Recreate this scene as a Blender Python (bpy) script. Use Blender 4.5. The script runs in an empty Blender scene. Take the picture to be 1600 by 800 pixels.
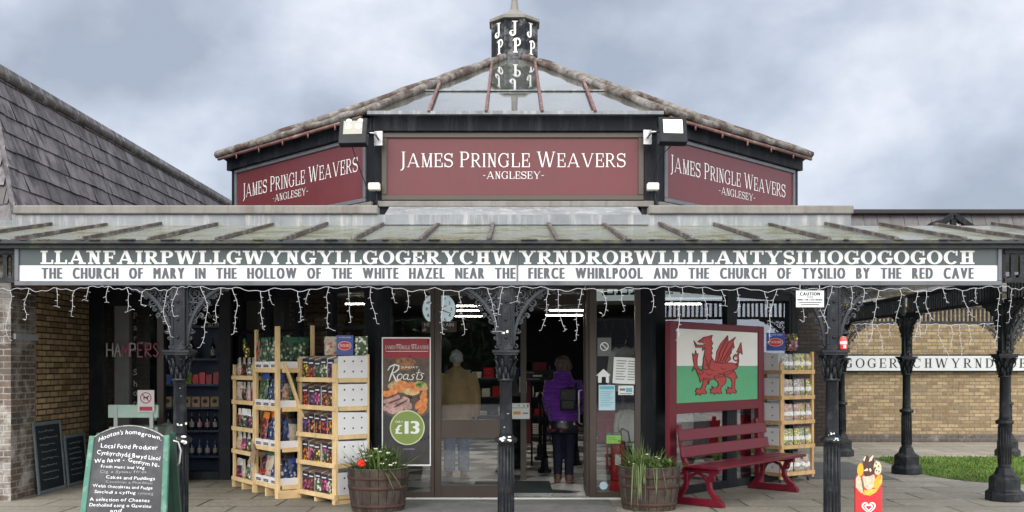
import bpy, bmesh, math, random
from mathutils import Vector, Matrix
R = math.radians
PI = math.pi
rnd = random.Random(11)
sc = bpy.context.scene
col = sc.collection

# ------------------------------------------------------------------ camera, sky, sun, exposure
EYE = 1.6
FPX = 1560.0
cd = bpy.data.cameras.new('camera')
cam = bpy.data.objects.new('camera', cd)
col.objects.link(cam)
cam.location = (0, 0, EYE)
cam.rotation_euler = (R(90), 0, 0)
cd.sensor_width = 36
cd.lens = FPX / 1600 * 36
cd.shift_y = 172 / 1600
cd.clip_start = 0.1
cd.clip_end = 600
sc.camera = cam


def at(px, py, y):
    """point of the place at distance y that the photograph shows at pixel (px, py)"""
    return Vector(((px - 800) / FPX * y, y, EYE + (572 - py) / FPX * y))


w = bpy.data.worlds.new('World')
sc.world = w
w.use_nodes = True
nt = w.node_tree
nt.nodes.clear()
SUN_EL, SUN_AZ = 46, 205          # behind the camera, a little to its left


def nn(tree, kind, **kw):
    n = tree.nodes.new(kind)
    for k, v in kw.items():
        if k.startswith('i_'):
            n.inputs[k[2:].replace('_', ' ')].default_value = v
        else:
            setattr(n, k, v)
    return n


def lk(tree, a, b):
    tree.links.new(a, b)


def ramp(tree, stops, interp='LINEAR'):
    n = tree.nodes.new('ShaderNodeValToRGB')
    n.color_ramp.interpolation = interp
    el = n.color_ramp.elements
    while len(el) < len(stops):
        el.new(0.5)
    for e, (p, c) in zip(el, stops):
        e.position = p
        e.color = (c[0], c[1], c[2], 1) if len(c) == 3 else c
    return n


tc = nn(nt, 'ShaderNodeTexCoord')
mp = nn(nt, 'ShaderNodeMapping')
mp.inputs['Location'].default_value = (5.5, 2.2, 3.3)
mp.inputs['Scale'].default_value = (1.0, 1.0, 1.35)
lk(nt, tc.outputs['Generated'], mp.inputs['Vector'])
n1 = nn(nt, 'ShaderNodeTexNoise')
n1.inputs['Scale'].default_value = 3.9
n1.inputs['Detail'].default_value = 7
n1.inputs['Roughness'].default_value = 0.52
n1.inputs['Distortion'].default_value = 0.1
lk(nt, mp.outputs['Vector'], n1.inputs['Vector'])
cr = ramp(nt, [(0.36, (0.225, 0.256, 0.315)), (0.48, (0.315, 0.348, 0.412)), (0.57, (0.41, 0.437, 0.492)), (0.67, (0.53, 0.547, 0.582))])
lk(nt, n1.outputs['Fac'], cr.inputs['Fac'])
# an overcast sky: brighter towards the zenith, boosted behind the camera as added fill
sx = nn(nt, 'ShaderNodeSeparateXYZ')
lk(nt, tc.outputs['Generated'], sx.inputs['Vector'])
mz = nn(nt, 'ShaderNodeMapRange')
mz.inputs['From Min'].default_value = 0.3
mz.inputs['From Max'].default_value = 0.9
mz.inputs['To Min'].default_value = 1.0
mz.inputs['To Max'].default_value = 1.15
lk(nt, sx.outputs['Z'], mz.inputs['Value'])
my = nn(nt, 'ShaderNodeMapRange')
my.inputs['From Min'].default_value = 0.5
my.inputs['From Max'].default_value = -0.8
my.inputs['To Min'].default_value = 1.0
my.inputs['To Max'].default_value = 5.6
lk(nt, sx.outputs['Y'], my.inputs['Value'])
mm = nn(nt, 'ShaderNodeMath', operation='MULTIPLY')
lk(nt, mz.outputs['Result'], mm.inputs[0])
lk(nt, my.outputs['Result'], mm.inputs[1])
# the boosted sky behind the camera is turned neutral grey for the fill
gy = nn(nt, 'ShaderNodeMapRange')
gy.inputs['From Min'].default_value = 0.3
gy.inputs['From Max'].default_value = -0.4
lk(nt, sx.outputs['Y'], gy.inputs['Value'])
gm_ = nn(nt, 'ShaderNodeMix', data_type='RGBA')
lk(nt, gy.outputs['Result'], gm_.inputs['Factor'])
lk(nt, cr.outputs['Color'], gm_.inputs['A'])
gm_.inputs['B'].default_value = (0.40, 0.395, 0.385, 1)
mx = nn(nt, 'ShaderNodeMix', data_type='RGBA', blend_type='MULTIPLY')
mx.inputs['Factor'].default_value = 1
lk(nt, gm_.outputs['Result'], mx.inputs['A'])
lk(nt, mm.outputs['Value'], mx.inputs['B'])
sky = nn(nt, 'ShaderNodeTexSky', sky_type='NISHITA')
sky.sun_disc = False
sky.sun_elevation = R(SUN_EL)
sky.sun_rotation = R(SUN_AZ)
b1 = nn(nt, 'ShaderNodeBackground')
b1.inputs['Strength'].default_value = 0.006
lk(nt, sky.outputs['Color'], b1.inputs['Color'])
b2 = nn(nt, 'ShaderNodeBackground')
b2.inputs['Strength'].default_value = 1.0
lk(nt, mx.outputs['Result'], b2.inputs['Color'])
ad = nn(nt, 'ShaderNodeAddShader')
lk(nt, b1.outputs[0], ad.inputs[0])
lk(nt, b2.outputs[0], ad.inputs[1])
wo = nn(nt, 'ShaderNodeOutputWorld')
lk(nt, ad.outputs[0], wo.inputs['Surface'])

sl = bpy.data.lights.new('sun', 'SUN')
sl.energy = 1.2
sl.angle = R(28)
sl.color = (1.0, 0.96, 0.9)
sun = bpy.data.objects.new('sun', sl)
col.objects.link(sun)
sun.rotation_euler = (R(90 - SUN_EL), 0, R(-25))      # shines from behind the camera towards +Y
sun.location = (0, -10, 30)
sc.view_settings.view_transform = 'Standard'
sc.view_settings.look = 'None'
sc.view_settings.gamma = 1
sc.view_settings.exposure = 0.8
try:
    sc.view_settings.use_curve_mapping = False
except Exception:
    pass

# ------------------------------------------------------------------ materials
MATS = {}


def mat(name, base, rough=0.6, spec=0.4, metal=0.0, var=0.15, vscale=6.0, bump=0.0, bscale=40.0, dirt=None, dscale=2.0, damt=0.5,
        streak=False, island=0.0, emit=None, coat=0.0, coord='Object', sheen=0.0, dthr=0.5):
    """plain procedural surface: base colour with blotchy variation, optional dirt of its own shape, streaks, per-piece tint and bump"""
    if name in MATS:
        return MATS[name]
    m = bpy.data.materials.new(name)
    m.use_nodes = True
    t = m.node_tree
    p = t.nodes['Principled BSDF']
    p.inputs['Roughness'].default_value = rough
    p.inputs['Specular IOR Level'].default_value = spec
    p.inputs['Metallic'].default_value = metal
    p.inputs['Coat Weight'].default_value = coat
    if sheen:
        p.inputs['Sheen Weight'].default_value = sheen
    c = nn(t, 'ShaderNodeTexCoord')
    vec = c.outputs[coord]
    n = nn(t, 'ShaderNodeTexNoise')
    n.inputs['Scale'].default_value = vscale
    n.inputs['Detail'].default_value = 6
    n.inputs['Roughness'].default_value = 0.62
    lk(t, vec, n.inputs['Vector'])
    lo = [max(0, x * (1 - var)) for x in base]
    hi = [min(1, x * (1 + var)) for x in base]
    r = ramp(t, [(0.3, lo), (0.7, hi)])
    lk(t, n.outputs['Fac'], r.inputs['Fac'])
    out = r.outputs['Color']
    if island:
        g = nn(t, 'ShaderNodeNewGeometry')
        mr = nn(t, 'ShaderNodeMapRange')
        mr.inputs['To Min'].default_value = 1 - island
        mr.inputs['To Max'].default_value = 1 + island
        lk(t, g.outputs['Random Per Island'], mr.inputs['Value'])
        x = nn(t, 'ShaderNodeMix', data_type='RGBA', blend_type='MULTIPLY')
        x.inputs['Factor'].default_value = 1
        lk(t, out, x.inputs['A'])
        lk(t, mr.outputs['Result'], x.inputs['B'])
        out = x.outputs['Result']
    if dirt:
        n2 = nn(t, 'ShaderNodeTexNoise')
        n2.inputs['Scale'].default_value = dscale
        n2.inputs['Detail'].default_value = 8
        n2.inputs['Roughness'].default_value = 0.7
        if streak:
            mpn = nn(t, 'ShaderNodeMapping')
            mpn.inputs['Scale'].default_value = (3.5, 3.5, 0.35)
            lk(t, vec, mpn.inputs['Vector'])
            lk(t, mpn.outputs['Vector'], n2.inputs['Vector'])
        else:
            lk(t, vec, n2.inputs['Vector'])
        r2 = ramp(t, [(dthr, (0, 0, 0)), (dthr + 0.16, (damt,) * 3)])
        lk(t, n2.outputs['Fac'], r2.inputs['Fac'])
        x = nn(t, 'ShaderNodeMix', data_type='RGBA')
        lk(t, r2.outputs['Color'], x.inputs['Factor'])
        lk(t, out, x.inputs['A'])
        x.inputs['B'].default_value = (*dirt, 1)
        out = x.outputs['Result']
    lk(t, out, p.inputs['Base Color'])
    rr = nn(t, 'ShaderNodeMapRange')
    rr.inputs['To Min'].default_value = max(0.02, rough - 0.12)
    rr.inputs['To Max'].default_value = min(1, rough + 0.12)
    lk(t, n.outputs['Fac'], rr.inputs['Value'])
    lk(t, rr.outputs['Result'], p.inputs['Roughness'])
    if bump:
        n3 = nn(t, 'ShaderNodeTexNoise')
        n3.inputs['Scale'].default_value = bscale
        n3.inputs['Detail'].default_value = 5
        lk(t, vec, n3.inputs['Vector'])
        b = nn(t, 'ShaderNodeBump')
        b.inputs['Strength'].default_value = bump
        b.inputs['Distance'].default_value = 0.01
        lk(t, n3.outputs['Fac'], b.inputs['Height'])
        lk(t, b.outputs['Normal'], p.inputs['Normal'])
    if emit:
        p.inputs['Emission Color'].default_value = (*emit[0], 1)
        p.inputs['Emission Strength'].default_value = emit[1]
    MATS[name] = m
    return m


def brick_mat(name, c1, c2, mortar, bw=0.225, rh=0.075, ms=0.010, stain=None, stain_amt=0.6, stain_scale=1.6, light=None, llo=0.56, offset=0.5, rough=0.85, bump=0.6, third=None, spec=0.25):
    m = bpy.data.materials.new(name)
    m.use_nodes = True
    t = m.node_tree
    p = t.nodes['Principled BSDF']
    p.inputs['Roughness'].default_value = rough
    p.inputs['Specular IOR Level'].default_value = spec
    c = nn(t, 'ShaderNodeTexCoord')
    uv = c.outputs['UV']
    # slightly wavy joints
    nw = nn(t, 'ShaderNodeTexNoise')
    nw.inputs['Scale'].default_value = 9
    lk(t, uv, nw.inputs['Vector'])
    mw = nn(t, 'ShaderNodeMix', data_type='RGBA', blend_type='LINEAR_LIGHT')
    mw.inputs['Factor'].default_value = 0.006
    lk(t, uv, mw.inputs['A'])
    lk(t, nw.outputs['Color'], mw.inputs['B'])
    b = nn(t, 'ShaderNodeTexBrick')
    b.offset = offset
    b.inputs['Scale'].default_value = 1
    b.inputs['Brick Width'].default_value = bw
    b.inputs['Row Height'].default_value = rh
    b.inputs['Mortar Size'].default_value = ms
    b.inputs['Mortar Smooth'].default_value = 0.3
    b.inputs['Bias'].default_value = 0.0
    b.inputs['Color1'].default_value = (*c1, 1)
    b.inputs['Color2'].default_value = (*c2, 1)
    b.inputs['Mortar'].default_value = (*mortar, 1)
    lk(t, mw.outputs['Result'], b.inputs['Vector'])
    out = b.outputs['Color']
    # mottling inside each brick
    n = nn(t, 'ShaderNodeTexNoise')
    n.inputs['Scale'].default_value = 14
    n.inputs['Detail'].default_value = 8
    n.inputs['Roughness'].default_value = 0.7
    mpx = nn(t, 'ShaderNodeMapping')
    mpx.inputs['Scale'].default_value = (1.6, 0.6, 1)
    lk(t, uv, mpx.inputs['Vector'])
    lk(t, mpx.outputs['Vector'], n.inputs['Vector'])
    r = ramp(t, [(0.3, (0.62, 0.60, 0.58)), (0.5, (1, 1, 1)), (0.72, (1.25, 1.22, 1.15))])
    lk(t, n.outputs['Fac'], r.inputs['Fac'])
    x = nn(t, 'ShaderNodeMix', data_type='RGBA', blend_type='MULTIPLY')
    x.inputs['Factor'].default_value = 1
    lk(t, out, x.inputs['A'])
    lk(t, r.outputs['Color'], x.inputs['B'])
    out = x.outputs['Result']
    for tint, sc_, amt, lo in ((stain, stain_scale, stain_amt, 0.5), (light, 2.2, 0.75, llo), (third, 0.7, 0.5, 0.45)):
        if not tint:
            continue
        n2 = nn(t, 'ShaderNodeTexNoise')
        n2.inputs['Scale'].default_value = sc_
        n2.inputs['Detail'].default_value = 9
        n2.inputs['Roughness'].default_value = 0.68
        lk(t, uv, n2.inputs['Vector'])
        r2 = ramp(t, [(lo, (0, 0, 0)), (lo + 0.16, (amt,) * 3)])
        lk(t, n2.outputs['Fac'], r2.inputs['Fac'])
        x = nn(t, 'ShaderNodeMix', data_type='RGBA')
        lk(t, r2.outputs['Color'], x.inputs['Factor'])
        lk(t, out, x.inputs['A'])
        x.inputs['B'].default_value = (*tint, 1)
        out = x.outputs['Result']
    lk(t, out, p.inputs['Base Color'])
    bp = nn(t, 'ShaderNodeBump')
    bp.inputs['Strength'].default_value = bump
    bp.inputs['Distance'].default_value = 0.006
    inv = nn(t, 'ShaderNodeMath', operation='SUBTRACT')
    inv.inputs[0].default_value = 1
    lk(t, b.outputs['Fac'], inv.inputs[1])
    ad2 = nn(t, 'ShaderNodeMath', operation='MULTIPLY_ADD')
    lk(t, n.outputs['Fac'], ad2.inputs[0])
    ad2.inputs[1].default_value = 0.35
    lk(t, inv.outputs[0], ad2.inputs[2])
    lk(t, ad2.outputs[0], bp.inputs['Height'])
    lk(t, bp.outputs['Normal'], p.inputs['Normal'])
    MATS[name] = m
    return m


def glass_mat(name, tint=(0.92, 0.95, 0.94), gain=1.7, rough=0.015, dirt=0.0):
    m = bpy.data.materials.new(name)
    m.use_nodes = True
    t = m.node_tree
    t.nodes.clear()
    o = nn(t, 'ShaderNodeOutputMaterial')
    tr = nn(t, 'ShaderNodeBsdfTransparent')
    tr.inputs['Color'].default_value = (*tint, 1)
    gl = nn(t, 'ShaderNodeBsdfGlossy')
    gl.inputs['Roughness'].default_value = rough
    gl.inputs['Color'].default_value = (0.95, 0.97, 1, 1)
    c = nn(t, 'ShaderNodeTexCoord')
    n = nn(t, 'ShaderNodeTexNoise')
    n.inputs['Scale'].default_value = 1.1
    lk(t, c.outputs['Object'], n.inputs['Vector'])
    b = nn(t, 'ShaderNodeBump')
    b.inputs['Strength'].default_value = 0.06
    b.inputs['Distance'].default_value = 0.03
    lk(t, n.outputs['Fac'], b.inputs['Height'])
    lk(t, b.outputs['Normal'], gl.inputs['Normal'])
    f = nn(t, 'ShaderNodeFresnel')
    ge = nn(t, 'ShaderNodeNewGeometry')          # a thin pane reflects alike from both of its faces
    ma = nn(t, 'ShaderNodeMath', operation='MULTIPLY_ADD')
    lk(t, ge.outputs['Backfacing'], ma.inputs[0])
    ma.inputs[1].default_value = 1 / 1.52 - 1.52
    ma.inputs[2].default_value = 1.52
    lk(t, ma.outputs[0], f.inputs['IOR'])
    mu = nn(t, 'ShaderNodeMath', operation='MULTIPLY')
    mu.use_clamp = True
    lk(t, f.outputs['Fac'], mu.inputs[0])
    mu.inputs[1].default_value = gain
    mix = nn(t, 'ShaderNodeMixShader')
    lk(t, mu.outputs[0], mix.inputs['Fac'])
    lk(t, tr.outputs[0], mix.inputs[1])
    lk(t, gl.outputs[0], mix.inputs[2])
    res = mix.outputs[0]
    if dirt:
        df = nn(t, 'ShaderNodeBsdfDiffuse')
        n2 = nn(t, 'ShaderNodeTexNoise')
        n2.inputs['Scale'].default_value = 2.6
        n2.inputs['Detail'].default_value = 8
        n2.inputs['Roughness'].default_value = 0.7
        lk(t, c.outputs['Object'], n2.inputs['Vector'])
        r = ramp(t, [(0.34, (0.145, 0.158, 0.145)), (0.48, (0.215, 0.228, 0.212)), (0.56, (0.16, 0.16, 0.095)), (0.68, (0.10, 0.088, 0.058))])
        lk(t, n2.outputs['Fac'], r.inputs['Fac'])
        lk(t, r.outputs['Color'], df.inputs['Color'])
        m2 = nn(t, 'ShaderNodeMixShader')
        m2.inputs['Fac'].default_value = dirt
        lk(t, res, m2.inputs[1])
        lk(t, df.outputs[0], m2.inputs[2])
        res = m2.outputs[0]
    lk(t, res, o.inputs['Surface'])
    MATS[name] = m
    return m


def flower_mat(name, cols, back, scale=38.0):
    """printed picture of many small blooms on leaves"""
    m = bpy.data.materials.new(name)
    m.use_nodes = True
    t = m.node_tree
    p = t.nodes['Principled BSDF']
    p.inputs['Roughness'].default_value = 0.28
    p.inputs['Specular IOR Level'].default_value = 0.5
    c = nn(t, 'ShaderNodeTexCoord')
    oi = nn(t, 'ShaderNodeObjectInfo')
    va = nn(t, 'ShaderNodeVectorMath', operation='ADD')
    lk(t, c.outputs['Object'], va.inputs[0])
    lk(t, oi.outputs['Location'], va.inputs[1])
    v = nn(t, 'ShaderNodeTexVoronoi')
    v.inputs['Scale'].default_value = scale
    lk(t, va.outputs[0], v.inputs['Vector'])
    n = len(cols)
    r = ramp(t, [(i / max(1, n), cols[i]) for i in range(n)], 'CONSTANT')
    sp = nn(t, 'ShaderNodeSeparateColor')
    lk(t, v.outputs['Color'], sp.inputs['Color'])
    lk(t, sp.outputs['Red'], r.inputs['Fac'])
    rb = ramp(t, [(0.34, (0, 0, 0)), (0.5, (1, 1, 1))])
    lk(t, v.outputs['Distance'], rb.inputs['Fac'])
    x = nn(t, 'ShaderNodeMix', data_type='RGBA')
    lk(t, rb.outputs['Color'], x.inputs['Factor'])
    lk(t, r.outputs['Color'], x.inputs['A'])
    x.inputs['B'].default_value = (*back, 1)
    lk(t, x.outputs['Result'], p.inputs['Base Color'])
    nb = nn(t, 'ShaderNodeTexNoise')
    nb.inputs['Scale'].default_value = 18
    lk(t, va.outputs[0], nb.inputs['Vector'])
    b = nn(t, 'ShaderNodeBump')
    b.inputs['Strength'].default_value = 0.35
    b.inputs['Distance'].default_value = 0.02
    lk(t, nb.outputs['Fac'], b.inputs['Height'])
    lk(t, b.outputs['Normal'], p.inputs['Normal'])
    MATS[name] = m
    return m


black_paint = mat('black_paint', (0.006, 0.0075, 0.011), 0.5, 0.2, var=0.3, bump=0.12, bscale=60, dirt=(0.05, 0.05, 0.05), dscale=5, damt=0.25)
iron = mat('black_iron', (0.0065, 0.0085, 0.012), 0.42, 0.26, var=0.35, vscale=9, bump=0.25, bscale=70, dirt=(0.09, 0.09, 0.095), dscale=7, damt=0.3)
iron_lace = mat('black_iron_lace', (0.020, 0.024, 0.030), 0.42, 0.35, var=0.35, vscale=9, dirt=(0.09, 0.09, 0.095), dscale=7, damt=0.4)
black_wood = mat('black_stained_wood', (0.006, 0.0075, 0.011), 0.6, 0.15, var=0.4, bump=0.3, bscale=30, dirt=(0.05, 0.05, 0.055), dscale=3, damt=0.4, streak=True)
grey_frame = mat('grey_metal_trim', (0.085, 0.092, 0.105), 0.5, 0.5, var=0.15, dirt=(0.03, 0.03, 0.03), dscale=4, damt=0.4)
brown_frame = mat('brown_aluminium', (0.044, 0.030, 0.023), 0.4, 0.5, var=0.12, vscale=3)
maroon = mat('maroon_sign_panel', (0.090, 0.016, 0.021), 0.42, 0.4, var=0.10, vscale=1.3, dirt=(0.085, 0.022, 0.025), dscale=1.5, damt=.6, streak=True)
burgundy = mat('burgundy_gloss_paint', (0.125, 0.006, 0.017), 0.38, 0.3, var=0.18, vscale=5, bump=0.08, bscale=35, dirt=(0.17, 0.06, 0.06), dscale=24, damt=0.8, dthr=.66)
white_paint = mat('white_paint', (0.56, 0.565, 0.56), 0.45, 0.4, var=0.04, vscale=3)
sign_white = mat('sign_white', (0.50, 0.515, 0.525), 0.4, 0.4, var=0.04, vscale=1.2, dirt=(0.42, 0.42, 0.41), dscale=2.5, damt=0.3)
sign_teal = mat('sign_grey_green', (0.044, 0.059, 0.063), 0.42, 0.4, var=0.09, vscale=1.0)
grey_letter = mat('grey_letter', (0.070, 0.075, 0.088), 0.5, 0.3, var=0.05)
black_letter = mat('black_letter', (0.015, 0.015, 0.018), 0.5, 0.3, var=0.05)
cable_white = mat('white_cable', (0.40, 0.40, 0.425), 0.5, 0.4, var=0.05)
lead = mat('weathered_lead', (0.165, 0.178, 0.19), 0.6, 0.3, var=0.25, vscale=2.5, bump=0.25, bscale=14, dirt=(0.36, 0.36, 0.355), dscale=3, damt=0.7, streak=True)
lead_dark = mat('lichen_covered_lead', (0.150, 0.140, 0.130), 0.8, 0.2, var=0.5, vscale=9, bump=0.8, bscale=25, dirt=(0.045, 0.027, 0.021), dscale=3.2, damt=0.95, dthr=.44)
coping_mat = mat('grey_coping', (0.155, 0.147, 0.138), 0.7, 0.3, var=0.2, vscale=3, dirt=(0.095, 0.088, 0.07), dscale=3, damt=0.6, streak=True)
rust_bar = mat('rusty_glazing_bar', (0.062, 0.049, 0.042), 0.6, 0.4, var=0.4, vscale=8, bump=0.2, dirt=(0.26, 0.25, 0.24), dscale=8, damt=0.5)
red_bar = mat('red_oxide_bar', (0.105, 0.046, 0.040), 0.55, 0.4, var=0.3, vscale=8, dirt=(0.34, 0.25, 0.22), dscale=5, damt=0.5)
gutter_mat = mat('mossy_black_gutter', (0.016, 0.018, 0.022), 0.5, 0.4, var=0.3, bump=0.3, bscale=30, dirt=(0.075, 0.075, 0.035), dscale=5, damt=0.8)
timber = mat('pine_timber', (0.66, 0.48, 0.255), 0.62, 0.3, var=0.16, vscale=4, bump=0.12, bscale=25, dirt=(0.50, 0.33, 0.15), dscale=5, damt=0.5, streak=True, island=0.10)
timber_old = mat('brown_timber', (0.50, 0.32, 0.15), 0.6, 0.3, var=0.2, vscale=4, bump=0.12, bscale=25, dirt=(0.25, 0.13, 0.055), dscale=5, damt=0.5, streak=True, island=0.10)
card_white = mat('white_carton', (0.72, 0.72, 0.74), 0.7, 0.2, var=0.05, vscale=4, island=0.03)
card_kraft = mat('kraft_card', (0.30, 0.22, 0.145), 0.8, 0.2, var=0.15, vscale=8)
hole_black = mat('carton_hole', (0.02, 0.02, 0.03), 0.9, 0.1)
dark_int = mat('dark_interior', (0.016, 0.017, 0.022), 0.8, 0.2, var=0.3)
navy = mat('navy_paint', (0.010, 0.016, 0.040), 0.5, 0.4, var=0.2)
navy_trim = mat('blue_grey_trim', (0.024, 0.042, 0.085), 0.5, 0.4, var=0.2)
pale_green = mat('pale_green_paint', (0.30, 0.42, 0.38), 0.5, 0.4, var=0.08)
board_green = mat('green_board_frame', (0.050, 0.145, 0.108), 0.5, 0.35, var=0.15, dirt=(0.25, 0.36, 0.30), dscale=8, damt=0.5)
slate_board = mat('chalkboard', (0.050, 0.050, 0.056), 0.75, 0.2, var=0.25, vscale=4, dirt=(0.10, 0.10, 0.105), dscale=3, damt=0.6)
slate_board_blue = mat('small_chalkboard', (0.012, 0.020, 0.027), 0.6, 0.3, var=0.2, vscale=4)
chalk = mat('chalk', (0.66, 0.68, 0.70), 0.9, 0.1, var=0.25, vscale=60)
chalk_dim = mat('faded_chalk', (0.25, 0.255, 0.265), 0.9, 0.1, var=0.3, vscale=60)
glass = glass_mat('window_glass', gain=3.2)
glass_dirty = glass_mat('weathered_roof_glass', (0.66, 0.70, 0.66), .75, 0.14, dirt=0.55)
glass_clean = glass_mat('clear_walkway_glass', (0.90, 0.92, 0.90), 1.2, 0.05, dirt=0.10)
glass_roof = glass_mat('lantern_glass', (0.40, 0.50, 0.49), 1.7, 0.04, dirt=0.14)
tan_brick = brick_mat('tan_brick', (0.37, 0.275, 0.160), (0.19, 0.135, 0.080), (0.17, 0.145, 0.11), stain=(0.16, 0.10, 0.05), stain_amt=0.5, stain_scale=2.6, ms=0.012)
shade_brick = brick_mat('brown_yellow_brick', (0.40, 0.295, 0.165), (0.17, 0.118, 0.070), (0.026, 0.021, 0.017), stain=(0.11, 0.066, 0.034), stain_amt=0.55, stain_scale=2.5, bump=1.0)  # brown and yellow bricks with very dark joints
pier_brick = brick_mat('weathered_pier_brick', (0.150, 0.110, 0.088), (0.085, 0.068, 0.062), (0.24, 0.23, 0.215), stain=(0.085, 0.080, 0.076), stain_amt=0.7, stain_scale=1.8, light=(0.50, 0.49, 0.47), llo=0.49, bump=1.0)
dark_brick = brick_mat('shaded_brown_brick', (0.055, 0.040, 0.035), (0.036, 0.028, 0.026), (0.022, 0.02, 0.02))
plinth_brick = brick_mat('plinth_brick', (0.11, 0.09, 0.08), (0.08, 0.065, 0.06), (0.12, 0.11, 0.10), light=(0.35, 0.33, 0.31))
slate_mat = mat('roof_slate', (0.102, 0.094, 0.100), 0.6, 0.3, var=0.3, vscale=7, bump=0.35, bscale=30, dirt=(0.022, 0.020, 0.020), dscale=2.6, damt=0.85, streak=True, island=0.36, dthr=.46)
paving_mat = brick_mat('paving_flags', (0.305, 0.280, 0.238), (0.225, 0.210, 0.182), (0.058, 0.054, 0.045), bw=0.9, rh=0.6, ms=0.018, stain=(0.24, 0.225, 0.19), stain_amt=0.55, stain_scale=0.8,
                       light=(0.40, 0.375, 0.33), third=(0.17, 0.158, 0.135), rough=0.62, bump=0.25, spec=0.4)
asphalt = mat('asphalt', (0.115, 0.115, 0.118), 0.85, 0.3, var=0.25, vscale=3, bump=0.4, bscale=90)
tile_white = mat('white_tile', (0.55, 0.55, 0.54), 0.3, 0.5, var=0.06)
rubber = mat('ribbed_grey_mat', (0.040, 0.050, 0.058), 0.8, 0.2, var=0.2, vscale=20, bump=0.4, bscale=120)
grass_mat = mat('lawn_grass', (0.072, 0.125, 0.022), 0.8, 0.2, var=0.45, vscale=1.6, island=0.4, dirt=(0.13, 0.125, 0.045), dscale=2.5, damt=0.5)
leaf_mat = mat('plant_leaf', (0.080, 0.135, 0.034), 0.55, 0.3, var=0.4, vscale=9, island=0.55, dirt=(0.16, 0.15, 0.06), dscale=7, damt=.6)
leaf_pale = mat('pale_leaf', (0.125, 0.165, 0.070), 0.5, 0.35, var=0.2, vscale=12, island=0.3)
soil = mat('potting_soil', (0.022, 0.016, 0.011), 0.95, 0.1, var=0.4, vscale=30, bump=0.8, bscale=60)
flower_white = mat('white_petal', (0.78, 0.78, 0.70), 0.6, 0.3, var=0.05)
flower_red = mat('red_petal', (0.62, 0.035, 0.018), 0.5, 0.3, var=0.2, vscale=40)
skin = mat('skin', (0.52, 0.32, 0.23), 0.55, 0.35, var=0.08)
steel = mat('brushed_steel', (0.42, 0.42, 0.43), 0.35, 0.5, metal=1.0, var=0.1)


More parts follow.
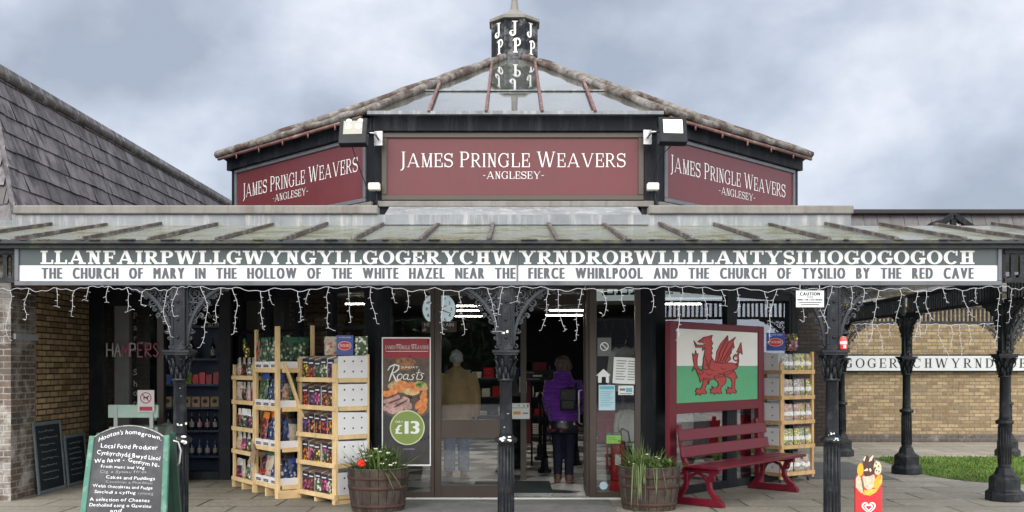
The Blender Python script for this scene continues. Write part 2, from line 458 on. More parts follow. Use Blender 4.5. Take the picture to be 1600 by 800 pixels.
# ------------------------------------------------------------------ mesh collector
class MB:
    def __init__(s, T=None):
        s.v, s.f, s.m, s.sm = [], [], [], []
        s.T = T

    def add(s, vs, fs, mi=0, smooth=False):
        o = len(s.v)
        if s.T is None:
            s.v += [Vector(v) for v in vs]
        else:
            s.v += [s.T @ Vector(v) for v in vs]
        for f in fs:
            s.f.append([i + o for i in f])
            s.m.append(mi)
            s.sm.append(smooth)
        return s

    def box(s, x0, x1, y0, y1, z0, z1, mi=0, M=None):
        vs = [Vector((x, y, z)) for z in (z0, z1) for y in (y0, y1) for x in (x0, x1)]
        if M is not None:
            vs = [M @ v for v in vs]
        return s.add(vs, [(0, 2, 3, 1), (4, 5, 7, 6), (0, 1, 5, 4), (2, 6, 7, 3), (0, 4, 6, 2), (1, 3, 7, 5)], mi)

    def bar(s, p0, p1, wx, wz, mi=0, up=(0, 0, 1)):
        """square bar from p0 to p1"""
        p0, p1 = Vector(p0), Vector(p1)
        d = (p1 - p0).normalized()
        u = d.cross(Vector(up))
        if u.length < 1e-4:
            u = Vector((1, 0, 0))
        u.normalize()
        v = u.cross(d)
        vs = []
        for p in (p0, p1):
            for a, b in ((-1, -1), (1, -1), (1, 1), (-1, 1)):
                vs.append(p + u * (a * wx / 2) + v * (b * wz / 2))
        return s.add(vs, [(3, 2, 1, 0), (4, 5, 6, 7), (0, 1, 5, 4), (1, 2, 6, 5), (2, 3, 7, 6), (3, 0, 4, 7)], mi)

    def quad(s, a, b, c, d, mi=0):
        return s.add([a, b, c, d], [(0, 1, 2, 3)], mi)

    def poly(s, pts, mi=0):
        return s.add(pts, [tuple(range(len(pts)))], mi)

    def prism(s, pts, fn, d0, d1, mi=0):
        """outline pts (2d) given thickness: fn(u, v, d) -> 3d"""
        n = len(pts)
        vs = [fn(u, v, d0) for u, v in pts] + [fn(u, v, d1) for u, v in pts]
        fs = [tuple(range(n - 1, -1, -1)), tuple(range(n, 2 * n))] + [(i, (i + 1) % n, n + (i + 1) % n, n + i) for i in range(n)]
        return s.add(vs, fs, mi)

    def tube(s, pts, r, n=6, mi=0, cap=True, smooth=True):
        pts = [Vector(p) for p in pts]
        k = len(pts)
        rs = r if isinstance(r, (list, tuple)) else [r] * k
        vs, fs = [], []
        prev = None
        for i, p in enumerate(pts):
            d = (pts[min(i + 1, k - 1)] - pts[max(i - 1, 0)])
            if d.length < 1e-9:
                d = Vector((0, 0, 1))
            d.normalize()
            if prev is None:
                u = d.orthogonal().normalized()
            else:
                u = (prev - d * prev.dot(d))
                u = u.normalized() if u.length > 1e-6 else d.orthogonal().normalized()
            prev = u
            v = d.cross(u)
            for j in range(n):
                a = 2 * PI * j / n
                vs.append(p + (u * math.cos(a) + v * math.sin(a)) * rs[i])
        for i in range(k - 1):
            for j in range(n):
                fs.append((i * n + j, i * n + (j + 1) % n, (i + 1) * n + (j + 1) % n, (i + 1) * n + j))
        if cap:
            fs.append(tuple(range(n - 1, -1, -1)))
            fs.append(tuple((k - 1) * n + j for j in range(n)))
        return s.add(vs, fs, mi, smooth)

    def lathe(s, prof, n=24, c=(0, 0, 0), mi=0, smooth=True, a0=0.0, M=None, cap=True):
        vs, fs = [], []
        c = Vector(c)
        for r, z in prof:
            for j in range(n):
                a = a0 + 2 * PI * j / n
                p = Vector((r * math.cos(a), r * math.sin(a), z))
                vs.append((M @ p if M is not None else p) + c)
        k = len(prof)
        for i in range(k - 1):
            for j in range(n):
                fs.append((i * n + j, i * n + (j + 1) % n, (i + 1) * n + (j + 1) % n, (i + 1) * n + j))
        if cap:
            fs.append(tuple(range(n - 1, -1, -1)))
            fs.append(tuple((k - 1) * n + j for j in range(n)))
        return s.add(vs, fs, mi, smooth)

    def ball(s, c, rx, ry=None, rz=None, n=12, m=8, mi=0, M=None):
        ry = rx if ry is None else ry
        rz = rx if rz is None else rz
        vs, fs = [], []
        c = Vector(c)
        for i in range(1, m):
            t = PI * i / m
            for j in range(n):
                a = 2 * PI * j / n
                p = Vector((rx * math.sin(t) * math.cos(a), ry * math.sin(t) * math.sin(a), rz * math.cos(t)))
                vs.append((M @ p if M is not None else p) + c)
        top = Vector((0, 0, rz))
        vs.append((M @ top if M is not None else top) + c)
        vs.append((M @ -top if M is not None else -top) + c)
        T, B = len(vs) - 2, len(vs) - 1
        for i in range(m - 2):
            for j in range(n):
                fs.append((i * n + j, (i + 1) * n + j, (i + 1) * n + (j + 1) % n, i * n + (j + 1) % n))
        for j in range(n):
            fs.append((T, j, (j + 1) % n))
            fs.append((B, (m - 2) * n + (j + 1) % n, (m - 2) * n + j))
        return s.add(vs, fs, mi, True)

    def ribbon(s, pts, ws, fn, d0, d1, mi=0):
        """flat bar of varying width along a 2d line, given thickness"""
        k = len(pts)
        L, Rr = [], []
        for i in range(k):
            a, b = pts[max(i - 1, 0)], pts[min(i + 1, k - 1)]
            dx, dy = b[0] - a[0], b[1] - a[1]
            l = math.hypot(dx, dy) or 1
            nx, ny = -dy / l, dx / l
            h = (ws[i] if isinstance(ws, (list, tuple)) else ws) / 2
            L.append((pts[i][0] + nx * h, pts[i][1] + ny * h))
            Rr.append((pts[i][0] - nx * h, pts[i][1] - ny * h))
        vs = []
        for i in range(k):
            vs += [fn(*L[i], d0), fn(*Rr[i], d0), fn(*L[i], d1), fn(*Rr[i], d1)]
        fs = []
        for i in range(k - 1):
            a, b = 4 * i, 4 * i + 4
            fs += [(a, a + 1, b + 1, b), (a + 2, b + 2, b + 3, a + 3), (a, b, b + 2, a + 2), (a + 1, a + 3, b + 3, b + 1)]
        fs += [(0, 2, 3, 1), (4 * k - 4, 4 * k - 3, 4 * k - 1, 4 * k - 2)]
        return s.add(vs, fs, mi)

    def mesh(s, name, mats, recalc=True):
        me = bpy.data.meshes.new(name)
        me.from_pydata([tuple(v) for v in s.v], [], s.f)
        for m in (mats if isinstance(mats, (list, tuple)) else [mats]):
            me.materials.append(m)
        me.polygons.foreach_set('material_index', s.m)
        me.polygons.foreach_set('use_smooth', s.sm)
        if recalc:
            bm = bmesh.new()
            bm.from_mesh(me)
            bmesh.ops.recalc_face_normals(bm, faces=bm.faces)
            bm.to_mesh(me)
            bm.free()
        uvl = me.uv_layers.new(name='UVMap')
        vs = me.vertices
        data = [0.0] * (2 * len(me.loops))
        for p in me.polygons:
            n = p.normal
            if abs(n.z) > 0.9:
                for li in p.loop_indices:
                    c = vs[me.loops[li].vertex_index].co
                    data[2 * li], data[2 * li + 1] = c.x, c.y
            else:
                l = math.hypot(n.x, n.y)
                tx, ty = -n.y / l, n.x / l
                bx, by, bz = ty * n.z, -tx * n.z, (tx * n.y - ty * n.x)
                if bz < 0:
                    bx, by, bz = -bx, -by, -bz
                for li in p.loop_indices:
                    c = vs[me.loops[li].vertex_index].co
                    data[2 * li] = c.x * tx + c.y * ty
                    data[2 * li + 1] = c.x * bx + c.y * by + c.z * bz
        uvl.data.foreach_set('uv', data)
        me.update()
        return me

    def build(s, name, mats, parent=None, bevel=0.0, recalc=True, world=False):
        if world and parent is not None:
            inv = parent.matrix_world_local.inverted() if hasattr(parent, 'matrix_world_local') else ROOTM[parent.name].inverted()
            s.v = [inv @ v for v in s.v]
        me = s.mesh(name, mats, recalc)
        o = bpy.data.objects.new(name, me)
        col.objects.link(o)
        if parent is not None:
            o.parent = parent
        if bevel:
            b = o.modifiers.new('bevel', 'BEVEL')
            b.width = bevel
            b.segments = 1
            b.limit_method = 'ANGLE'
            b.angle_limit = R(40)
        return o


ROOTM = {}


def tag(o, label=None, cat=None, group=None, kind=None):
    if label:
        o['label'] = label
    if cat:
        o['category'] = cat
    if group:
        o['group'] = group
    if kind:
        o['kind'] = kind
    return o


def thing(name, label, cat, loc=(0, 0, 0), rz=0.0, group=None):
    o = bpy.data.objects.new(name, None)
    o.empty_display_size = 0.2
    col.objects.link(o)
    o.location = loc
    o.rotation_euler = (0, 0, rz)
    ROOTM[o.name] = Matrix.Translation(Vector(loc)) @ Matrix.Rotation(rz, 4, 'Z')
    return tag(o, label, cat, group)


def kids(o):
    return [c for c in bpy.data.objects if c.parent is o]


CH = {}


def dup(root, loc, rz=0.0, label=None, group=None, parts=True):
    """a copy of a thing with copies of its parts and sub-parts"""
    if root.name not in CH:
        CH[root.name] = [(c, [g for g in bpy.data.objects if g.parent is c]) for c in bpy.data.objects if c.parent is root]
    r = root.copy()
    col.objects.link(r)
    r.location = loc
    r.rotation_euler = (0, 0, rz)
    if label:
        r['label'] = label
    if group:
        r['group'] = group
    for c, gs in CH[root.name]:
        d = c.copy()
        col.objects.link(d)
        d.parent = r
        for g in gs:
            e = g.copy()
            col.objects.link(e)
            e.parent = d
    return r


# ------------------------------------------------------------------ lettering
_TX = {}


def sans(ch, bold=0.0):
    """outline of one character in the built-in face as flat faces, size 1"""
    key = (ch, bold)
    if key in _TX:
        return _TX[key]
    cu = bpy.data.curves.new('glyph', 'FONT')
    cu.body = ch
    cu.size = 1
    cu.offset = bold
    cu.resolution_u = 3
    ob = bpy.data.objects.new('glyph', cu)
    me = bpy.data.meshes.new_from_object(ob)
    vs = [(v.co.x, v.co.y) for v in me.vertices]
    fs = [tuple(p.vertices) for p in me.polygons]
    bpy.data.objects.remove(ob)
    bpy.data.meshes.remove(me)
    bpy.data.curves.remove(cu)
    adv = (max(v[0] for v in vs) + 0.06) if vs else 0.3
    _TX[key] = (vs, fs, adv)
    return _TX[key]


def sans_text(mb, text, fn, x0, x1, y, h, bold=0.0, mi=0, jit=None, space=0.36, d=0.0, slant=0.0):
    """text from x0 to x1 (or natural width when x1 is None, centred when x0 is None) on the surface fn(u, v, d); h is cap height"""
    g, x = [], 0.0
    for ch in text:
        if ch == ' ':
            x += space
            continue
        vs, fs, adv = sans(ch, 0)
        mnx = min(v[0] for v in vs)
        g.append((vs, fs, x - mnx + 0.03 + bold))
        x += adv - mnx + 0.04 + 2 * bold
    s = h / 0.70
    if x0 is None:
        sx_ = s
        x0 = x1 - x * s / 2
    elif x1 is None:
        sx_ = s
    else:
        sx_ = (x1 - x0) / x
    for i, (vs, fs, off) in enumerate(g):
        jx = jy = ja = 0
        if jit:
            jx, jy, ja = jit.uniform(-.02, .02), jit.uniform(-.05, .05), jit.uniform(-.10, .10)
        ca, sa = math.cos(ja), math.sin(ja)
        out = []
        for a, b in vs:
            a2, b2 = a * ca - b * sa + slant * b, a * sa + b * ca
            out.append(fn(x0 + (a2 + off + jx) * sx_, y + (b2 + jy) * s, d + 0.0001 * (i % 2)))
        mb.add(out, fs, mi)
        if bold > .004:
            dv = (fn(x0 + bold * sx_, y, d) - fn(x0, y, d))
            dn = (fn(x0, y, d + .00012) - fn(x0, y, d))
            mb.add([p + dv + dn for p in out], fs, mi)
            mb.add([p - dv + dn * 2 for p in out], fs, mi)


def glyph(ch, st):
    """a serif capital drawn from stems, hairlines, bowls and serifs: (width, [quads and strips as point lists])"""
    T, t, sl_, sh = st['T'], st['t'], st['sl'], st['sh']
    P = []

    def rect(x0, y0, x1, y1):
        P.append([(x0, y0), (x1, y0), (x1, y1), (x0, y1)])

    def serif(x, y, l=sl_, r=sl_, w_=T):
        y0 = 0 if y == 0 else 1 - sh
        rect(x - w_ / 2 - l, y0, x + w_ / 2 + r, y0 + sh)

    def stem(x, y0=0.0, y1=1.0, w_=T, b=True, tp=True):
        rect(x - w_ / 2, y0, x + w_ / 2, y1)
        if b:
            serif(x, 0, w_=w_)
        if tp:
            serif(x, 1, w_=w_)

    def diag(x0, y0, x1, y1, w_):
        P.append([(x0 - w_ / 2, y0), (x0 + w_ / 2, y0), (x1 + w_ / 2, y1), (x1 - w_ / 2, y1)])

    def arc(cx, cy, rx, ry, a0, a1, Ts=T, ts=t, n=14):
        for i in range(n):
            q = []
            for a, k in ((a0 + (a1 - a0) * i / n, 0), (a0 + (a1 - a0) * (i + 1) / n, 1)):
                c, s_ = math.cos(R(a)), math.sin(R(a))
                o = (cx + rx * c, cy + ry * s_)
                ii = (cx + (rx - Ts) * c, cy + (ry - ts) * s_)
                q.append((o, ii))
            P.append([q[0][0], q[1][0], q[1][1], q[0][1]])

    m = sl_ + T / 2
    if ch == 'I':
        W = 2 * m
        stem(m)
    elif ch in 'EFL':
        W = m + 0.52 + 0.1 * T
        stem(m)
        e = W
        if ch in 'EL':
            rect(m, 0, e, max(t, sh))
            rect(e - max(t, .06), 0, e, 0.32)
        if ch in 'EF':
            rect(m, 1 - max(t, sh), e - .03, 1)
            rect(e - .03 - max(t, .06), 0.70, e - .03, 1)
            rect(m, 0.5 - t / 2, e - 0.16, 0.5 + t / 2)
            rect(e - 0.16 - t * .8, 0.37, e - 0.16, 0.63)
    elif ch == 'H':
        W = 2 * m + 0.42
        stem(m)
        stem(W - m)
        rect(m, 0.5 - t / 2, W - m, 0.5 + t / 2)
    elif ch == 'N':
        W = 2 * m + 0.46
        a = t * 1.15
        stem(m, w_=a, b=True, tp=False)
        stem(W - m, w_=a, b=False, tp=True)
        diag(W - m, 0, m, 1, T * 1.15)
        serif(m - T * .2, 1, w_=T)
    elif ch == 'M':
        W = 2 * m + 0.62
        a = t * 1.15
        stem(m, w_=a, tp=False)
        stem(W - m, w_=T)
        serif(m, 1)
        diag(W / 2, 0.0, m, 1, T)
        diag(W / 2, 0.0, W - m, 1, a)
    elif ch == 'A':
        W = 0.94 + 0.5 * T
        a = max(t * 1.1, T * .45)
        c = W / 2
        x0, x1 = sl_ + a / 2, W - sl_ - T / 2
        diag(x0, 0, c - T * .1, 1, a)
        diag(x1, 0, c - T * .05, 1, T)
        rect(x0 + .16, 0.27, x1 - .14, 0.27 + t)
        serif(x0, 0, w_=a)
        serif(x1, 0)
    elif ch == 'V':
        W = 0.92 + 0.5 * T
        a = max(t * 1.1, T * .45)
        c = W / 2
        x0, x1 = sl_ + T / 2, W - sl_ - a / 2
        diag(c, 0, x0, 1, T)
        diag(c + .03, 0, x1, 1, a)
        serif(x0, 1)
        serif(x1, 1, w_=a)
    elif ch == 'W':
        W = 1.24 + 0.6 * T
        a = max(t * 1.1, T * .45)
        x0, x3 = sl_ + T / 2, W - sl_ - a / 2
        c = W / 2
        diag(W * .30, 0, x0, 1, T)
        diag(W * .32, 0, c, 1, a)
        diag(W * .69, 0, c, 1, T)
        diag(W * .71, 0, x3, 1, a)
        serif(x0, 1)
        serif(x3, 1, w_=a)
    elif ch == 'Y':
        W = 0.90 + 0.5 * T
        a = max(t * 1.1, T * .5)
        c = W / 2
        stem(c, 0, 0.45, tp=False)
        x0, x1 = sl_ + T / 2, W - sl_ - a / 2
        diag(c, 0.42, x0, 1, T)
        diag(c + T * .15, 0.42, x1, 1, a)
        serif(x0, 1)
        serif(x1, 1, w_=a)
    elif ch == 'T':
        W = 0.80
        stem(W / 2, tp=False)
        rect(0, 1 - max(t, sh), W, 1)
        k = max(t, .06)
        rect(0, 0.70, k, 1)
        rect(W - k, 0.70, W, 1)
    elif ch in 'PRB':
        W = m + 0.50 + 0.35 * T
        stem(m)
        r = W - m
        rb = r * (0.92 if ch == 'B' else 0.96)
        rect(m, 1 - t, m + rb * .45, 1)
        rect(m, 0.46, m + rb * .45, 0.46 + t)
        arc(m + rb * .45, 0.73, rb * .55, 0.27, -90, 90)
        if ch == 'B':
            rect(m, 0, m + r * .45, t)
            rect(m, 0.46, m + r * .45, 0.46 + t)
            arc(m + r * .45, 0.23 + t / 2, r * .55, 0.23 + t / 2, -90, 90)
        if ch == 'R':
            W += 0.10
            diag(W - T * .5 - .02, 0, m + r * .40, 0.48, T)
            rect(W - T * .7, 0, W + sl_ * .4, sh)
    elif ch == 'D':
        W = m + 0.62 + 0.2 * T
        stem(m)
        r = W - m
        rect(m, 0, m + r * .3, t)
        rect(m, 1 - t, m + r * .3, 1)
        arc(m + r * .3, 0.5, r * .7, 0.5, -90, 90)
    elif ch == 'O':
        W = 0.92
        arc(W / 2, 0.5, W / 2, 0.52, 0, 360, n=28)
    elif ch in 'CG':
        W = 0.90
        arc(W / 2, 0.5, W / 2, 0.52, 48, 318 if ch == 'C' else 330, n=22)
        k = max(t, .07)
        rect(W * .83 - k * .3, 0.64, W * .83 + k * .7, 1.0)
        if ch == 'G':
            rect(W * .80 - T / 2, 0.04, W * .80 + T / 2, 0.46)
            rect(W * .80 - T / 2 - sl_, 0.46 - sh, W * .80 + T / 2 + sl_ * .8, 0.46)
    elif ch == 'S':
        W = 0.66 + 0.2 * T
        pts, ws = [], []
        for i in range(25):
            u = i / 24
            if u < .5:
                a = R(30 + (270 - 30) * (u / .5))
                x, y = W / 2 + (W / 2 - T * .4) * math.cos(a) * (1 if math.cos(a) < 0 else .9), 0.745 + 0.225 * math.sin(a)
            else:
                a = R(90 - (300 - 60) * ((u - .5) / .5))
                x, y = W / 2 + (W / 2 - T * .4) * math.cos(a), 0.265 + 0.245 * math.sin(a)
            pts.append((x, y))
            ws.append(t + (T - t) * math.exp(-((u - .5) / .17) ** 2) + 0.02)
        for i in range(24):
            q = []
            for j in (i, i + 1):
                a, b = pts[max(j - 1, 0)], pts[min(j + 1, 24)]
                l = math.hypot(b[0] - a[0], b[1] - a[1]) or 1
                nx, ny = -(b[1] - a[1]) / l * ws[j] / 2, (b[0] - a[0]) / l * ws[j] / 2
                q.append(((pts[j][0] + nx, pts[j][1] + ny), (pts[j][0] - nx, pts[j][1] - ny)))
            P.append([q[0][0], q[1][0], q[1][1], q[0][1]])
        k = max(t, .06)
        rect(W - T * .4 - k, 0.70, W - T * .4 + .01, 1.0)
        rect(T * .25, 0.0, T * .25 + k, 0.31)
    elif ch == 'U':
        W = 2 * m + 0.44
        stem(m, 0.3, 1, b=False)
        stem(W - m, 0.3, 1, w_=max(t, T * .5), b=False)
        arc(W / 2, 0.3, W / 2 - m + T / 2, 0.32, 180, 360)
    elif ch == 'J':
        W = 2 * m
        stem(m, 0.05, 1, b=False)
        arc(m - 0.18, 0.05, 0.18 + T / 2, 0.27, -100, 0, Ts=T, ts=t)
    elif ch == '-':
        W = 0.34
        rect(0, 0.42, 0.30, 0.42 + max(t, .07))
    elif ch == '\'':
        W = 0.2
        rect(0.05, 0.72, 0.15, 1)
    else:
        W = 0.4
    return W, P


SLAB = dict(T=0.235, t=0.105, sl=0.10, sh=0.115)
ROMAN = dict(T=0.112, t=0.052, sl=0.075, sh=0.036)
CLAR = dict(T=0.165, t=0.060, sl=0.095, sh=0.055)


def serif_text(mb, text, st, fn, x0, x1, y, h, gap=0.10, space=0.42, mi=0, big=None):
    """serif capitals from x0 to x1; the characters in big={index: scale} stand taller"""
    gs, x = [], 0.0
    for i, ch in enumerate(text):
        if ch == ' ':
            x += space
            continue
        W, P = glyph(ch, st)
        k = (big or {}).get(i, 1.0)
        gs.append((P, x, k))
        x += W * k + gap
    x -= gap
    sx_ = (x1 - x0) / x
    z = 0
    for P, off, k in gs:
        for q in P:
            z += 1
            mb.add([fn(x0 + (off + a * k) * sx_, y + b * h * k, 0.00012 * (z % 7)) for a, b in q], [tuple(range(len(q)))], mi)

# ================================================================== THE SETTING
g = MB()
g.quad((-220, -220, -0.02), (220, -220, -0.02), (220, 220, -0.02), (-220, 220, -0.02))
tag(g.build('ground', asphalt), kind='structure')
g = MB()
g.quad((-24, 5.2, 0), (24, 5.2, 0), (24, 21.2, 0), (-24, 21.2, 0))
g.quad((-24, 5.2, 0), (-24, 5.2, -0.02), (24, 5.2, -0.02), (24, 5.2, 0))
tag(g.build('paving', paving_mat, recalc=False), kind='structure')
g = MB()
g.poly([(4.25, 14.1, .004), (5.45, 14.0, .004), (5.6, 16.6, .004), (4.3, 16.6, .004)])
tag(g.build('tarmac_path', asphalt), kind='structure')
lawn_edge = [(6.95, 13.45), (6.5, 13.7), (6.2, 14.1), (6.08, 14.7), (6.15, 16.0), (6.25, 17.2), (6.5, 17.55), (15, 17.6), (15, 13.35)]
g = MB()
g.poly([(x, y, .006) for x, y in lawn_edge])
tag(g.build('lawn', grass_mat), kind='structure')


def inside(p, poly):
    c, j = False, len(poly) - 1
    for i in range(len(poly)):
        a, b = poly[i], poly[j]
        if (a[1] > p[1]) != (b[1] > p[1]) and p[0] < (b[0] - a[0]) * (p[1] - a[1]) / (b[1] - a[1]) + a[0]:
            c = not c
        j = i
    return c


g = MB()
r_ = random.Random(3)
for i in range(16000):
    x, y = r_.uniform(5.95, 12), r_.uniform(13.3, 17.7)
    if not inside((x, y), lawn_edge):
        continue
    a, h, b = r_.uniform(0, 6.28), r_.uniform(.02, .055), r_.uniform(.006, .012)
    dx, dy = math.cos(a) * b, math.sin(a) * b
    lx, ly = r_.uniform(-.02, .02), r_.uniform(-.02, .02)
    g.add([(x - dx, y - dy, .004), (x + dx, y + dy, .004), (x + lx, y + ly, h)], [(0, 1, 2)])
tag(g.build('grass', grass_mat, recalc=False), kind='stuff', label='short green grass of the lawn beyond the columns')

# ------------------------------------------------------------------ shop building: an octagon of 3.35 m sides
CX, FY, SIDE = 0.04, 12.0, 3.35
APO = SIDE * 1.2071
CY = FY + APO
V0 = Vector((CX - SIDE / 2, FY, 0))
V1 = Vector((CX + SIDE / 2, FY, 0))
VL = V0 + Vector((-SIDE * .7071, SIDE * .7071, 0))
VR = V1 + Vector((SIDE * .7071, SIDE * .7071, 0))
TF = Matrix.Translation(V0)
TR = Matrix.Translation(V1) @ Matrix.Rotation(R(45), 4, 'Z')
TL = Matrix.Translation(VL) @ Matrix.Rotation(R(-45), 4, 'Z')
shop = thing('shop_building', 'octagonal black timber shop with glass lantern roof and letter cupola', 'building', (CX, CY, 0))


def sb(mb, name, m, parent=shop, bevel=0.0, **k):
    """a part of the shop from world coordinates; sub-parts share the root's space because parts stay unmoved"""
    mb.v = [ROOTM[shop.name].inverted() @ v for v in mb.v]
    return mb.build(name, m, parent, bevel, **k)


def octa(ap, z, k0=0, n=8):
    rr = ap / math.cos(R(22.5))
    return [Vector((CX + rr * math.cos(R(-112.5 + 45 * k)), CY + rr * math.sin(R(-112.5 + 45 * k)), z)) for k in range(n)]


g = MB()
a, b = octa(APO - .06, 3.05), octa(APO - .06, 4.56)
for k in range(8):
    g.quad(a[k], a[(k + 1) % 8], b[(k + 1) % 8], b[k])
sb(g, 'upper_wall', black_wood)
for T in (TF, TR, TL):
    g = MB(T)
    g.box(-.03, SIDE + .03, -.10, .0, 4.40, 4.585)
    sb(g, 'fascia_beam', black_wood, bevel=.008)
    g = MB(T)
    g.box(0.02, SIDE - .02, -.07, .0, 3.505, 3.575)
    sb(g, 'sill', coping_mat, bevel=.006)
for V, ang in ((VL, -67.5), (V0, -22.5), (V1, 22.5), (VR, 67.5)):
    g = MB(Matrix.Translation(V) @ Matrix.Rotation(R(ang), 4, 'Z'))
    # a five-sided post that follows the corner
    c, s_ = math.cos(R(22.5)), math.sin(R(22.5))
    out = [(-.17 * c - .03 * s_, .17 * s_ - .03 * c), (0, -.03), (.17 * c + .03 * s_, .17 * s_ - .03 * c), (.15, .16), (-.15, .16)]
    g.prism(out, lambda u, v, d: Vector((u, v, d)), 0.0, 4.398)
    sb(g, 'corner_post', black_wood, bevel=.006)
# header above the shop front
for T in (TF, TR, TL):
    g = MB(T)
    g.box(.14, SIDE - .14, -.02, .09, 2.62, 3.2)
    sb(g, 'shop_front_header', black_paint)


def window(T, x0, x1, z0, z1, m, stile=.055, rail=.08, y0=-.02, y1=.06, pane=True, mids=(), name='window'):
    g = MB(T)
    g.box(x0, x0 + stile, y0, y1, z0, z1)
    g.box(x1 - stile, x1, y0, y1, z0, z1)
    g.box(x0 + stile, x1 - stile, y0 + .003, y1 - .003, z0, z0 + rail)
    g.box(x0 + stile, x1 - stile, y0 + .003, y1 - .003, z1 - rail, z1)
    for a_, b_ in mids:
        g.box(x0 + stile, x1 - stile, y0 + .003, y1 - .003, a_, b_)
    f = sb(g, name, m, bevel=.004)
    if pane:
        g = MB(T)
        ym = (y0 + y1) / 2
        g.quad((x0 + stile, ym, z0 + rail), (x1 - stile, ym, z0 + rail), (x1 - stile, ym, z1 - rail), (x0 + stile, ym, z1 - rail))
        sb(g, 'pane', glass, parent=f)
    return f


fx = lambda px: (px - 800) / 130.0 - V0.x          # pixel column on the front glazing -> distance along the front
window(TF, fx(595.5), fx(679), 0.0, 2.62, brown_frame, stile=.05, rail=.09)
dl = window(TF, fx(679.5), fx(796), 0.0, 2.62, brown_frame, stile=.075, rail=.17, mids=((.73, .955),), name='door')
window(TF, fx(921), fx(1003), 0.0, 2.62, brown_frame, stile=.085, rail=.09)
# the leaf that stands open into the lobby
TD = TF @ Matrix.Translation(Vector((fx(919.5), .06, 0))) @ Matrix.Rotation(R(88), 4, 'Z')
do = window(TD, 0, .92, .01, 2.6, brown_frame, stile=.07, rail=.1, y0=-.025, y1=.025, name='door')
g = MB(TD)
g.tube([(.80, .03, .85), (.80, .085, .87), (.80, .085, 1.28), (.80, .03, 1.30)], .013, 8)
sb(g, 'handle', steel, parent=do)
g = MB(TF)
g.box(fx(596), fx(1003), -.05, .10, 0.0, .022)
sb(g, 'threshold', tile_white, bevel=.004)
for x0, x1 in ((.13, 1.60), (1.72, 3.2)):
    window(TR, x0, x1, 0.0, 2.62, black_paint, stile=.06, rail=.10)
window(TR, 1.60, 1.72, 0.0, 2.62, black_paint, stile=.058, pane=False)
for x0, x1 in ((.13, .92), (.92, 1.66), (1.66, 2.42), (2.42, 3.2)):
    window(TL, x0, x1, 0.0, 2.62, black_paint, stile=.06, rail=.10, mids=((2.05, 2.10),))
# second frame of the lobby, further in
g = MB()
g.box(.12, .20, 13.90, 13.98, 0, 2.46)
g.box(-1.5, 2.1, 13.90, 13.98, 2.46, 2.60)
sb(g, 'lobby_frame', mat('beige_brown_frame', (.11, .095, .08), .5, .4))
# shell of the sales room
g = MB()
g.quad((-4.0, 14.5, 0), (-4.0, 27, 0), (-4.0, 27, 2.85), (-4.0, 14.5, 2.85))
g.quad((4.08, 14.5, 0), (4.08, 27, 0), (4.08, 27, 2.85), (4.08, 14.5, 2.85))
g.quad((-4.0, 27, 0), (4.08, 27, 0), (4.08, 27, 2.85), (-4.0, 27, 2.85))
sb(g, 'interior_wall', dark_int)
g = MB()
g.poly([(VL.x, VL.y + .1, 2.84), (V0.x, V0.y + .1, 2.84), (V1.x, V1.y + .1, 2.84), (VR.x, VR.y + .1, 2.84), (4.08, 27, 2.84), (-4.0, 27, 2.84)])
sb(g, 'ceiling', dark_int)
g = MB()
g.poly([(VL.x, VL.y + .1, 3.0), (-4.0, 27, 3.0), (4.08, 27, 3.0), (VR.x, VR.y + .1, 3.0), (VR.x - 1, VR.y - .9, 3.0), (VL.x + 1, VL.y - .9, 3.0)])
sb(g, 'flat_roof', lead)
# floor of the lobby and shop: dark and pale tiles laid in slanting bands
m = bpy.data.materials.new('banded_floor_tiles')
m.use_nodes = True
t = m.node_tree
p = t.nodes['Principled BSDF']
p.inputs['Roughness'].default_value = .3
c = nn(t, 'ShaderNodeTexCoord')
mpn = nn(t, 'ShaderNodeMapping')
mpn.inputs['Rotation'].default_value = (0, 0, R(28))
ck = nn(t, 'ShaderNodeTexChecker')
ck.inputs['Scale'].default_value = 1.55
ck.inputs['Color1'].default_value = (.72, .72, .71, 1)
ck.inputs['Color2'].default_value = (.045, .048, .052, 1)
lk(t, c.outputs['UV'], mpn.inputs['Vector'])
lk(t, mpn.outputs['Vector'], ck.inputs['Vector'])
lk(t, ck.outputs['Color'], p.inputs['Base Color'])
g = MB()
g.poly([(VL.x, VL.y, .012), (V0.x, V0.y, .012), (V1.x, V1.y, .012), (VR.x, VR.y, .012), (4.08, 27, .012), (-4.0, 27, .012)])
tag(g.build('floor', m), kind='structure')
g = MB()
for k in range(5):
    g.box(-1.5 + k * .5, -1.5 + k * .5 + .493, 12.06, 12.40, .012, .022)
tag(g.build('tiled_step', tile_white), kind='structure')

# lantern roof
EZ, SLP, EA = 4.60, .473, APO + .18
rz = lambda ap: EZ + (EA - ap) * SLP
rp = lambda x, ap, d=0.0: Vector((CX + x, CY - ap - d * .43, rz(ap) + d * .9))
t22 = math.tan(R(22.5))
bars = [-1.02, -.345, .315, .94]
edges = [-EA * t22] + bars + [EA * t22]
for i in range(5):
    xa, xb = edges[i], edges[i + 1]
    aa, ab = max(abs(xa) / t22, .42), max(abs(xb) / t22, .42)
    pts = [rp(xa, EA), rp(xb, EA)]
    if abs(xb) < EA * t22 - .01:
        pts.append(rp(xb, ab))
    if i == 2:
        pts += [rp(.174, .42), rp(-.174, .42)]
    if abs(xa) < EA * t22 - .01:
        pts.append(rp(xa, aa))
    g = MB()
    g.poly(pts)
    sb(g, 'roof_pane', glass_roof)
for x in bars:
    g = MB()
    g.bar(rp(x, EA + .05, .03), rp(x, max(abs(x) / t22, .5), .03), .036, .04)
    sb(g, 'glazing_bar', red_bar, bevel=.008)
g = MB()
g.bar(rp(-1.2, 2.95, .012), rp(1.2, 2.95, .012), .03, .012)
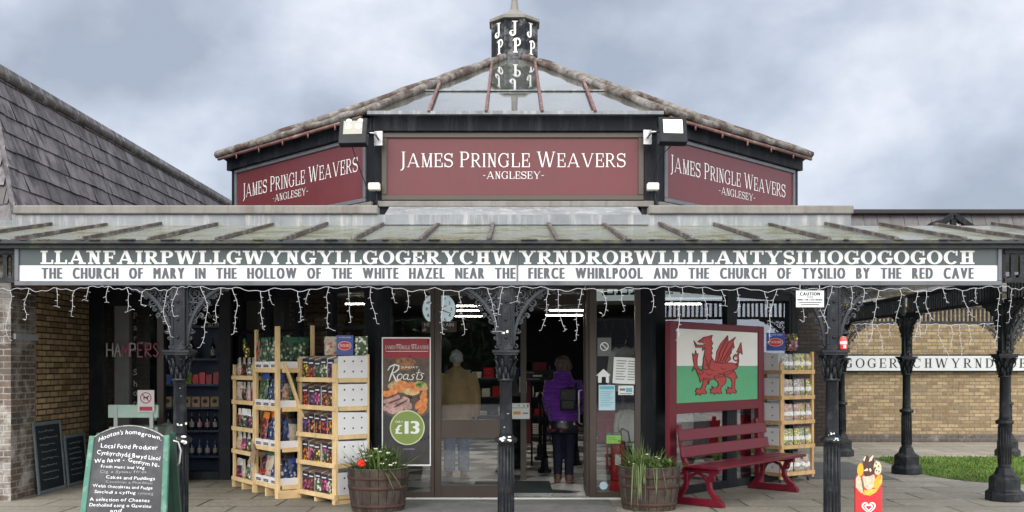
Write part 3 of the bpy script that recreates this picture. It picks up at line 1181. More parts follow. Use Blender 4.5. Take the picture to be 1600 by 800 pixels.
sb(g, 'glass_lap_strip', lead)
g = MB()
e = octa(EA, EZ)
ap_ = Vector((CX, CY, rz(0.0)))
for k in range(1, 8):
    g.add([e[k], e[(k + 1) % 8], ap_], [(0, 1, 2)])
sb(g, 'roof_slope', lead_dark)
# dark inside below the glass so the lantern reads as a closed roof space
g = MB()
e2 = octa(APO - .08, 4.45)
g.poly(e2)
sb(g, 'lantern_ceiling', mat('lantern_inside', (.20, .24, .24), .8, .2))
hv = octa(EA + .03, rz(EA + .03))
for k in range(8):
    g = MB()
    pts = []
    r1 = random.Random(k)
    for i in range(24):
        f = i / 23
        q = hv[k].lerp(Vector((CX, CY, rz(0) + .0)), f * .91)
        pts.append(q + Vector((r1.uniform(-.008, .008), r1.uniform(-.008, .008), .035 + r1.uniform(-.012, .012))))
    g.tube(pts, [.052 + r1.uniform(-.005, .006) for _ in pts], 8)
    sb(g, 'hip_flashing', lead_dark)
for k in (7, 1):
    g = MB()
    a_, b_ = hv[k], hv[(k + 1) % 8]
    r1 = random.Random(k + 40)
    pts = [a_.lerp(b_, i / 30) + Vector((r1.uniform(-.01, .01), 0, .035 + r1.uniform(-.012, .014))) for i in range(31)]
    g.tube(pts, [.045 + r1.uniform(-.006, .010) for _ in pts], 7)
    sb(g, 'eave_flashing', lead_dark)
    g = MB()
    n_ = (a_ + b_) / 2 - Vector((CX, CY, EZ))
    n_.normalize()
    g.tube([a_.lerp(b_, .02) + n_ * .02 - Vector((0, 0, .04)), a_.lerp(b_, .98) + n_ * .02 - Vector((0, 0, .04))], .022, 8)
    for i in (1, 2, 3, 4, 5):
        q = a_.lerp(b_, i / 6) + n_ * .03 - Vector((0, 0, .05))
        g.tube([q, q - Vector((0, 0, .06))], .013, 6)
    sb(g, 'eave_gutter', red_bar)
g = MB()
g.bar(rp(-EA * t22, EA + .02, 0), rp(EA * t22, EA + .02, 0), .06, .04)
sb(g, 'eave_flashing', lead)

# letter cupola
CU_R, CZ0, CZ1 = .350, 6.28, 7.07
o8 = lambda ap, z: [q for q in octa(ap, z)]
g = MB()
a, b = o8(CU_R, CZ0), o8(CU_R, CZ1)
for k in range(8):
    g.quad(a[k], a[(k + 1) % 8], b[(k + 1) % 8], b[k])
for k in range(8):
    g.bar(a[k], b[k], .035, .035)
cup = sb(g, 'cupola', mat('cupola_black', (.008, .010, .014), .6, .15, var=.3, dirt=(.2, .2, .2), dscale=7, damt=.6))
g = MB()
prof = [(CU_R + .02, CZ1 - .01), (CU_R + .05, CZ1), (CU_R + .045, CZ1 + .045), (.12, CZ1 + .20), (.07, CZ1 + .24), (.052, CZ1 + .38), (.05, CZ1 + .85), (.0, CZ1 + .95)]
g.lathe([(r_c / math.cos(R(22.5)), z) for r_c, z in prof], 8, (CX, CY, 0), a0=R(22.5), smooth=False)
sb(g, 'cupola_cap', coping_mat, parent=cup)
g = MB()
g.lathe([(CU_R + .12, CZ0 - .06), (CU_R + .07, CZ0 + .08), (CU_R + .03, CZ0 + .12)], 8, (CX, CY, 0), a0=R(22.5), smooth=False)
sb(g, 'cupola_skirt', lead_dark, parent=cup)


def curl_J(mb, fn):
    pts = [(.02, .98), (.02, .5), (.02, .25)] + [(-.12 + .14 * math.cos(R(a)), .17 + .17 * math.sin(R(a))) for a in range(0, -300, -24)]
    ws = [.13] * 3 + [.13 - .08 * i / 12 for i in range(13)]
    mb.ribbon(pts, ws, fn, 0, .006)
    mb.ribbon([(-.14, .97), (.17, .97)], .06, fn, 0, .0064)
    mb.ribbon([(-.26 + .05 * math.cos(R(a)) + .05, .15 + .05 * math.sin(R(a))) for a in range(0, 361, 40)], .06, fn, 0, .0062)


def curl_P(mb, fn):
    mb.ribbon([(-.02, .0), (-.02, .9)], .13, fn, 0, .006)
    mb.ribbon([(-.16, .02), (.12, .02)], .06, fn, 0, .0064)
    pts = [(-.17, .82), (-.08, .93)] + [(.09 + .16 * math.cos(R(a)), .72 + .25 * math.sin(R(a))) for a in range(120, -200, -22)]
    ws = [.05, .08] + [.12 - .07 * (i / 14) for i in range(15)]
    mb.ribbon(pts, ws[:len(pts)], fn, 0, .0062)


for k in (7, 0, 1):
    a_, b_ = a[k], a[(k + 1) % 8]
    mid = (a_ + b_) / 2
    ux = (b_ - a_).normalized()
    no = (mid - Vector((CX, CY, mid.z))).normalized()
    g = MB()
    curl_J(g, lambda u, v, d: Vector((mid.x, mid.y, 0)) + ux * (u * .27 - .0) + no * (d + .004) + Vector((0, 0, 6.80 + v * .225)))
    curl_P(g, lambda u, v, d: Vector((mid.x, mid.y, 0)) + ux * (u * .27 + .02) + no * (d + .004) + Vector((0, 0, 6.53 + v * .225)))
    sb(g, 'cupola_lettering', mat('cream_letter', (.62, .63, .60), .6, .3, var=.1), parent=cup)

# ------------------------------------------------------------------ the three shop signs
TXT1, TXT2 = 'JAMES PRINGLE WEAVERS', '-ANGLESEY-'
BIG = {0: 1.12, 6: 1.12, 14: 1.12}


def shop_sign(label, T, x0, x1, z0, z1, tx0, tx1, tz, th, sx0, sx1, sz, sh_, fw, fm):
    # root stands at the middle of the board's foot, turned with the facet
    ang = T.to_euler().z
    c_ = T @ Vector(((x0 + x1) / 2, -.04, z0))
    root = thing('shop_sign', label, 'sign', c_, ang, 'burgundy shop signs round the octagon')
    inv = ROOTM[root.name].inverted() @ T
    g = MB(inv)
    g.box(x0, x1, -.055, .0, z0, z0 + fw)
    g.box(x0, x1, -.055, .0, z1 - fw, z1)
    g.box(x0, x0 + fw, -.053, .0, z0 + fw, z1 - fw)
    g.box(x1 - fw, x1, -.053, .0, z0 + fw, z1 - fw)
    g.build('frame', fm, root, bevel=.006)
    g = MB(inv)
    g.box(x0 + fw, x1 - fw, -.03, .0, z0 + fw, z1 - fw)
    g.build('panel', maroon, root)
    g = MB(inv)
    fn = lambda u, v, d: Vector((u, -.033 - d, v))
    serif_text(g, TXT1, ROMAN, fn, tx0, tx1, tz, th, gap=.13, space=.42, big=BIG)
    g.build('lettering', white_paint, root, recalc=False)
    g = MB(inv)
    serif_text(g, TXT2, ROMAN, fn, sx0, sx1, sz, sh_, gap=.12)
    g.build('lettering', white_paint, root, recalc=False)
    return root


shop_sign('wide burgundy shop sign facing squarely forward over the doors', TF, fx(597), fx(1005), 3.585, 4.398, fx(628), fx(977), 3.985, .165, fx(755), fx(850), 3.845, .088, .065, brown_frame)
shop_sign('burgundy shop sign turned away on the facet under the dimmer floodlight', TL, .10, 3.2, 3.585, 4.398, .33, 3.03, 3.98, .18, 1.1, 1.95, 3.83, .095, .05, grey_frame)
shop_sign('burgundy shop sign turned away on the facet under the brighter floodlight', TR, .15, 3.25, 3.585, 4.398, .29, 3.0, 3.98, .18, 1.33, 2.2, 3.83, .095, .05, grey_frame)

# ------------------------------------------------------------------ floodlights and junction boxes
def floodlight(label, pos, yaw, strength, bulbs):
    r = thing('floodlight', label, 'floodlight', pos, yaw, 'floodlights on the shop corners')
    M = Matrix.Rotation(R(-14), 4, 'X')
    g = MB(M)
    g.box(-.165, .165, -.05, .06, -.17, .15)
    for k in range(6):
        g.box(-.14 + .05 * k, -.125 + .05 * k, .06, .10, -.13, .12)
    h = g.build('housing', black_paint, r, bevel=.012)
    g = MB(M)
    g.box(-.112, .112, -.056, -.05, -.055, .112)
    g.build('lamp_glass', mat('floodlight_glass_%d' % int(strength * 10), (.14, .14, .12) if bulbs else (.9, .9, .85), .3, .4, emit=((1.0, .88, .60), strength)), r)
    if bulbs:
        g = MB(M)
        for x in (-.055, .065):
            g.ball((x, -.06, .04), .036, .016, .03)
        g.ball((-.05, -.06, .115), .03, .012, .016)
        g.ball((.085, -.06, .115), .03, .012, .016)
        g.build('lamp_bulb', mat('bright_bulb', (.9, .9, .8), .3, .4, emit=((1, .93, .68), 1.6)), r)
    g = MB()
    s_ = 1 if pos[0] < 0 else -1
    g.tube([(s_ * .165, 0, -.02), (s_ * .24, .0, -.02), (s_ * .24, .22, -.04)], .014, 6)
    g.box(s_ * .24 - .05, s_ * .24 + .05, .20, .24, -.12, .05)
    g.build('bracket', steel, r)
    g = MB()
    if pos[0] < 0:
        pts = [(-.03, .04, -.17), (0.0, .10, -.30), (.06, .18, -.5), (.14, .22, -.72), (.2, .24, -.82)]
    else:
        pts = [(.0, .06, -.17), (-.08, .16, -.25), (-.14, .22, -.4), (-.17, .24, -.62)]
    g.tube(pts, .006, 5)
    g.build('cable', black_paint, r)


floodlight('dim floodlight with two bulbs showing, on the black corner post', at(553, 206, 11.62), R(-6), .08, True)
floodlight('dazzling bright floodlight on the black corner post', at(1050, 204, 11.62), R(6), .85, False)
for px, lb in ((585, 'small cream junction box under the dim floodlight'), (1020, 'small cream junction box under the dazzling floodlight')):
    q = at(px, 298, 11.86)
    r = thing('junction_box', lb, 'junction box', q, 0, 'junction boxes below the floodlights')
    g = MB()
    g.box(-.07, .07, -.05, .05, 0, .09)
    g.build('box_body', mat('cream_plastic', (.62, .60, .50), .5, .4, dirt=(.3, .3, .25), dscale=6), r, bevel=.012)
    g = MB()
    g.tube([(.02, 0, 0), (.03, -.02, -.10), (.05, -.03, -.2), (.02, -.06, -.3)], .008, 5)
    g.build('cable', black_paint, r)

# ------------------------------------------------------------------ brick wing with the steep slate roof, beside the shop
WX = -5.95
wing = thing('brick_wing', 'brick building with a steep dark slate roof beside the shop', 'building', (-8.5, 15, 0))


def slates(mb, o, u, v, ulen, rows, gauge=.25, wid=.29, clip=None, seed=1):
    """overlapping slates, each its own tilted piece"""
    r1 = random.Random(seed)
    o, u, v = Vector(o), Vector(u).normalized(), Vector(v).normalized()
    n = u.cross(v).normalized()
    if n.y > 0.3 or n.x < -0.3:
        n = -n
    for r_i in range(rows):
        off = (r_i % 2) * wid / 2
        k = int(ulen / wid) + 2
        for j in range(-1, k):
            a0 = j * wid + off + .005
            a1 = a0 + wid - .010
            b0 = r_i * gauge
            b1 = b0 + gauge * 1.12
            lo = clip(b0 + gauge / 2) if clip else (0, ulen)
            a0, a1 = max(a0, lo[0]), min(a1, lo[1])
            if a1 - a0 < .02:
                continue
            l = r1.uniform(.018, .030)
            db = r1.uniform(-.007, .007)
            P = lambda a_, b_, h: o + u * a_ + v * b_ + n * h
            mb.add([P(a0, b0 + db, l), P(a1, b0 + db, l + r1.uniform(-.003, .003)), P(a1, b1, .002), P(a0, b1, .002), P(a0, b0 + db, 0), P(a1, b0 + db, 0)],
                   [(0, 1, 2, 3), (4, 5, 1, 0)])


PT = .325
g = MB()
bz, tz, y0, y1 = 3.0, 5.2, 11.46, 26.0
bx = -5.67
tx = bx - PT * (tz - bz)
ty = y0 + PT * (tz - bz)
sl_len = math.hypot(tz - bz, PT * (tz - bz))
slates(g, (bx, y0, bz), (0, 1, 0), (-PT, 0, 1), y1 - y0, int(sl_len / .25) + 1, clip=lambda b: (b * PT / math.hypot(1, PT), y1 - y0), seed=5)
slates(g, (-12, y0, bz), (1, 0, 0), (0, PT, 1), 12 + bx, int(sl_len / .25) + 1, clip=lambda b: (0, 12 + bx - b * PT / math.hypot(1, PT)), seed=6)
g.build('slate_roof', slate_mat, wing, world=True, recalc=False)
g = MB()
g.add([(bx - .01, y0 + .01, bz), (bx - .01, y1, bz), (tx - .01, y1, tz), (tx - .01, ty + .01, tz), (-12, y0 + .01, bz), (-12, ty + .01, tz), (-12, y1, tz)],
      [(0, 1, 2, 3), (4, 0, 3, 5), (5, 3, 2, 6)])
g.build('roof_deck', black_wood, wing, world=True)
g = MB()
r1 = random.Random(2)
pts = [Vector((tx, ty - .05 + i * .5, tz + .02 + r1.uniform(-.006, .006))) for i in range(30)]
g.tube(pts, .075, 8)
g.tube([(-12, ty, tz + .02), (tx, ty, tz + .02)], .075, 8)
g.build('ridge', mat('mossy_ridge', (.045, .041, .037), .8, .2, var=.4, vscale=8, bump=.5, dirt=(.18, .18, .16), dscale=5, damt=.6), wing, world=True)
g = MB()
g.bar((bx + .01, y0, bz + .0), (tx + .01, ty, tz), .05, .03)
g.build('hip_flashing', slate_mat, wing, world=True)
g = MB()
g.box(-12, WX, 12.45, 14.2, 0, 2.96)
g.box(-12, WX - .3, 14.2, 26, 0, 2.96)
g.build('side_wall', shade_brick, wing, world=True)
g = MB()
g.box(-12, WX + .012, 11.83, 12.449, 0, 2.97)
g.build('brick_pier', pier_brick, wing, world=True)
g = MB()
g.box(-12, bx + .05, y0 - .06, y0 + .14, 2.86, 2.998)
g.box(bx - .12, bx + .05, y0 + .14, 26, 2.86, 2.998)
g.build('eaves_fascia', black_wood, wing, world=True)
g = MB()
g.box(WX + .0125, WX + .045, 11.88, 12.46, 1.92, 1.99)
g.build('wall_bracket', mat('pale_steel_plate', (.30, .33, .36), .5, .4), wing, world=True, bevel=.004)

# ------------------------------------------------------------------ brick building across the courtyard
court = thing('brick_wing', 'long tan brick building with a slate roof across the courtyard', 'building', (10, 21.1, 0))
g = MB()
g.box(3.5, 20, 21.1, 30, 0, 3.2)
g.build('wall', tan_brick, court, world=True)
g = MB()
g.box(3.5, 20, 21.02, 21.097, 0, .17)
g.build('plinth', plinth_brick, court, world=True, bevel=.01)
g = MB()
g.box(5.62, 6.30, 19.9, 21.0, 0, 3.1)  # dark pier put in for a stretch of wall in shadow
g.build('brick_pier', dark_brick, court, world=True)
g = MB()
slates(g, (3.5, 20.95, 3.15), (1, 0, 0), (0, PT, 1), 16.5, 7, gauge=.255, wid=.29, seed=9)
g.build('slate_roof', mat('lighter_roof_slate', (.080, .075, .080), .55, .4, var=.2, vscale=7, bump=.3, dirt=(.045, .04, .04), dscale=2.6, damt=.7, streak=True, island=.16), court, world=True, recalc=False)
g = MB()
g.quad((3.5, 20.97, 3.15), (20, 20.97, 3.15), (20, 20.97 + PT * 1.73, 4.88), (3.5, 20.97 + PT * 1.73, 4.88))
g.quad((3.5, 20.97 + PT * 1.73, 4.88), (20, 20.97 + PT * 1.73, 4.88), (20, 30, 4.88), (3.5, 30, 4.88))
g.build('roof_deck', black_wood, court, world=True)
g = MB()
g.box(3.4, 20, 21.36, 21.62, 4.86, 4.96)
g.build('ridge', mat('dark_ridge_cap', (.022, .020, .020), .7, .3), court, world=True, bevel=.02)
g = MB()
q = at(1490, 335.5, 20.3)
zb = at(1490, 358, 20.3).z
for s_ in (-1, 1):
    g.bar((q.x + s_ * .60, 20.3, zb - .12), (q.x, 20.3, q.z), .10, .10)
    g.quad((q.x, 20.3, q.z), (q.x, 21.6, q.z), (q.x + s_ * .60, 21.6, zb - .12), (q.x + s_ * .60, 20.3, zb - .12))
g.box(q.x - .05, q.x + .05, 20.28, 20.36, zb - .3, q.z - .05)
gab = g.build('gable', black_wood, court, world=True)
g = MB()
g.add([(q.x - .5, 20.36, zb - .2), (q.x + .5, 20.36, zb - .2), (q.x, 20.36, q.z - .08)], [(0, 1, 2)])
gg = g.build('gable_panel', white_paint, court, world=True)
st = thing('station_sign', 'long white name board with black serif capitals on the courtyard wall', 'sign', (10, 21.0, 1.49))
g = MB()
g.box(5.0, 17, 21.0, 21.05, 1.475, 1.845)
g.build('frame', black_paint, st, world=True)
g = MB()
g.box(5.03, 16.97, 20.985, 21.0, 1.505, 1.815)
g.build('board', sign_white, st, world=True)
g = MB()
fn = lambda u, v, d: Vector((u, 20.982 - d, v))
X21 = lambda px: (px - 800) / FPX * 20.98
for tx_, a_, b_ in (('YLLG', 1277, 1332), ('OGERYCHWYRNDROB', 1337, 1604), ('WLLLLANTYSIL', 1609, 1810)):
    serif_text(g, tx_, CLAR, fn, X21(a_), X21(b_), 1.565, .195, gap=.30)
g.build('lettering', black_letter, st, world=True, recalc=False)

# ------------------------------------------------------------------ farm shop front between the wing and the octagon
farm = thing('farm_shop_front', 'dark glazed farm shop front in the corner beside the brick wall', 'shop front', (-4.95, 14.1, 0))
f14 = lambda px: (px - 800) / FPX * 14.1
z14 = lambda py: EYE + (572 - py) / FPX * 14.1
for a_, b_, c_ in ((138, 164, .12), (344, 362, .08)):
    g = MB()
    g.box(f14(a_), f14(b_), 14.04, 14.2, 0, 2.9)
    g.build('frame_post', black_paint, farm, world=True, bevel=.006)
g = MB()
g.box(f14(164), f14(344), 14.05, 14.17, 2.45, 2.9)
g.build('frame_head', black_paint, farm, world=True, bevel=.006)
g = MB()
g.box(f14(164), f14(344), 14.05, 14.17, 0, .12)
g.build('frame_sill', black_paint, farm, world=True, bevel=.006)
g = MB()
g.box(f14(181), f14(204), 14.045, 14.16, .12, 2.45)
g.build('mullion', mat('grey_mullion', (.10, .105, .105), .5, .4), farm, world=True, bevel=.006)
g = MB()
g.box(f14(247), f14(258), 14.045, 14.16, .12, 2.45)
g.build('mullion', brown_frame, farm, world=True, bevel=.006)
for a_, b_ in ((164, 181), (204, 247)):
    g = MB()
    g.quad((f14(a_), 14.10, .12), (f14(b_), 14.10, .12), (f14(b_), 14.10, 2.45), (f14(a_), 14.10, 2.45))
    g.build('pane', glass, farm, world=True)
g = MB()
fn = lambda u, v, d: Vector((u, 14.094 - d, v))
for i, ch in enumerate('FarmShop'):
    zz = [498, 516, 532, 550, 586, 604, 618, 634][i]
    sans_text(g, ch, fn, None, f14(212), z14(zz), .085, mi=0)
g.build('window_lettering', chalk_dim, farm, world=True, recalc=False)
g = MB()
g.quad((-5.95, 16.4, 0), (-4.0, 16.4, 0), (-4.0, 16.4, 2.9), (-5.95, 16.4, 2.9))
g.quad((-5.95, 14.2, 0), (-5.95, 16.4, 0), (-5.95, 16.4, 2.9), (-5.95, 14.2, 2.9))
g.quad((-4.02, 14.2, 0), (-4.02, 16.4, 0), (-4.02, 16.4, 2.9), (-4.02, 14.2, 2.9))
g.quad((-5.95, 14.1, 2.9), (-4, 14.1, 2.9), (-4, 16.4, 2.9), (-5.95, 16.4, 2.9))
g.build('interior_wall', navy, farm, world=True)
g = MB()
sans_text(g, 'Homegrown', fn, f14(288), f14(347), z14(497), .075)
sans_text(g, 'Farm', fn, f14(320), f14(347), z14(510), .075)
g.v = [v + Vector((0, -.03, 0)) for v in g.v]
g.build('sign_lettering', mat('dull_cream_letter', (.3, .28, .22), .7, .2), farm, world=True, recalc=False)

# ================================================================== THE CANOPY
ZF = 9.05                     # row of front columns
BAY = 2.955
COLX = [-0.055 + BAY * k for k in (-1, 0, 1)]
RX = 5.87                     # row of columns along the courtyard
can = thing('glass_canopy', 'long lean-to glass canopy on iron columns across the shop front', 'canopy', (0, 10, 0))
GZ0, GY0, GZ1, GY1 = 2.715, 8.93, 3.14, 10.95
barx = [(28 + 105.2 * k - 800) / FPX * 9.0 for k in range(-2, 18)]
for i in range(len(barx) - 1):
    a_, b_ = barx[i], barx[i + 1]
    g = MB()
    g.quad((a_, GY0, GZ0), (b_, GY0, GZ0), (b_, GY1, GZ1), (a_, GY1, GZ1))
    g.build('roof_pane', glass_dirty, can, world=True)
for i, x in enumerate(barx):
    g = MB()
    g.bar((x, GY0 - .02, GZ0 + .022), (x, GY1 - .02 + .03 * (i % 3), GZ1 + .022), .034, .034)
    g.ball((x, GY0 - .02, GZ0 + .02), .022, n=8, m=6)
    g.build('glazing_bar', rust_bar, can, world=True)
XL, XR = barx[0] + .01, barx[-1] - .01
g = MB()
r1 = random.Random(8)
g.box(XL, XR, 8.875, 8.99, 2.692, 2.722)
g.box(XL, XR, 8.93, 8.99, 2.655, 2.691)
for i in range(120):
    x = r1.uniform(XL, XR)
    s_ = r1.uniform(.02, .07)
    g.ball((x, 8.90 + r1.uniform(-.03, .03), 2.722), s_, .03, .011, 7, 5)
g.build('gutter', gutter_mat, can, world=True)
# upstand, coping and lead apron behind the glass
UX0, UX1 = -5.49, 3.72
g = MB()
g.box(UX0, UX1, 10.955, 11.02, 2.98, 3.262)
g.build('upstand', lead, can, world=True)
g = MB()
g.box(-7, UX0 - .01, 10.99, 11.05, 2.98, 3.21)
g.build('upstand', lead, can, world=True)
for a_, b_ in ((UX0 + .03, -1.47), (1.50, UX1 + .02)):
    g = MB()
    g.box(a_, b_, 10.92, 11.10, 3.265, 3.36)
    g.build('coping', coping_mat, can, world=True, bevel=.012)
g = MB()
r1 = random.Random(4)
n_ = 24
for j in range(n_):
    xa, xb = -1.46 + 2.95 * j / n_, -1.46 + 2.95 * (j + 1) / n_
g.add([(-1.46, 10.93, 3.15), (1.49, 10.93, 3.15), (1.49, 11.90, 3.50), (-1.46, 11.90, 3.50), (-1.46, 11.9, 3.1), (1.49, 11.9, 3.1)], [(0, 1, 2, 3), (0, 3, 4), (1, 5, 2)])
g.build('lead_apron', lead, can, world=True)
g = MB()
g.poly([(UX0, 11.0, 3.12), (UX1, 11.0, 3.12), (4.0, 14.6, 3.14), (-5.9, 14.6, 3.14)])
g.build('flat_roof', coping_mat, can, world=True)
g = MB()
g.poly([(-5.93, 10.96, 2.96), (UX1, 10.96, 2.96), (UX1, 12.0, 2.965), (4.0, 14.5, 2.97), (-5.93, 14.5, 2.97)])
g.build('soffit', black_wood, can, world=True)
for y in (9.75, 10.5):
    g = MB()
    z = GZ0 + (y - GY0) * (GZ1 - GZ0) / (GY1 - GY0)
    g.box(XL, XR, y - .03, y + .03, z - .13, z - .02)
    g.build('purlin', black_paint, can, world=True)
for x in COLX:
    g = MB()
    g.bar((x, 9.1, 2.62), (x, 10.95, 2.98), .08, .10)
    g.build('rafter', black_paint, can, world=True)
# roof of the walk round the courtyard: ridge, back slope, side slope
g = MB()
g.quad((UX1 + .03, GY1 + .01, GZ1 - .005), (9.5, GY1 + .01, GZ1 - .005), (9.5, 12.1, 2.74), (UX1 + .03, 12.1, 2.74))
g.build('roof_slope', mat('dull_zinc', (.14, .145, .15), .6, .4, var=.2), can, world=True)
g = MB()
g.tube([(UX1 + .10, GY1 + .02, GZ1 - .03), (9.5, GY1 + .02, GZ1 - .03)], .022, 8)
for i in range(8):
    g.tube([(4.3 + i * .62, GY1 + .02, GZ1 - .04), (4.3 + i * .62, GY1 + .02, GZ1 + .02)], .009, 6)
g.build('ridge_cap', red_bar, can, world=True)
g = MB()
g.quad((RX + .1, 12.1, 2.72), (RX + .1, 21, 2.72), (4.0, 21, 3.08), (4.0, 12.1, 3.08))
g.build('walkway_roof', glass_dirty, can, world=True)
g = MB()
g.quad((RX - .1, 17.75, 2.72), (13, 17.75, 2.72), (13, 21.0, 3.1), (RX - .1, 21.0, 3.1))
g.build('walkway_roof', glass_clean, can, world=True)


def lattice(mb, p0, p1, z0=2.355, z1=2.655, pitch=.075, wid=.032, slots=False):
    """fretted valance: rails, close upright bars and a rounded end to each slot"""
    p0, p1 = Vector(p0), Vector(p1)
    d = (p1 - p0)
    L = d.length
    d.normalize()
    nrm = Vector((-d.y, d.x, 0))
    P = lambda s_, o, z: p0 + d * s_ + nrm * o + Vector((0, 0, z))
    mb.bar(P(0, 0, z0 + .02), P(L, 0, z0 + .02), .07, .04)
    mb.bar(P(0, 0, z1 - .02), P(L, 0, z1 - .02), .07, .04)
    k = int(L / pitch)
    for i in range(k + 1):
        s_ = i * pitch
        mb.bar(P(s_, 0, z0 + .035), P(s_, 0, z1 - .035), wid, .03)
        if slots and i < k:
            for zc, sg in ((z0 + .04, 1), (z1 - .04, -1)):
                for q in (-1, 1):
                    mb.add([P(s_ + pitch / 2 + q * (pitch - wid) / 2, -.012, zc), P(s_ + pitch / 2 + q * (pitch - wid) / 2, -.012, zc + sg * .035),
                            P(s_ + pitch / 2 + q * .008, -.012, zc)], [(0, 1, 2)])


for a_, b_, nm in (((-6.3, ZF - .02, 0), (-4.47, ZF - .02, 0), 1), ((4.44, ZF - .02, 0), (6.3, ZF - .02, 0), 1)):
    g = MB()
    lattice(g, a_, b_, pitch=.082, wid=.034, slots=True)
    g.build('fretted_valance', iron, can, world=True)
for a_, b_ in (((RX, 9.1, 0), (RX, 11.85, 0)), ((RX, 12.0, 0), (RX, 14.8, 0)), ((RX, 14.95, 0), (RX, 17.8, 0)), ((RX + .07, 11.93, 0), (9.2, 11.93, 0)), ((RX + .07, 17.85, 0), (RX + BAY - .07, 17.85, 0)),
               ((RX + BAY + .07, 17.85, 0), (RX + 2 * BAY, 17.85, 0))):
    g = MB()
    lattice(g, a_, b_)
    g.build('fretted_valance', iron, can, world=True)
g = MB()
g.box(-4.46, 4.43, ZF - .05, ZF + .05, 2.355, 2.65)
g.build('front_beam', black_paint, can, world=True)

# ------------------------------------------------------------------ cast iron columns
def spiral(mb, c, r0, turns, a0, sgn, plane, rad=.008, n=14):
    pts = []
    for i in range(n + 1):
        f = i / n
        a = a0 + sgn * turns * 2 * PI * f
        rr = r0 * (1 - f * .86)
        pts.append(plane(c[0] + rr * math.cos(a), c[1] + rr * math.sin(a)))
    mb.tube(pts, [rad * (1 - .4 * i / n) for i in range(n + 1)], 4, cap=False)


def bracket_mesh(sg, along):
    """fretted arch spandrel, to one side of the column along x or y"""
    pl = (lambda u, v: Vector((sg * u, 0, v))) if along == 'x' else (lambda u, v: Vector((0, sg * u, v)))
    g = MB()
    arc = [(.515 - .445 * math.cos(a), 1.80 + .535 * math.sin(a)) for a in [PI / 2 * i / 12 for i in range(13)]]
    fn = lambda u, v, d: pl(u, v) + (Vector((0, d, 0)) if along == 'x' else Vector((d, 0, 0)))
    g.ribbon(arc, .026, fn, -.020, .020)
    g.ribbon([(.068, 1.78), (.068, 2.35)], .02, fn, -.021, .021)
    g.ribbon([(.06, 2.343), (.53, 2.343)], .024, fn, -.022, .022)
    for (cx_, cz_, r0, a0, s_) in ((.14, 2.26, .065, 2.0, 1), (.25, 2.27, .055, .5, -1), (.34, 2.285, .042, 3, 1), (.42, 2.302, .028, 1, -1), (.15, 2.13, .062, 4, -1), (.13, 2.01, .045, 1, 1), (.245, 2.175, .045, 2.5, 1),
                                   (.105, 1.92, .030, 0, -1), (.095, 1.855, .02, 2, 1), (.20, 2.335, .02, 2, 1), (.31, 2.225, .026, 0, 1), (.19, 2.06, .024, 5, 1), (.09, 2.07, .018, 3, 1), (.10, 2.20, .03, 3.6, 1),
                                   (.19, 2.20, .025, 5.5, -1), (.29, 2.325, .02, 1.5, 1), (.38, 2.325, .016, 1.5, -1), (.47, 2.325, .014, 1.5, 1), (.225, 2.115, .022, 1.5, -1)):
        spiral(g, (cx_, cz_), r0, 1.35, a0, s_, pl, rad=.011)
    z = 1.83
    row = 0
    while z < 2.33:
        x = .092 + .022 * (row % 2)
        while x < .5:
            c_ = min(1.0, max(0.0, (z - 1.80) / .535))
            xa = .515 - .445 * math.sqrt(max(0, 1 - c_ * c_))
            if x + .022 < xa - .004 and z < 2.315:
                g.tube([pl(x + .017 * math.cos(a), z + .017 * math.sin(a)) for a in [2 * PI * i / 8 + row for i in range(8)]], .0062, 4, cap=False)
            x += .047
        z += .040
        row += 1
    spiral(g, (.088, 1.775), .022, 1.1, PI / 2, -sg if along == 'x' else 1, pl, .010)
    g.tube([pl(.08, 2.335), pl(.20, 2.18), pl(.29, 2.15)], .007, 4)
    g.tube([pl(.08, 2.05), pl(.16, 2.08), pl(.24, 2.20), pl(.36, 2.26), pl(.46, 2.325)], .008, 4)
    g.tube([pl(.08, 1.95), pl(.12, 1.99), pl(.17, 2.05)], .007, 4)
    return g


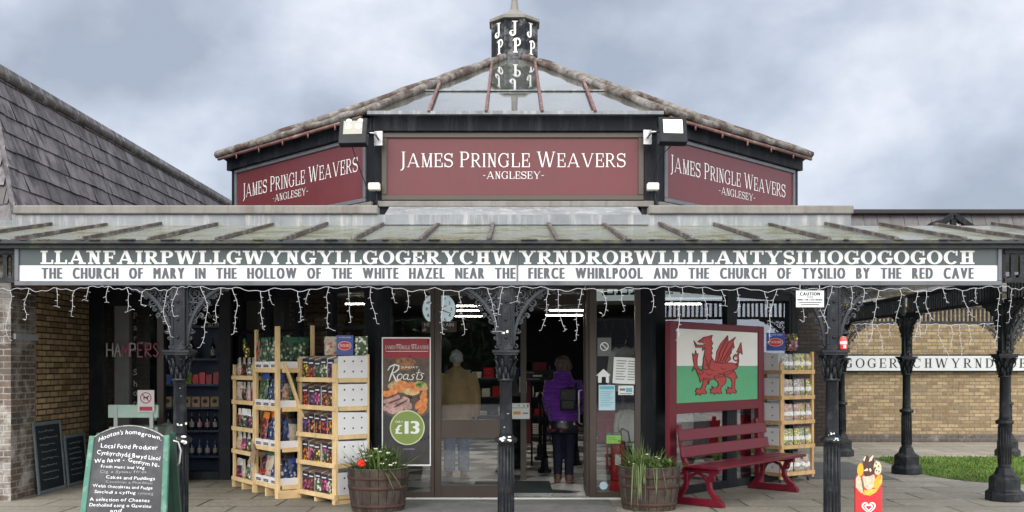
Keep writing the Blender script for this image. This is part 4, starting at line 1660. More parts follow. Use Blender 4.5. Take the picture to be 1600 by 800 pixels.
def make_column(label, sides, low=False):
    r = thing('iron_column', label, 'column', (0, 0, 0), 0, 'cast iron columns carrying the canopy')
    g = MB()
    kb = .45 if low else 1.0
    g.lathe([(.215, 0), (.215, .10 * kb), (.195, .115 * kb), (.175, .13 * kb), (.175, .26 * kb), (.155, .285 * kb), (.12, .31 * kb), (.105, .35 * kb), (.085, .40 * kb)], 8, a0=R(22.5), smooth=False)
    g.build('base', iron, r, bevel=.008)
    g = MB()
    g.lathe([(.078, .36 * kb), (.072, .40 * kb), (.070, .91), (.08, .915)], 20)
    for k in range(14):
        a = 2 * PI * k / 14
        g.tube([(.0705 * math.cos(a), .0705 * math.sin(a), .44 * kb), (.0695 * math.cos(a), .0695 * math.sin(a), .88)], .006, 5)
    g.lathe([(.062, .95), (.058, 1.0), (.054, 1.47), (.058, 1.475)], 18)
    g.build('shaft', iron, r)
    g = MB()
    g.lathe([(.08, .905), (.098, .915), (.103, .935), (.096, .952), (.07, .965), (.062, .98)], 20)
    g.build('collar', iron, r)
    g = MB()
    g.lathe([(.056, 1.46), (.072, 1.467), (.073, 1.482), (.06, 1.49), (.062, 1.55), (.072, 1.62), (.088, 1.69), (.096, 1.70)], 18)
    for ring, (zb, zt, r0, r1_, n) in enumerate(((1.495, 1.60, .062, .082, 8), (1.55, 1.675, .066, .102, 8))):
        for k in range(n):
            a = 2 * PI * (k + .5 * ring) / n
            ca, sa = math.cos(a), math.sin(a)
            pts = [(r0 * ca, r0 * sa, zb), ((r0 + .012) * ca, (r0 + .012) * sa, (zb + zt) / 2), (r1_ * ca, r1_ * sa, zt), ((r1_ + .012) * ca, (r1_ + .012) * sa, zt - .018), ((r1_ - .004) * ca, (r1_ - .004) * sa, zt - .03)]
            g.tube(pts, [.015, .017, .013, .009, .005], 6)
    for k in range(4):
        a = PI / 4 + k * PI / 2
        ca, sa = math.cos(a), math.sin(a)
        spiral(g, (.112, 1.675), .026, 1.2, PI, -1, lambda u, v: Vector((u * ca, u * sa, v)), .012, 12)
    g.box(-.108, .108, -.108, .108, 1.70, 1.722)
    g.box(-.122, .122, -.122, .122, 1.7225, 1.745)
    g.build('capital', iron, r)
    g = MB()
    g.box(-.056, .056, -.056, .056, 1.7455, 2.354)
    g.box(-.066, .066, -.066, .066, 1.7455, 1.785)
    for s_ in (-1, 1):
        g.box(s_ * .052 - .012, s_ * .052 + .012, -.064, -.05, 1.79, 2.35)
    for z in (1.86, 2.02, 2.18, 2.30):
        g.ball((0, -.060, z), .014, .012, .014, 8, 6)
    g.build('pilaster', iron, r, bevel=.004)
    for sg, al in sides:
        bracket_mesh(sg, al).build('bracket', iron_lace, r)
    return r


cA = make_column('iron column in line with the chalkboard and the farm shop window', ((-1, 'x'), (1, 'x')), True)
cA.location = (COLX[0], ZF, 0)
cB = dup(cA, (COLX[1], ZF, 0), 0, 'iron column standing before the glass entrance doors, white bird droppings on its collar')
cC = dup(cA, (COLX[2], ZF, 0), 0, 'iron column with a red can on its capital')
cD = make_column('iron column at the lawn corner nearest to the photographer', ((-1, 'y'), (1, 'y'), (1, 'x')))
cD.location = (RX, 11.9, 0)
cE = make_column('iron column alone midway along the lawn edge, its arch brackets running front to back', ((-1, 'y'), (1, 'y')))
cE.location = (RX, 11.9 + BAY, 0)
cF = dup(cD, (RX, 11.9 + 2 * BAY - .03, 0), 0, 'far iron column at the inner lawn corner seen just past the red can')
cG = make_column('far iron column behind the lawn, close to the tan wall', ((-1, 'x'), (1, 'x')))
cG.location = (RX + BAY, 11.9 + 2 * BAY - .03, 0)

white_peel = mat('peeled_white_paint', (.62, .62, .60), .7, .2, var=.15)
for root, spots in ((cB, [(0, .945, .07), (-.02, 1.90, .055), (.02, 1.17, .012), (-.01, 1.05, .014)]), (cA, [(.01, .935, .11), (.03, 1.07, .05), (.02, 1.40, .008), (.03, 1.33, .008)]), (cC, [(-.02, .985, .035), (.0, .94, .035)])):
    g = MB()
    r1 = random.Random(len(spots))
    for x, z, s_ in spots:
        zr = .056 if z > 1.75 else (.102 if .9 < z < .955 else .06)
        for k in range(7):
            xx = x + r1.uniform(-.7, .7) * s_
            xx = max(-.09, min(.09, xx))
            yy = -zr - .001 if z > 1.75 else -math.sqrt(max(zr * zr - xx * xx, .0003)) - .001
            g.ball((xx, yy, z + r1.uniform(-.25, .4) * s_), s_ * r1.uniform(.10, .28), .003, s_ * r1.uniform(.08, .2), 7, 5)
    g.build('peeled_paint', white_peel, root)

# ------------------------------------------------------------------ the long name board
nb = thing('name_board', 'very long grey and white fascia board with a place name of fifty eight letters', 'sign', (0, ZF - .05, 2.35))
zs = lambda py: EYE + (572 - py) / FPX * 8.96
xs = lambda px: (px - 800) / FPX * 8.955
g = MB()
g.box(xs(22), xs(1566), 8.955, 8.998, zs(446), zs(439))
g.box(xs(22), xs(1566), 8.955, 8.998, zs(388.5), zs(382.5))
g.box(xs(22), xs(28.5), 8.957, 8.998, zs(439), zs(388.5))
g.box(xs(1560), xs(1566), 8.957, 8.998, zs(439), zs(388.5))
g.box(xs(807.2), xs(809.2), 8.957, 8.976, zs(439), zs(388.5))
g.build('frame', grey_frame, nb, world=True, bevel=.004)
for a_, b_ in ((28.5, 807.2), (809.2, 1560)):
    g = MB()
    g.box(xs(a_), xs(b_), 8.975, 8.998, zs(414.2), zs(388.5))
    g.build('upper_panel', sign_teal, nb, world=True)
    g = MB()
    g.box(xs(a_), xs(b_), 8.975, 8.998, zs(439), zs(414.4))
    g.build('lower_panel', sign_white, nb, world=True)
fn = lambda u, v, d: Vector((u, 8.9725 - d, v))
for tx_, a_, b_ in (('LLANFAIRPWLLGWYNGYLLGOGERYCHW', 62, 803.5), ('YRNDROBWLLLLANTYSILIOGOGOGOCH', 811, 1524)):
    g = MB()
    serif_text(g, tx_, SLAB, fn, xs(a_), xs(b_), zs(412.3), zs(391.5) - zs(412.3), gap=.075)
    g.build('place_name', white_paint, nb, world=True, recalc=False)
for tx_, a_, b_ in (('THE CHURCH OF MARY IN THE HOLLOW OF THE WHITE HAZEL NEAR THE', 63, 806.5), ('FIERCE WHIRLPOOL AND THE CHURCH OF TYSILIO BY THE RED CAVE', 825, 1524)):
    g = MB()
    sans_text(g, tx_, fn, xs(a_), xs(b_), zs(435.2), zs(417.8) - zs(435.2), bold=.092, space=1.05)
    g.build('lettering', grey_letter, nb, world=True, recalc=False)

# ------------------------------------------------------------------ icicle lights
def icicles(label, p0, p1, n, seed, sag=.035, lens=(.10, .50), rad=.0023, group='white icicle light strings along the canopy'):
    r1 = random.Random(seed)
    p0, p1 = Vector(p0), Vector(p1)
    d = (p1 - p0).normalized()
    nrm = Vector((-d.y, d.x, 0))
    r = thing('icicle_lights', label, 'string lights', (p0 + p1) / 2, 0, group)
    cbl = lambda f: p0.lerp(p1, f) - Vector((0, 0, sag * 4 * f * (1 - f) * (1 + .4 * math.sin(f * 23 + seed)) + .008 * math.sin(f * 60)))
    g = MB()
    g.tube([cbl(i / 40) for i in range(41)], rad, 5)
    g.build('cable', cable_white, r, world=True)
    pat = [.12, .42, .22, .33, .16, .48, .28, .14, .38, .2, .30, .12, .44, .24]
    for k in range(n):
        f = (k + .5 + r1.uniform(-.28, .28)) / n
        q = cbl(f)
        L = min(lens[1], pat[(k * 5 + seed) % 14] * r1.uniform(.75, 1.15)) * lens[1] / .46
        pts, x, y = [q.copy()], 0.0, 0.0
        m_ = max(3, int(L / .045))
        vx = r1.uniform(-.2, .2)
        for i in range(1, m_ + 1):
            vx = vx * .6 + r1.uniform(-.35, .35)
            x += vx * L / m_
            y += r1.uniform(-.12, .12) * L / m_
            pts.append(q + d * x + nrm * y - Vector((0, 0, L * i / m_)))
        if r1.random() < .55:
            e_ = pts[-1]
            pts.append(e_ + d * r1.uniform(-.05, .05) + Vector((0, 0, r1.uniform(-.02, .03))))
        g = MB()
        g.tube(pts, rad * .9, 5)
        for i in range(1, len(pts)):
            s_ = 1 if i % 2 else -1
            b0 = pts[i]
            b1 = b0 + d * (s_ * .022) + nrm * r1.uniform(-.01, .01) - Vector((0, 0, r1.uniform(.0, .014)))
            g.tube([b0, b1], [rad * .75, rad * 1.05], 5)
        g.build('strand', cable_white, r, world=True)
    return r


zc = EYE + (572 - 447) / FPX * 8.93
for i, (a_, b_, nn_, lb) in enumerate(((-30, 160, 6, 'icicle light string hanging before the brick wall'),
                                       (160, 296, 5, 'short icicle light string over the farm shop sign of tinsel letters'),
                                       (296, 560, 9, 'icicle light string hanging before the seed racks'),
                                       (560, 800, 8, 'icicle light string hanging before the station clock'),
                                       (800, 1056, 8, 'icicle light string hanging over the open doorway'),
                                       (1056, 1318, 9, 'icicle light string hanging over the dragon flag board'),
                                       (1318, 1566, 10, 'icicle light string hanging past the column with the red can'),
                                       (1566, 1680, 4, 'short end of icicle lights hanging past the end of the name board'))):
    icicles(lb, ((a_ - 800) / FPX * 8.93, 8.93, zc), ((b_ - 800) / FPX * 8.93, 8.93, zc), nn_, i + 3)
icicles('far tangled icicle lights hanging on the courtyard walk near the lone column', (RX - .1, 17.7, 2.36), (RX + 1.2, 17.74, 2.36), 6, 21, sag=.02, lens=(.1, .62), rad=.0045)
icicles('far icicle lights hanging in the middle of the courtyard walk', (RX + 1.2, 17.74, 2.36), (RX + 2.8, 17.74, 2.36), 8, 23, sag=.03, lens=(.1, .55), rad=.0045)

# ------------------------------------------------------------------ caution sign and the can
q = at(1265.5, 480, 8.92)
r = thing('caution_sign', 'small white caution notice hanging under the long name board', 'sign', q, 0)
g = MB()
g.box(-.124, .124, -.004, .004, 0, .148)
g.build('plate', sign_white, r)
g = MB()
fn = lambda u, v, d: Vector((u, -.0052 - d, v))
sans_text(g, 'CAUTION', fn, -.092, .092, .104, .030, bold=.07)
sans_text(g, 'PLEASE', fn, -.03, .03, .085, .012, bold=.04)
sans_text(g, 'MIND THE STEP INSIDE', fn, -.112, .112, .058, .018, bold=.05)
for k, (a_, b_) in enumerate(((-.10, .10), (-.08, .08))):
    g.box(a_, b_, -.0056, -.0045, .040 - k * .018, .046 - k * .018)
g.build('lettering', black_letter, r, recalc=False)
g = MB()
for x in (-.09, .09):
    g.tube([(x, 0, .145), (x * .95, .01, .20)], .003, 4)
g.build('hanger', cable_white, r)
r = thing('drink_can', 'red drink can standing on top of the iron capital', 'can', (COLX[2] + .075, ZF - .09, 1.746), 0)
g = MB()
g.lathe([(.026, 0), (.033, .008), (.033, .10), (.027, .115)], 16)
g.build('can_body', mat('red_can', (.60, .045, .05), .3, .5, var=.1), r)
g = MB()
g.lathe([(.0334, .05), (.0334, .078)], 16, cap=False)
g.box(-.012, .012, -.0345, -.033, .015, .045)
g.build('can_band', mat('pink_white_band', (.7, .45, .45), .4, .4, var=.3, vscale=60), r)
g = MB()
g.lathe([(.026, .1152), (.028, .119), (.024, .119)], 16)
g.build('can_lid', steel, r)

# ================================================================== SEED RACKS
FM = {}
for nm, cols, back in (('yellow', [(.75, .52, .02), (.80, .62, .06), (.62, .36, .02)], (.022, .026, .035)), ('red', [(.55, .04, .025), (.65, .09, .03), (.42, .02, .02)], (.025, .02, .035)),
                       ('purple', [(.20, .06, .34), (.34, .12, .44), (.12, .03, .2)], (.02, .025, .02)), ('pink', [(.60, .06, .24), (.72, .2, .36), (.45, .03, .16)], (.025, .02, .04)),
                       ('orange', [(.72, .22, .02), (.75, .34, .03), (.55, .12, .02)], (.022, .02, .035)), ('white', [(.70, .70, .66), (.62, .62, .5), (.75, .74, .7)], (.05, .09, .03)),
                       ('mixed', [(.65, .5, .05), (.5, .05, .05), (.35, .1, .4), (.65, .62, .58)], (.03, .06, .02)), ('green', [(.06, .14, .05), (.13, .24, .09), (.45, .5, .36)], (.02, .05, .03)),
                       ('blue', [(.05, .09, .30), (.10, .16, .42), (.55, .58, .6)], (.02, .03, .09)), ('brown', [(.35, .2, .1), (.5, .34, .2), (.42, .1, .08)], (.45, .40, .34)),
                       ('lilac', [(.45, .36, .62), (.60, .52, .72), (.3, .2, .5)], (.10, .16, .08))):
    FM[nm] = flower_mat('printed_%s_blooms' % nm, cols, back, 24 if nm != 'brown' else 22)
navy_print = mat('navy_print', (.022, .020, .045), .35, .5, var=.2)
blue_print = mat('blue_print', (.035, .085, .32), .35, .5, var=.2)
white_print = mat('white_print', (.70, .70, .70), .4, .4, var=.05)
green_net = mat('green_netting', (.035, .12, .075), .6, .3, var=.4, vscale=20)
brown_print = mat('dark_red_print', (.09, .03, .03), .5, .3)
orange_print = mat('orange_print', (.72, .25, .04), .35, .5, var=.2)
red_print = mat('red_print', (.55, .03, .04), .35, .5, var=.1)
clear_bag = mat('frosted_polythene', (.42, .40, .36), .25, .5, var=.4, vscale=14, bump=.5, bscale=20)
ORD = ['first', 'second', 'third', 'fourth', 'fifth', 'sixth', 'seventh', 'eighth', 'ninth']
SHELF = ['bottom', 'second lowest', 'middle', 'second highest', 'top']
PCACHE = {}


def carton_packet(fm, seed):
    """picture-fronted bulb carton with a sloping kraft top"""
    key = ('c', fm, seed % 3)
    if key in PCACHE:
        return PCACHE[key]
    r1 = random.Random(seed % 3)
    w_, h_, d_ = .145, .215 + .012 * (seed % 3), .12
    hl = h_ * .70
    g = MB()
    b_ = -.012
    # front picture, slightly bellied
    n = 5
    for i in range(n):
        for j in range(n):
            P = lambda a, c: Vector(((a / n - .5) * w_, b_ * math.sin(PI * a / n) * math.sin(PI * c / n), c / n * hl))
            g.add([P(i, j), P(i + 1, j), P(i + 1, j + 1), P(i, j + 1)], [(0, 1, 2, 3)], 0, True)
    x = w_ / 2
    g.quad((-x, 0, hl), (x, 0, hl), (x, 0, h_), (-x, 0, h_), 1)
    g.quad((-x * .8, -.001, hl + .02), (x * .5, -.001, hl + .02), (x * .5, -.001, hl + .035), (-x * .8, -.001, hl + .035), 3)
    g.quad((-x, 0, h_), (x, 0, h_), (x, d_, h_ + .035), (-x, d_, h_ + .035), 2)
    for s_ in (-x, x):
        g.add([(s_, 0, 0), (s_, d_, 0), (s_, d_, h_ + .035), (s_, 0, h_)], [(0, 1, 2, 3)], 3)
    g.quad((-x, d_, 0), (x, d_, 0), (x, d_, h_ + .035), (-x, d_, h_ + .035), 2)
    PCACHE[key] = g.mesh('bulb_packet', [FM[fm], navy_print, card_kraft, white_print])
    return PCACHE[key]


def soft_bag(body, head, seed, w_=.16, h_=.26, hf=.22, band=None):
    """pillow bag with a printed header"""
    key = ('b', body.name, head.name, seed % 3, w_, h_, hf, band.name if band else '')
    if key in PCACHE:
        return PCACHE[key]
    r1 = random.Random(seed)
    n, m_ = 6, 9
    g = MB()
    dx = [[r1.uniform(-.006, .006) for _ in range(m_ + 1)] for _ in range(n + 1)]

    def P(i, j, s_):
        u, v = i / n, j / m_
        puff = (math.sin(PI * u) ** .6) * (math.sin(PI * min(1, v * 1.15 + .08)) ** .5 if v < .85 else .12)
        return Vector(((u - .5) * w_ * (1 - .08 * (v > .8)) + dx[i][j], s_ * (.034 * puff + dx[n - i][j] * .6), v * h_ + dx[i][j] * .8))
    for s_ in (-1, 1):
        for i in range(n):
            for j in range(m_):
                v = (j + .5) / m_
                mi = 1 if v > 1 - hf else (2 if band and .34 < v < .58 else 0)
                g.add([P(i, j, s_), P(i + 1, j, s_), P(i + 1, j + 1, s_), P(i, j + 1, s_)], [(0, 1, 2, 3)], mi, True)
    PCACHE[key] = g.mesh('bulb_bag', [body, head, band or head])
    return PCACHE[key]


def place_mesh(me, name, M, label, cat, group):
    o = bpy.data.objects.new(name, me)
    col.objects.link(o)
    o.matrix_world = M
    return tag(o, label, cat, group)


def rack(label, loc, ang, W, D, levels, posts, m, lip=.055, feet=True, casters=False, brace=False, name='seed_rack'):
    r = thing(name, label, 'rack', loc, ang, 'wooden seed racks')
    for x, y, z1, pw in posts:
        g = MB()
        g.box(x, x + pw, y, y + .035, 0 if not casters else .05, z1)
        g.build('post', m, r, bevel=.003)
    for z in levels:
        g = MB()
        g.box(.04, W - .04, .01, D - .01, z - .012, z)
        g.box(.002, W - .002, -.018, -.001, z - lip * .7, z + lip * .3)
        s_ = g.build('shelf', m, r, bevel=.002)
        for x in (-.0, W - .018):
            g = MB()
            g.box(x, x + .018, .04, D - .04, z - lip * .75, z + lip * .25)
            g.build('side_rail', m, s_, bevel=.002)
    if feet:
        g = MB()
        for x in (.0, W / 2 - .02, W - .045):
            g.box(x, x + .045, -.012, D, 0, levels[0] - .05)
        g.build('plinth', m, r)
    if casters:
        for x in (.06, W - .06):
            for y in (.05, D - .05):
                g = MB()
                g.tube([(x - .012, y, .026), (x + .012, y, .026)], .025, 12, smooth=False)
                g.box(x - .018, x + .018, y - .014, y + .014, .035, .055)
                g.build('caster', grey_frame, r)
    return r


# rack beside the barrel
A2, W2 = R(-48.7), .89
O2 = Vector((-2.617, 12.167, 0))
L2 = [.096, .457, .79, 1.12, 1.45]
rack('pine rack of bulb packets with white cartons down its side', O2, A2, W2, .46, L2, [(0, .0, 1.70, .06), (W2 - .085, .0, 1.63, .085), (0, .425, 1.7, .05), (W2 - .05, .425, 1.74, .05)], timber)
M2 = Matrix.Translation(O2) @ Matrix.Rotation(A2, 4, 'Z')


def carton(rackname, M, W, D, z, h, shelf, holes, side, depth0=.10):
    o = thing('carton', 'white carton with air holes on the %s shelf of the %s' % (shelf, rackname), 'box', M @ Vector((0, 0, z)), M.to_euler().z, 'white cartons with air holes')
    r1 = random.Random(int(z * 100))
    tl = r1.uniform(-.008, .008)
    g = MB()
    xs_ = (W + .004) if side > 0 else -.004
    for x in ((xs_ - .006, .03) if side > 0 else (xs_, W - .036)):
        g.add([(x, .03, .012), (x, D - .03, .012), (x, D - .03, h + tl), (x, .03, h - tl), (x + .006, .03, .012), (x + .006, D - .03, .012), (x + .006, D - .03, h + tl), (x + .006, .03, h - tl)],
              [(0, 1, 2, 3), (4, 5, 6, 7), (0, 1, 5, 4), (1, 2, 6, 5), (2, 3, 7, 6), (3, 0, 4, 7)])
    g.box(.04, W - .03, D - .036, D - .03, .012, h)
    g.build('card_wall', card_white, o)
    g = MB()
    nx_, nz_ = holes
    for i in range(nx_):
        for j in range(nz_):
            y = .03 + (D - .06) * (i + .7) / (nx_ + .4)
            zz = .012 + h * (j + .62) / (nz_ + .25)
            x = xs_ + .0015 * side
            g.lathe([(.011, 0), (.011, .001)], 10, (x, y, zz), M=Matrix.Rotation(R(90), 4, 'Y'), smooth=False)
    g.build('air_holes', hole_black, o)


cols2 = [['white', 'pink', 'white', 'red', 'pink'], ['orange', 'mixed', 'yellow', 'pink', 'orange'], ['orange', 'red', 'orange', 'orange', 'purple'], ['orange', 'orange', 'pink', 'purple', 'red'],
         ['purple', 'white', 'green', 'red', 'yellow']]
RK2 = 'rack beside the barrel'
for li, z in enumerate(L2):
    carton(RK2, M2, W2, .46, z, .27, SHELF[li], (3, 2), 1)
    for k in range(5):
        cname = cols2[li][k]
        x = W2 - .085 - .09 - k * .150
        tl = rnd.uniform(-.05, .05)
        M = M2 @ Matrix.Translation(Vector((x, .035 + rnd.uniform(0, .02), z + .001))) @ Matrix.Rotation(tl, 4, 'Z')
        place_mesh(carton_packet(cname, k + li), 'bulb_packet', M, '%s flower bulb packet, %s from the barrel on the %s shelf' % (cname, ORD[k], SHELF[li]), 'seed packet', 'bulb packets on the rack beside the barrel')


def catalogue(label, M, w_, h_, extra):
    o = thing('display_card', label, 'display card', M.translation, M.to_euler().z, 'blue display cards with a red oval')
    g = MB()
    g.box(-w_ / 2, w_ / 2, -.004, .004, 0, h_)
    g.build('card', blue_print, o)
    g = MB()
    g.lathe([(.5, 0), (.5, .002)], 28, (0, -.006, h_ * .47), M=Matrix.Scale(w_ * .84, 4, (1, 0, 0)) @ Matrix.Scale(h_ * .48, 4, (0, 0, 1)) @ Matrix.Rotation(R(90), 4, 'X'), smooth=False)
    g.build('red_oval', red_print, o)
    g = MB()
    fn = lambda u, v, d: Vector((u, -.0085 - d, v))
    sans_text(g, 'TAYLORS', fn, -w_ * .30, w_ * .30, h_ * .42, h_ * .13, bold=.03)
    sans_text(g, 'FLOWER BULBS', lambda u, v, d: Vector((u, -.0052 - d, v)), -w_ * .36, w_ * .36, h_ * .86, h_ * .07, bold=.02)
    for i in range(28):
        a0, a1 = 2 * PI * i / 28, 2 * PI * (i + 1) / 28
        P = lambda a, k: Vector((w_ * .42 * k * math.cos(a), -.0088, h_ * .47 + h_ * .24 * k * math.sin(a)))
        g.quad(P(a0, .93), P(a1, .93), P(a1, .86), P(a0, .86))
    g.build('lettering', white_print, o, recalc=False)
    for dx, body in extra:
        place_mesh(soft_bag(body, body, int(dx * 100), .17, h_ * .95, .1), 'bulb_bag', M @ Matrix.Translation(Vector((dx, .03, 0))), 'printed bag propped beside the blue card, %s' % ('holding dark red bulbs' if dx < 0 else 'showing white and green'), 'bag',
                   'bags beside the blue cards')


catalogue('blue display card with a red oval on top of the rack beside the barrel', M2 @ Matrix.Translation(Vector((W2 - .22, .26, 1.73))) @ Matrix.Rotation(R(36), 4, 'Z'), .21, .235, ((-.19, FM['brown']), (.19, FM['white'])))

# tall rack in the middle with a taller post and a brace
A1, W1 = R(-54.3), .80
O1 = Vector((-3.264, 12.648, 0))
L1 = [.15, .60, 1.09, 1.56]
M1 = Matrix.Translation(O1) @ Matrix.Rotation(A1, 4, 'Z')
r = rack('tall pine rack of netted and printed bags with a slanting brace', O1, A1, W1, .46, L1, [(0, 0, 2.06, .055), (W1 - .095, -.02, 2.08, .095), (0, .425, 2.0, .05), (W1 - .06, .425, 2.10, .06)], timber)
g = MB()
g.bar((W1 + .012, .06, 1.64), (W1 + .012, .30, .98), .022, .075, up=(1, 0, 0))
g.build('brace', timber, r, bevel=.003)
g = MB()
g.add([(.02, -.045, 1.02 - .5), (.19, -.05, 1.02 - .5), (.205, -.10, .40), (.0, -.09, .38), (.02, -.025, .66)], [(0, 1, 4), (0, 1, 2, 3)])
g.build('loose_card_flap', card_kraft, r)
for li, z in enumerate(L1):
    for k in range(3):
        x0 = .06 + k * .245
        o = thing('seed_tray', 'low white tray, %s from the brace on the %s shelf of the tall rack' % (ORD[2 - k], ['bottom', 'second lowest', 'second highest', 'top'][li]), 'tray', M1 @ Vector((x0 + .115, .0, z + .004)), A1, 'white trays on the tall rack')
        g = MB()
        g.box(-.113, .113, -.014, -.009, 0, .092)
        g.box(-.113, -.109, -.009, .33, 0, .09)
        g.box(.109, .113, -.009, .33, 0, .09)
        g.build('card_wall', card_white, o)
        g = MB()
        g.box(-.075, .075, -.0165, -.0142, .022, .055)
        g.build('label_strip', brown_print, o)
        g = MB()
        sans_text(g, 'TAYLORS BULBS', lambda u, v, d: Vector((u, -.0172 - d, v)), -.06, .06, .032, .014, bold=.02)
        g.build('lettering', white_print, o, recalc=False)
SN = ['bottom', 'second lowest', 'second highest', 'top']
bag_n = 0
for k in range(12):
    x = .075 + k * .060
    M = M1 @ Matrix.Translation(Vector((x, .03 + .03 * (k % 2), 1.655))) @ Matrix.Rotation(rnd.uniform(-.15, .15), 4, 'Z')
    body = FM['red'] if k == 0 else FM['green']
    place_mesh(soft_bag(body, green_net, k, .088, .30, .16), 'netted_bag', M, ('tall green netted bag of red bulbs at the end of the top shelf' if k == 0 else 'tall green netted bag on the top shelf of the tall rack'), 'bag', None if k == 0 else 'green netted bags on the tall rack')
for li, specs in ((2, [(.15, .0, FM['green'], blue_print, .26, .37), (.36, .05, FM['blue'], navy_print, .26, .37), (.48, -.5, FM['brown'], blue_print, .2, .28), (.60, .1, FM['blue'], blue_print, .26, .36), (.40, .7, FM['yellow'], navy_print, .16, .26)]),
                  (1, [(.17, .06, FM['red'], orange_print, .2, .37), (.36, -.03, FM['blue'], orange_print, .28, .39), (.55, .02, FM['brown'], orange_print, .2, .36), (.66, .1, FM['blue'], navy_print, .2, .36)]),
                  (0, [(.12, .9, FM['red'], blue_print, .22, .32), (.27, -.8, FM['blue'], blue_print, .26, .34), (.42, -.6, FM['white'], blue_print, .22, .34), (.50, .6, FM['blue'], navy_print, .24, .32), (.62, -.7, FM['white'], navy_print, .2, .30),
                       (.20, .2, FM['green'], navy_print, .24, .35), (.36, -.1, FM['brown'], green_net, .24, .36), (.56, .15, FM['blue'], navy_print, .24, .36)])):
    for k, (x, tl, body, head, w_, h_) in enumerate(specs):
        M = M1 @ Matrix.Translation(Vector((x, .045 + .035 * (k % 3), L1[li] + .06))) @ Matrix.Rotation(tl * .9, 4, 'Y') @ Matrix.Rotation(R(-8), 4, 'X')
        cname = body.name.split('_')[1]
        hn = {'blue_print': 'blue', 'navy_print': 'navy', 'orange_print': 'orange', 'green_netting': 'green'}[head.name]
        pose = 'slumped' if abs(tl) > .4 else 'upright'
        place_mesh(soft_bag(body, head, bag_n, w_, h_, .24), 'bulb_bag', M, '%s %s printed bag, %s header, %s on the %s tray shelf' % (pose, cname, hn, ORD[k], SN[li]), 'bag', 'printed bags on the tall rack')
        bag_n += 1

# bags seen through the open end of the tall rack
for li, z in enumerate(L1):
    for k in range(3):
        body, head = [(FM['blue'], navy_print), (FM['blue'], blue_print), (FM['brown'], navy_print), (FM['green'], green_net)][(li + k * (li < 3)) % 4 if li < 3 else 3]
        M = M1 @ Matrix.Translation(Vector((W1 - .115, .11 + k * .115, z + (.06 if li < 3 else .095)))) @ Matrix.Rotation(R(90 + (k - 1) * 9), 4, 'Z') @ Matrix.Rotation((k - 1) * .1, 4, 'Y')
        place_mesh(soft_bag(body, head, k, .15, .30 if li else .26, .22), 'bulb_bag', M, 'bag at the open end of the tall rack, %s on the %s shelf' % (ORD[k], SN[li]), 'bag', 'bags at the open end of the tall rack')

# narrow rack nearest to the farm shop
W0 = .76
O0 = O1 - Vector((math.cos(A1), math.sin(A1), 0)) * (W0 + .01)
M0 = Matrix.Translation(O0) @ Matrix.Rotation(A1, 4, 'Z')
L0 = [.13, .49, .79, 1.14, 1.46]
rack('narrow pine rack of clear bulb bags nearest to the farm shop', O0, A1, W0, .42, L0, [(0, 0, 1.62, .05), (W0 - .05, 0, 1.62, .05), (0, .38, 1.62, .05), (W0 - .05, .38, 1.62, .05)], timber)
for li, z in enumerate(L0):
    for k in range(4):
        x = .13 + k * .165
        cname = [['pink', 'brown', 'white', 'brown'], ['brown', 'pink', 'mixed', 'brown'], ['red', 'green', 'pink', 'white'], ['brown', 'orange', 'brown', 'pink'], ['brown', 'red', 'white', 'brown']][li][k]
        M = M0 @ Matrix.Translation(Vector((x, .05, z + .002))) @ Matrix.Rotation(rnd.uniform(-.2, .2), 4, 'Z') @ Matrix.Rotation(rnd.uniform(-.08, .08), 4, 'Y')
        place_mesh(soft_bag(FM[cname], clear_bag if li != 2 else white_print, k + li, .15, .25, .3), 'bulb_bag', M, 'clear bag of %s bulbs, %s on the %s shelf of the narrow rack' % (cname, ORD[k], SHELF[li]), 'bag', 'bags on the narrow rack')
M = M1 @ Matrix.Translation(Vector((-.04, -.07, 1.72))) @ Matrix.Rotation(R(-32), 4, 'Y')
place_mesh(soft_bag(FM['yellow'], green_net, 2, .09, .26, .35), 'hanging_packet', M, 'single green and yellow packet hanging tilted from the tall rack post', 'seed packet', None)

# rack behind the bench
A3, W3, D3 = R(34.6), .70, .44
O3 = Vector((3.66, 13.6, 0))
M3 = Matrix.Translation(O3) @ Matrix.Rotation(A3, 4, 'Z')
L3 = [.13, .50, .84, 1.18, 1.53]
rack('brown timber rack on casters full of flower bags, behind the bench end', O3, A3, W3, D3, L3, [(0, 0, 1.64, .07), (W3 - .045, 0, 1.80, .045), (0, D3 - .035, 1.7, .05), (W3 - .045, D3 - .035, 1.8, .045)], timber_old, casters=True, feet=False)
FP = {}
for nm, cols in (('yellow', [(.78, .58, .04), (.82, .68, .12), (.68, .60, .35)]), ('red', [(.58, .10, .07), (.70, .30, .22), (.66, .5, .42)]), ('pink', [(.66, .22, .30), (.75, .45, .45), (.68, .6, .55)]), ('orange', [(.75, .36, .08), (.78, .55, .25), (.62, .3, .12)]),
                 ('purple', [(.35, .16, .45), (.55, .42, .62), (.68, .62, .66)]), ('mixed', [(.70, .58, .16), (.5, .18, .4), (.66, .62, .58)]), ('lilac', [(.45, .38, .62), (.62, .56, .72), (.36, .28, .52)]), ('blue', [(.2, .24, .45), (.55, .56, .62), (.66, .64, .6)]),
                 ('white', [(.70, .70, .66), (.62, .62, .55), (.5, .4, .34)]), ('brown', [(.45, .33, .22), (.6, .5, .4), (.5, .2, .2)])):
    FP[nm] = flower_mat('pale_%s_blooms' % nm, cols, (.20, .24, .14) if nm in ('yellow', 'orange', 'lilac', 'mixed') else (.30, .29, .25), 34)
g3 = [['blue', 'white', 'brown', 'white', 'brown'], ['yellow', 'yellow', 'yellow', 'mixed', 'yellow'], ['red', 'pink', 'red', 'orange', 'red'], ['purple', 'mixed', 'purple', 'mixed', 'yellow'], ['lilac', 'lilac', 'yellow', 'yellow', 'orange']]
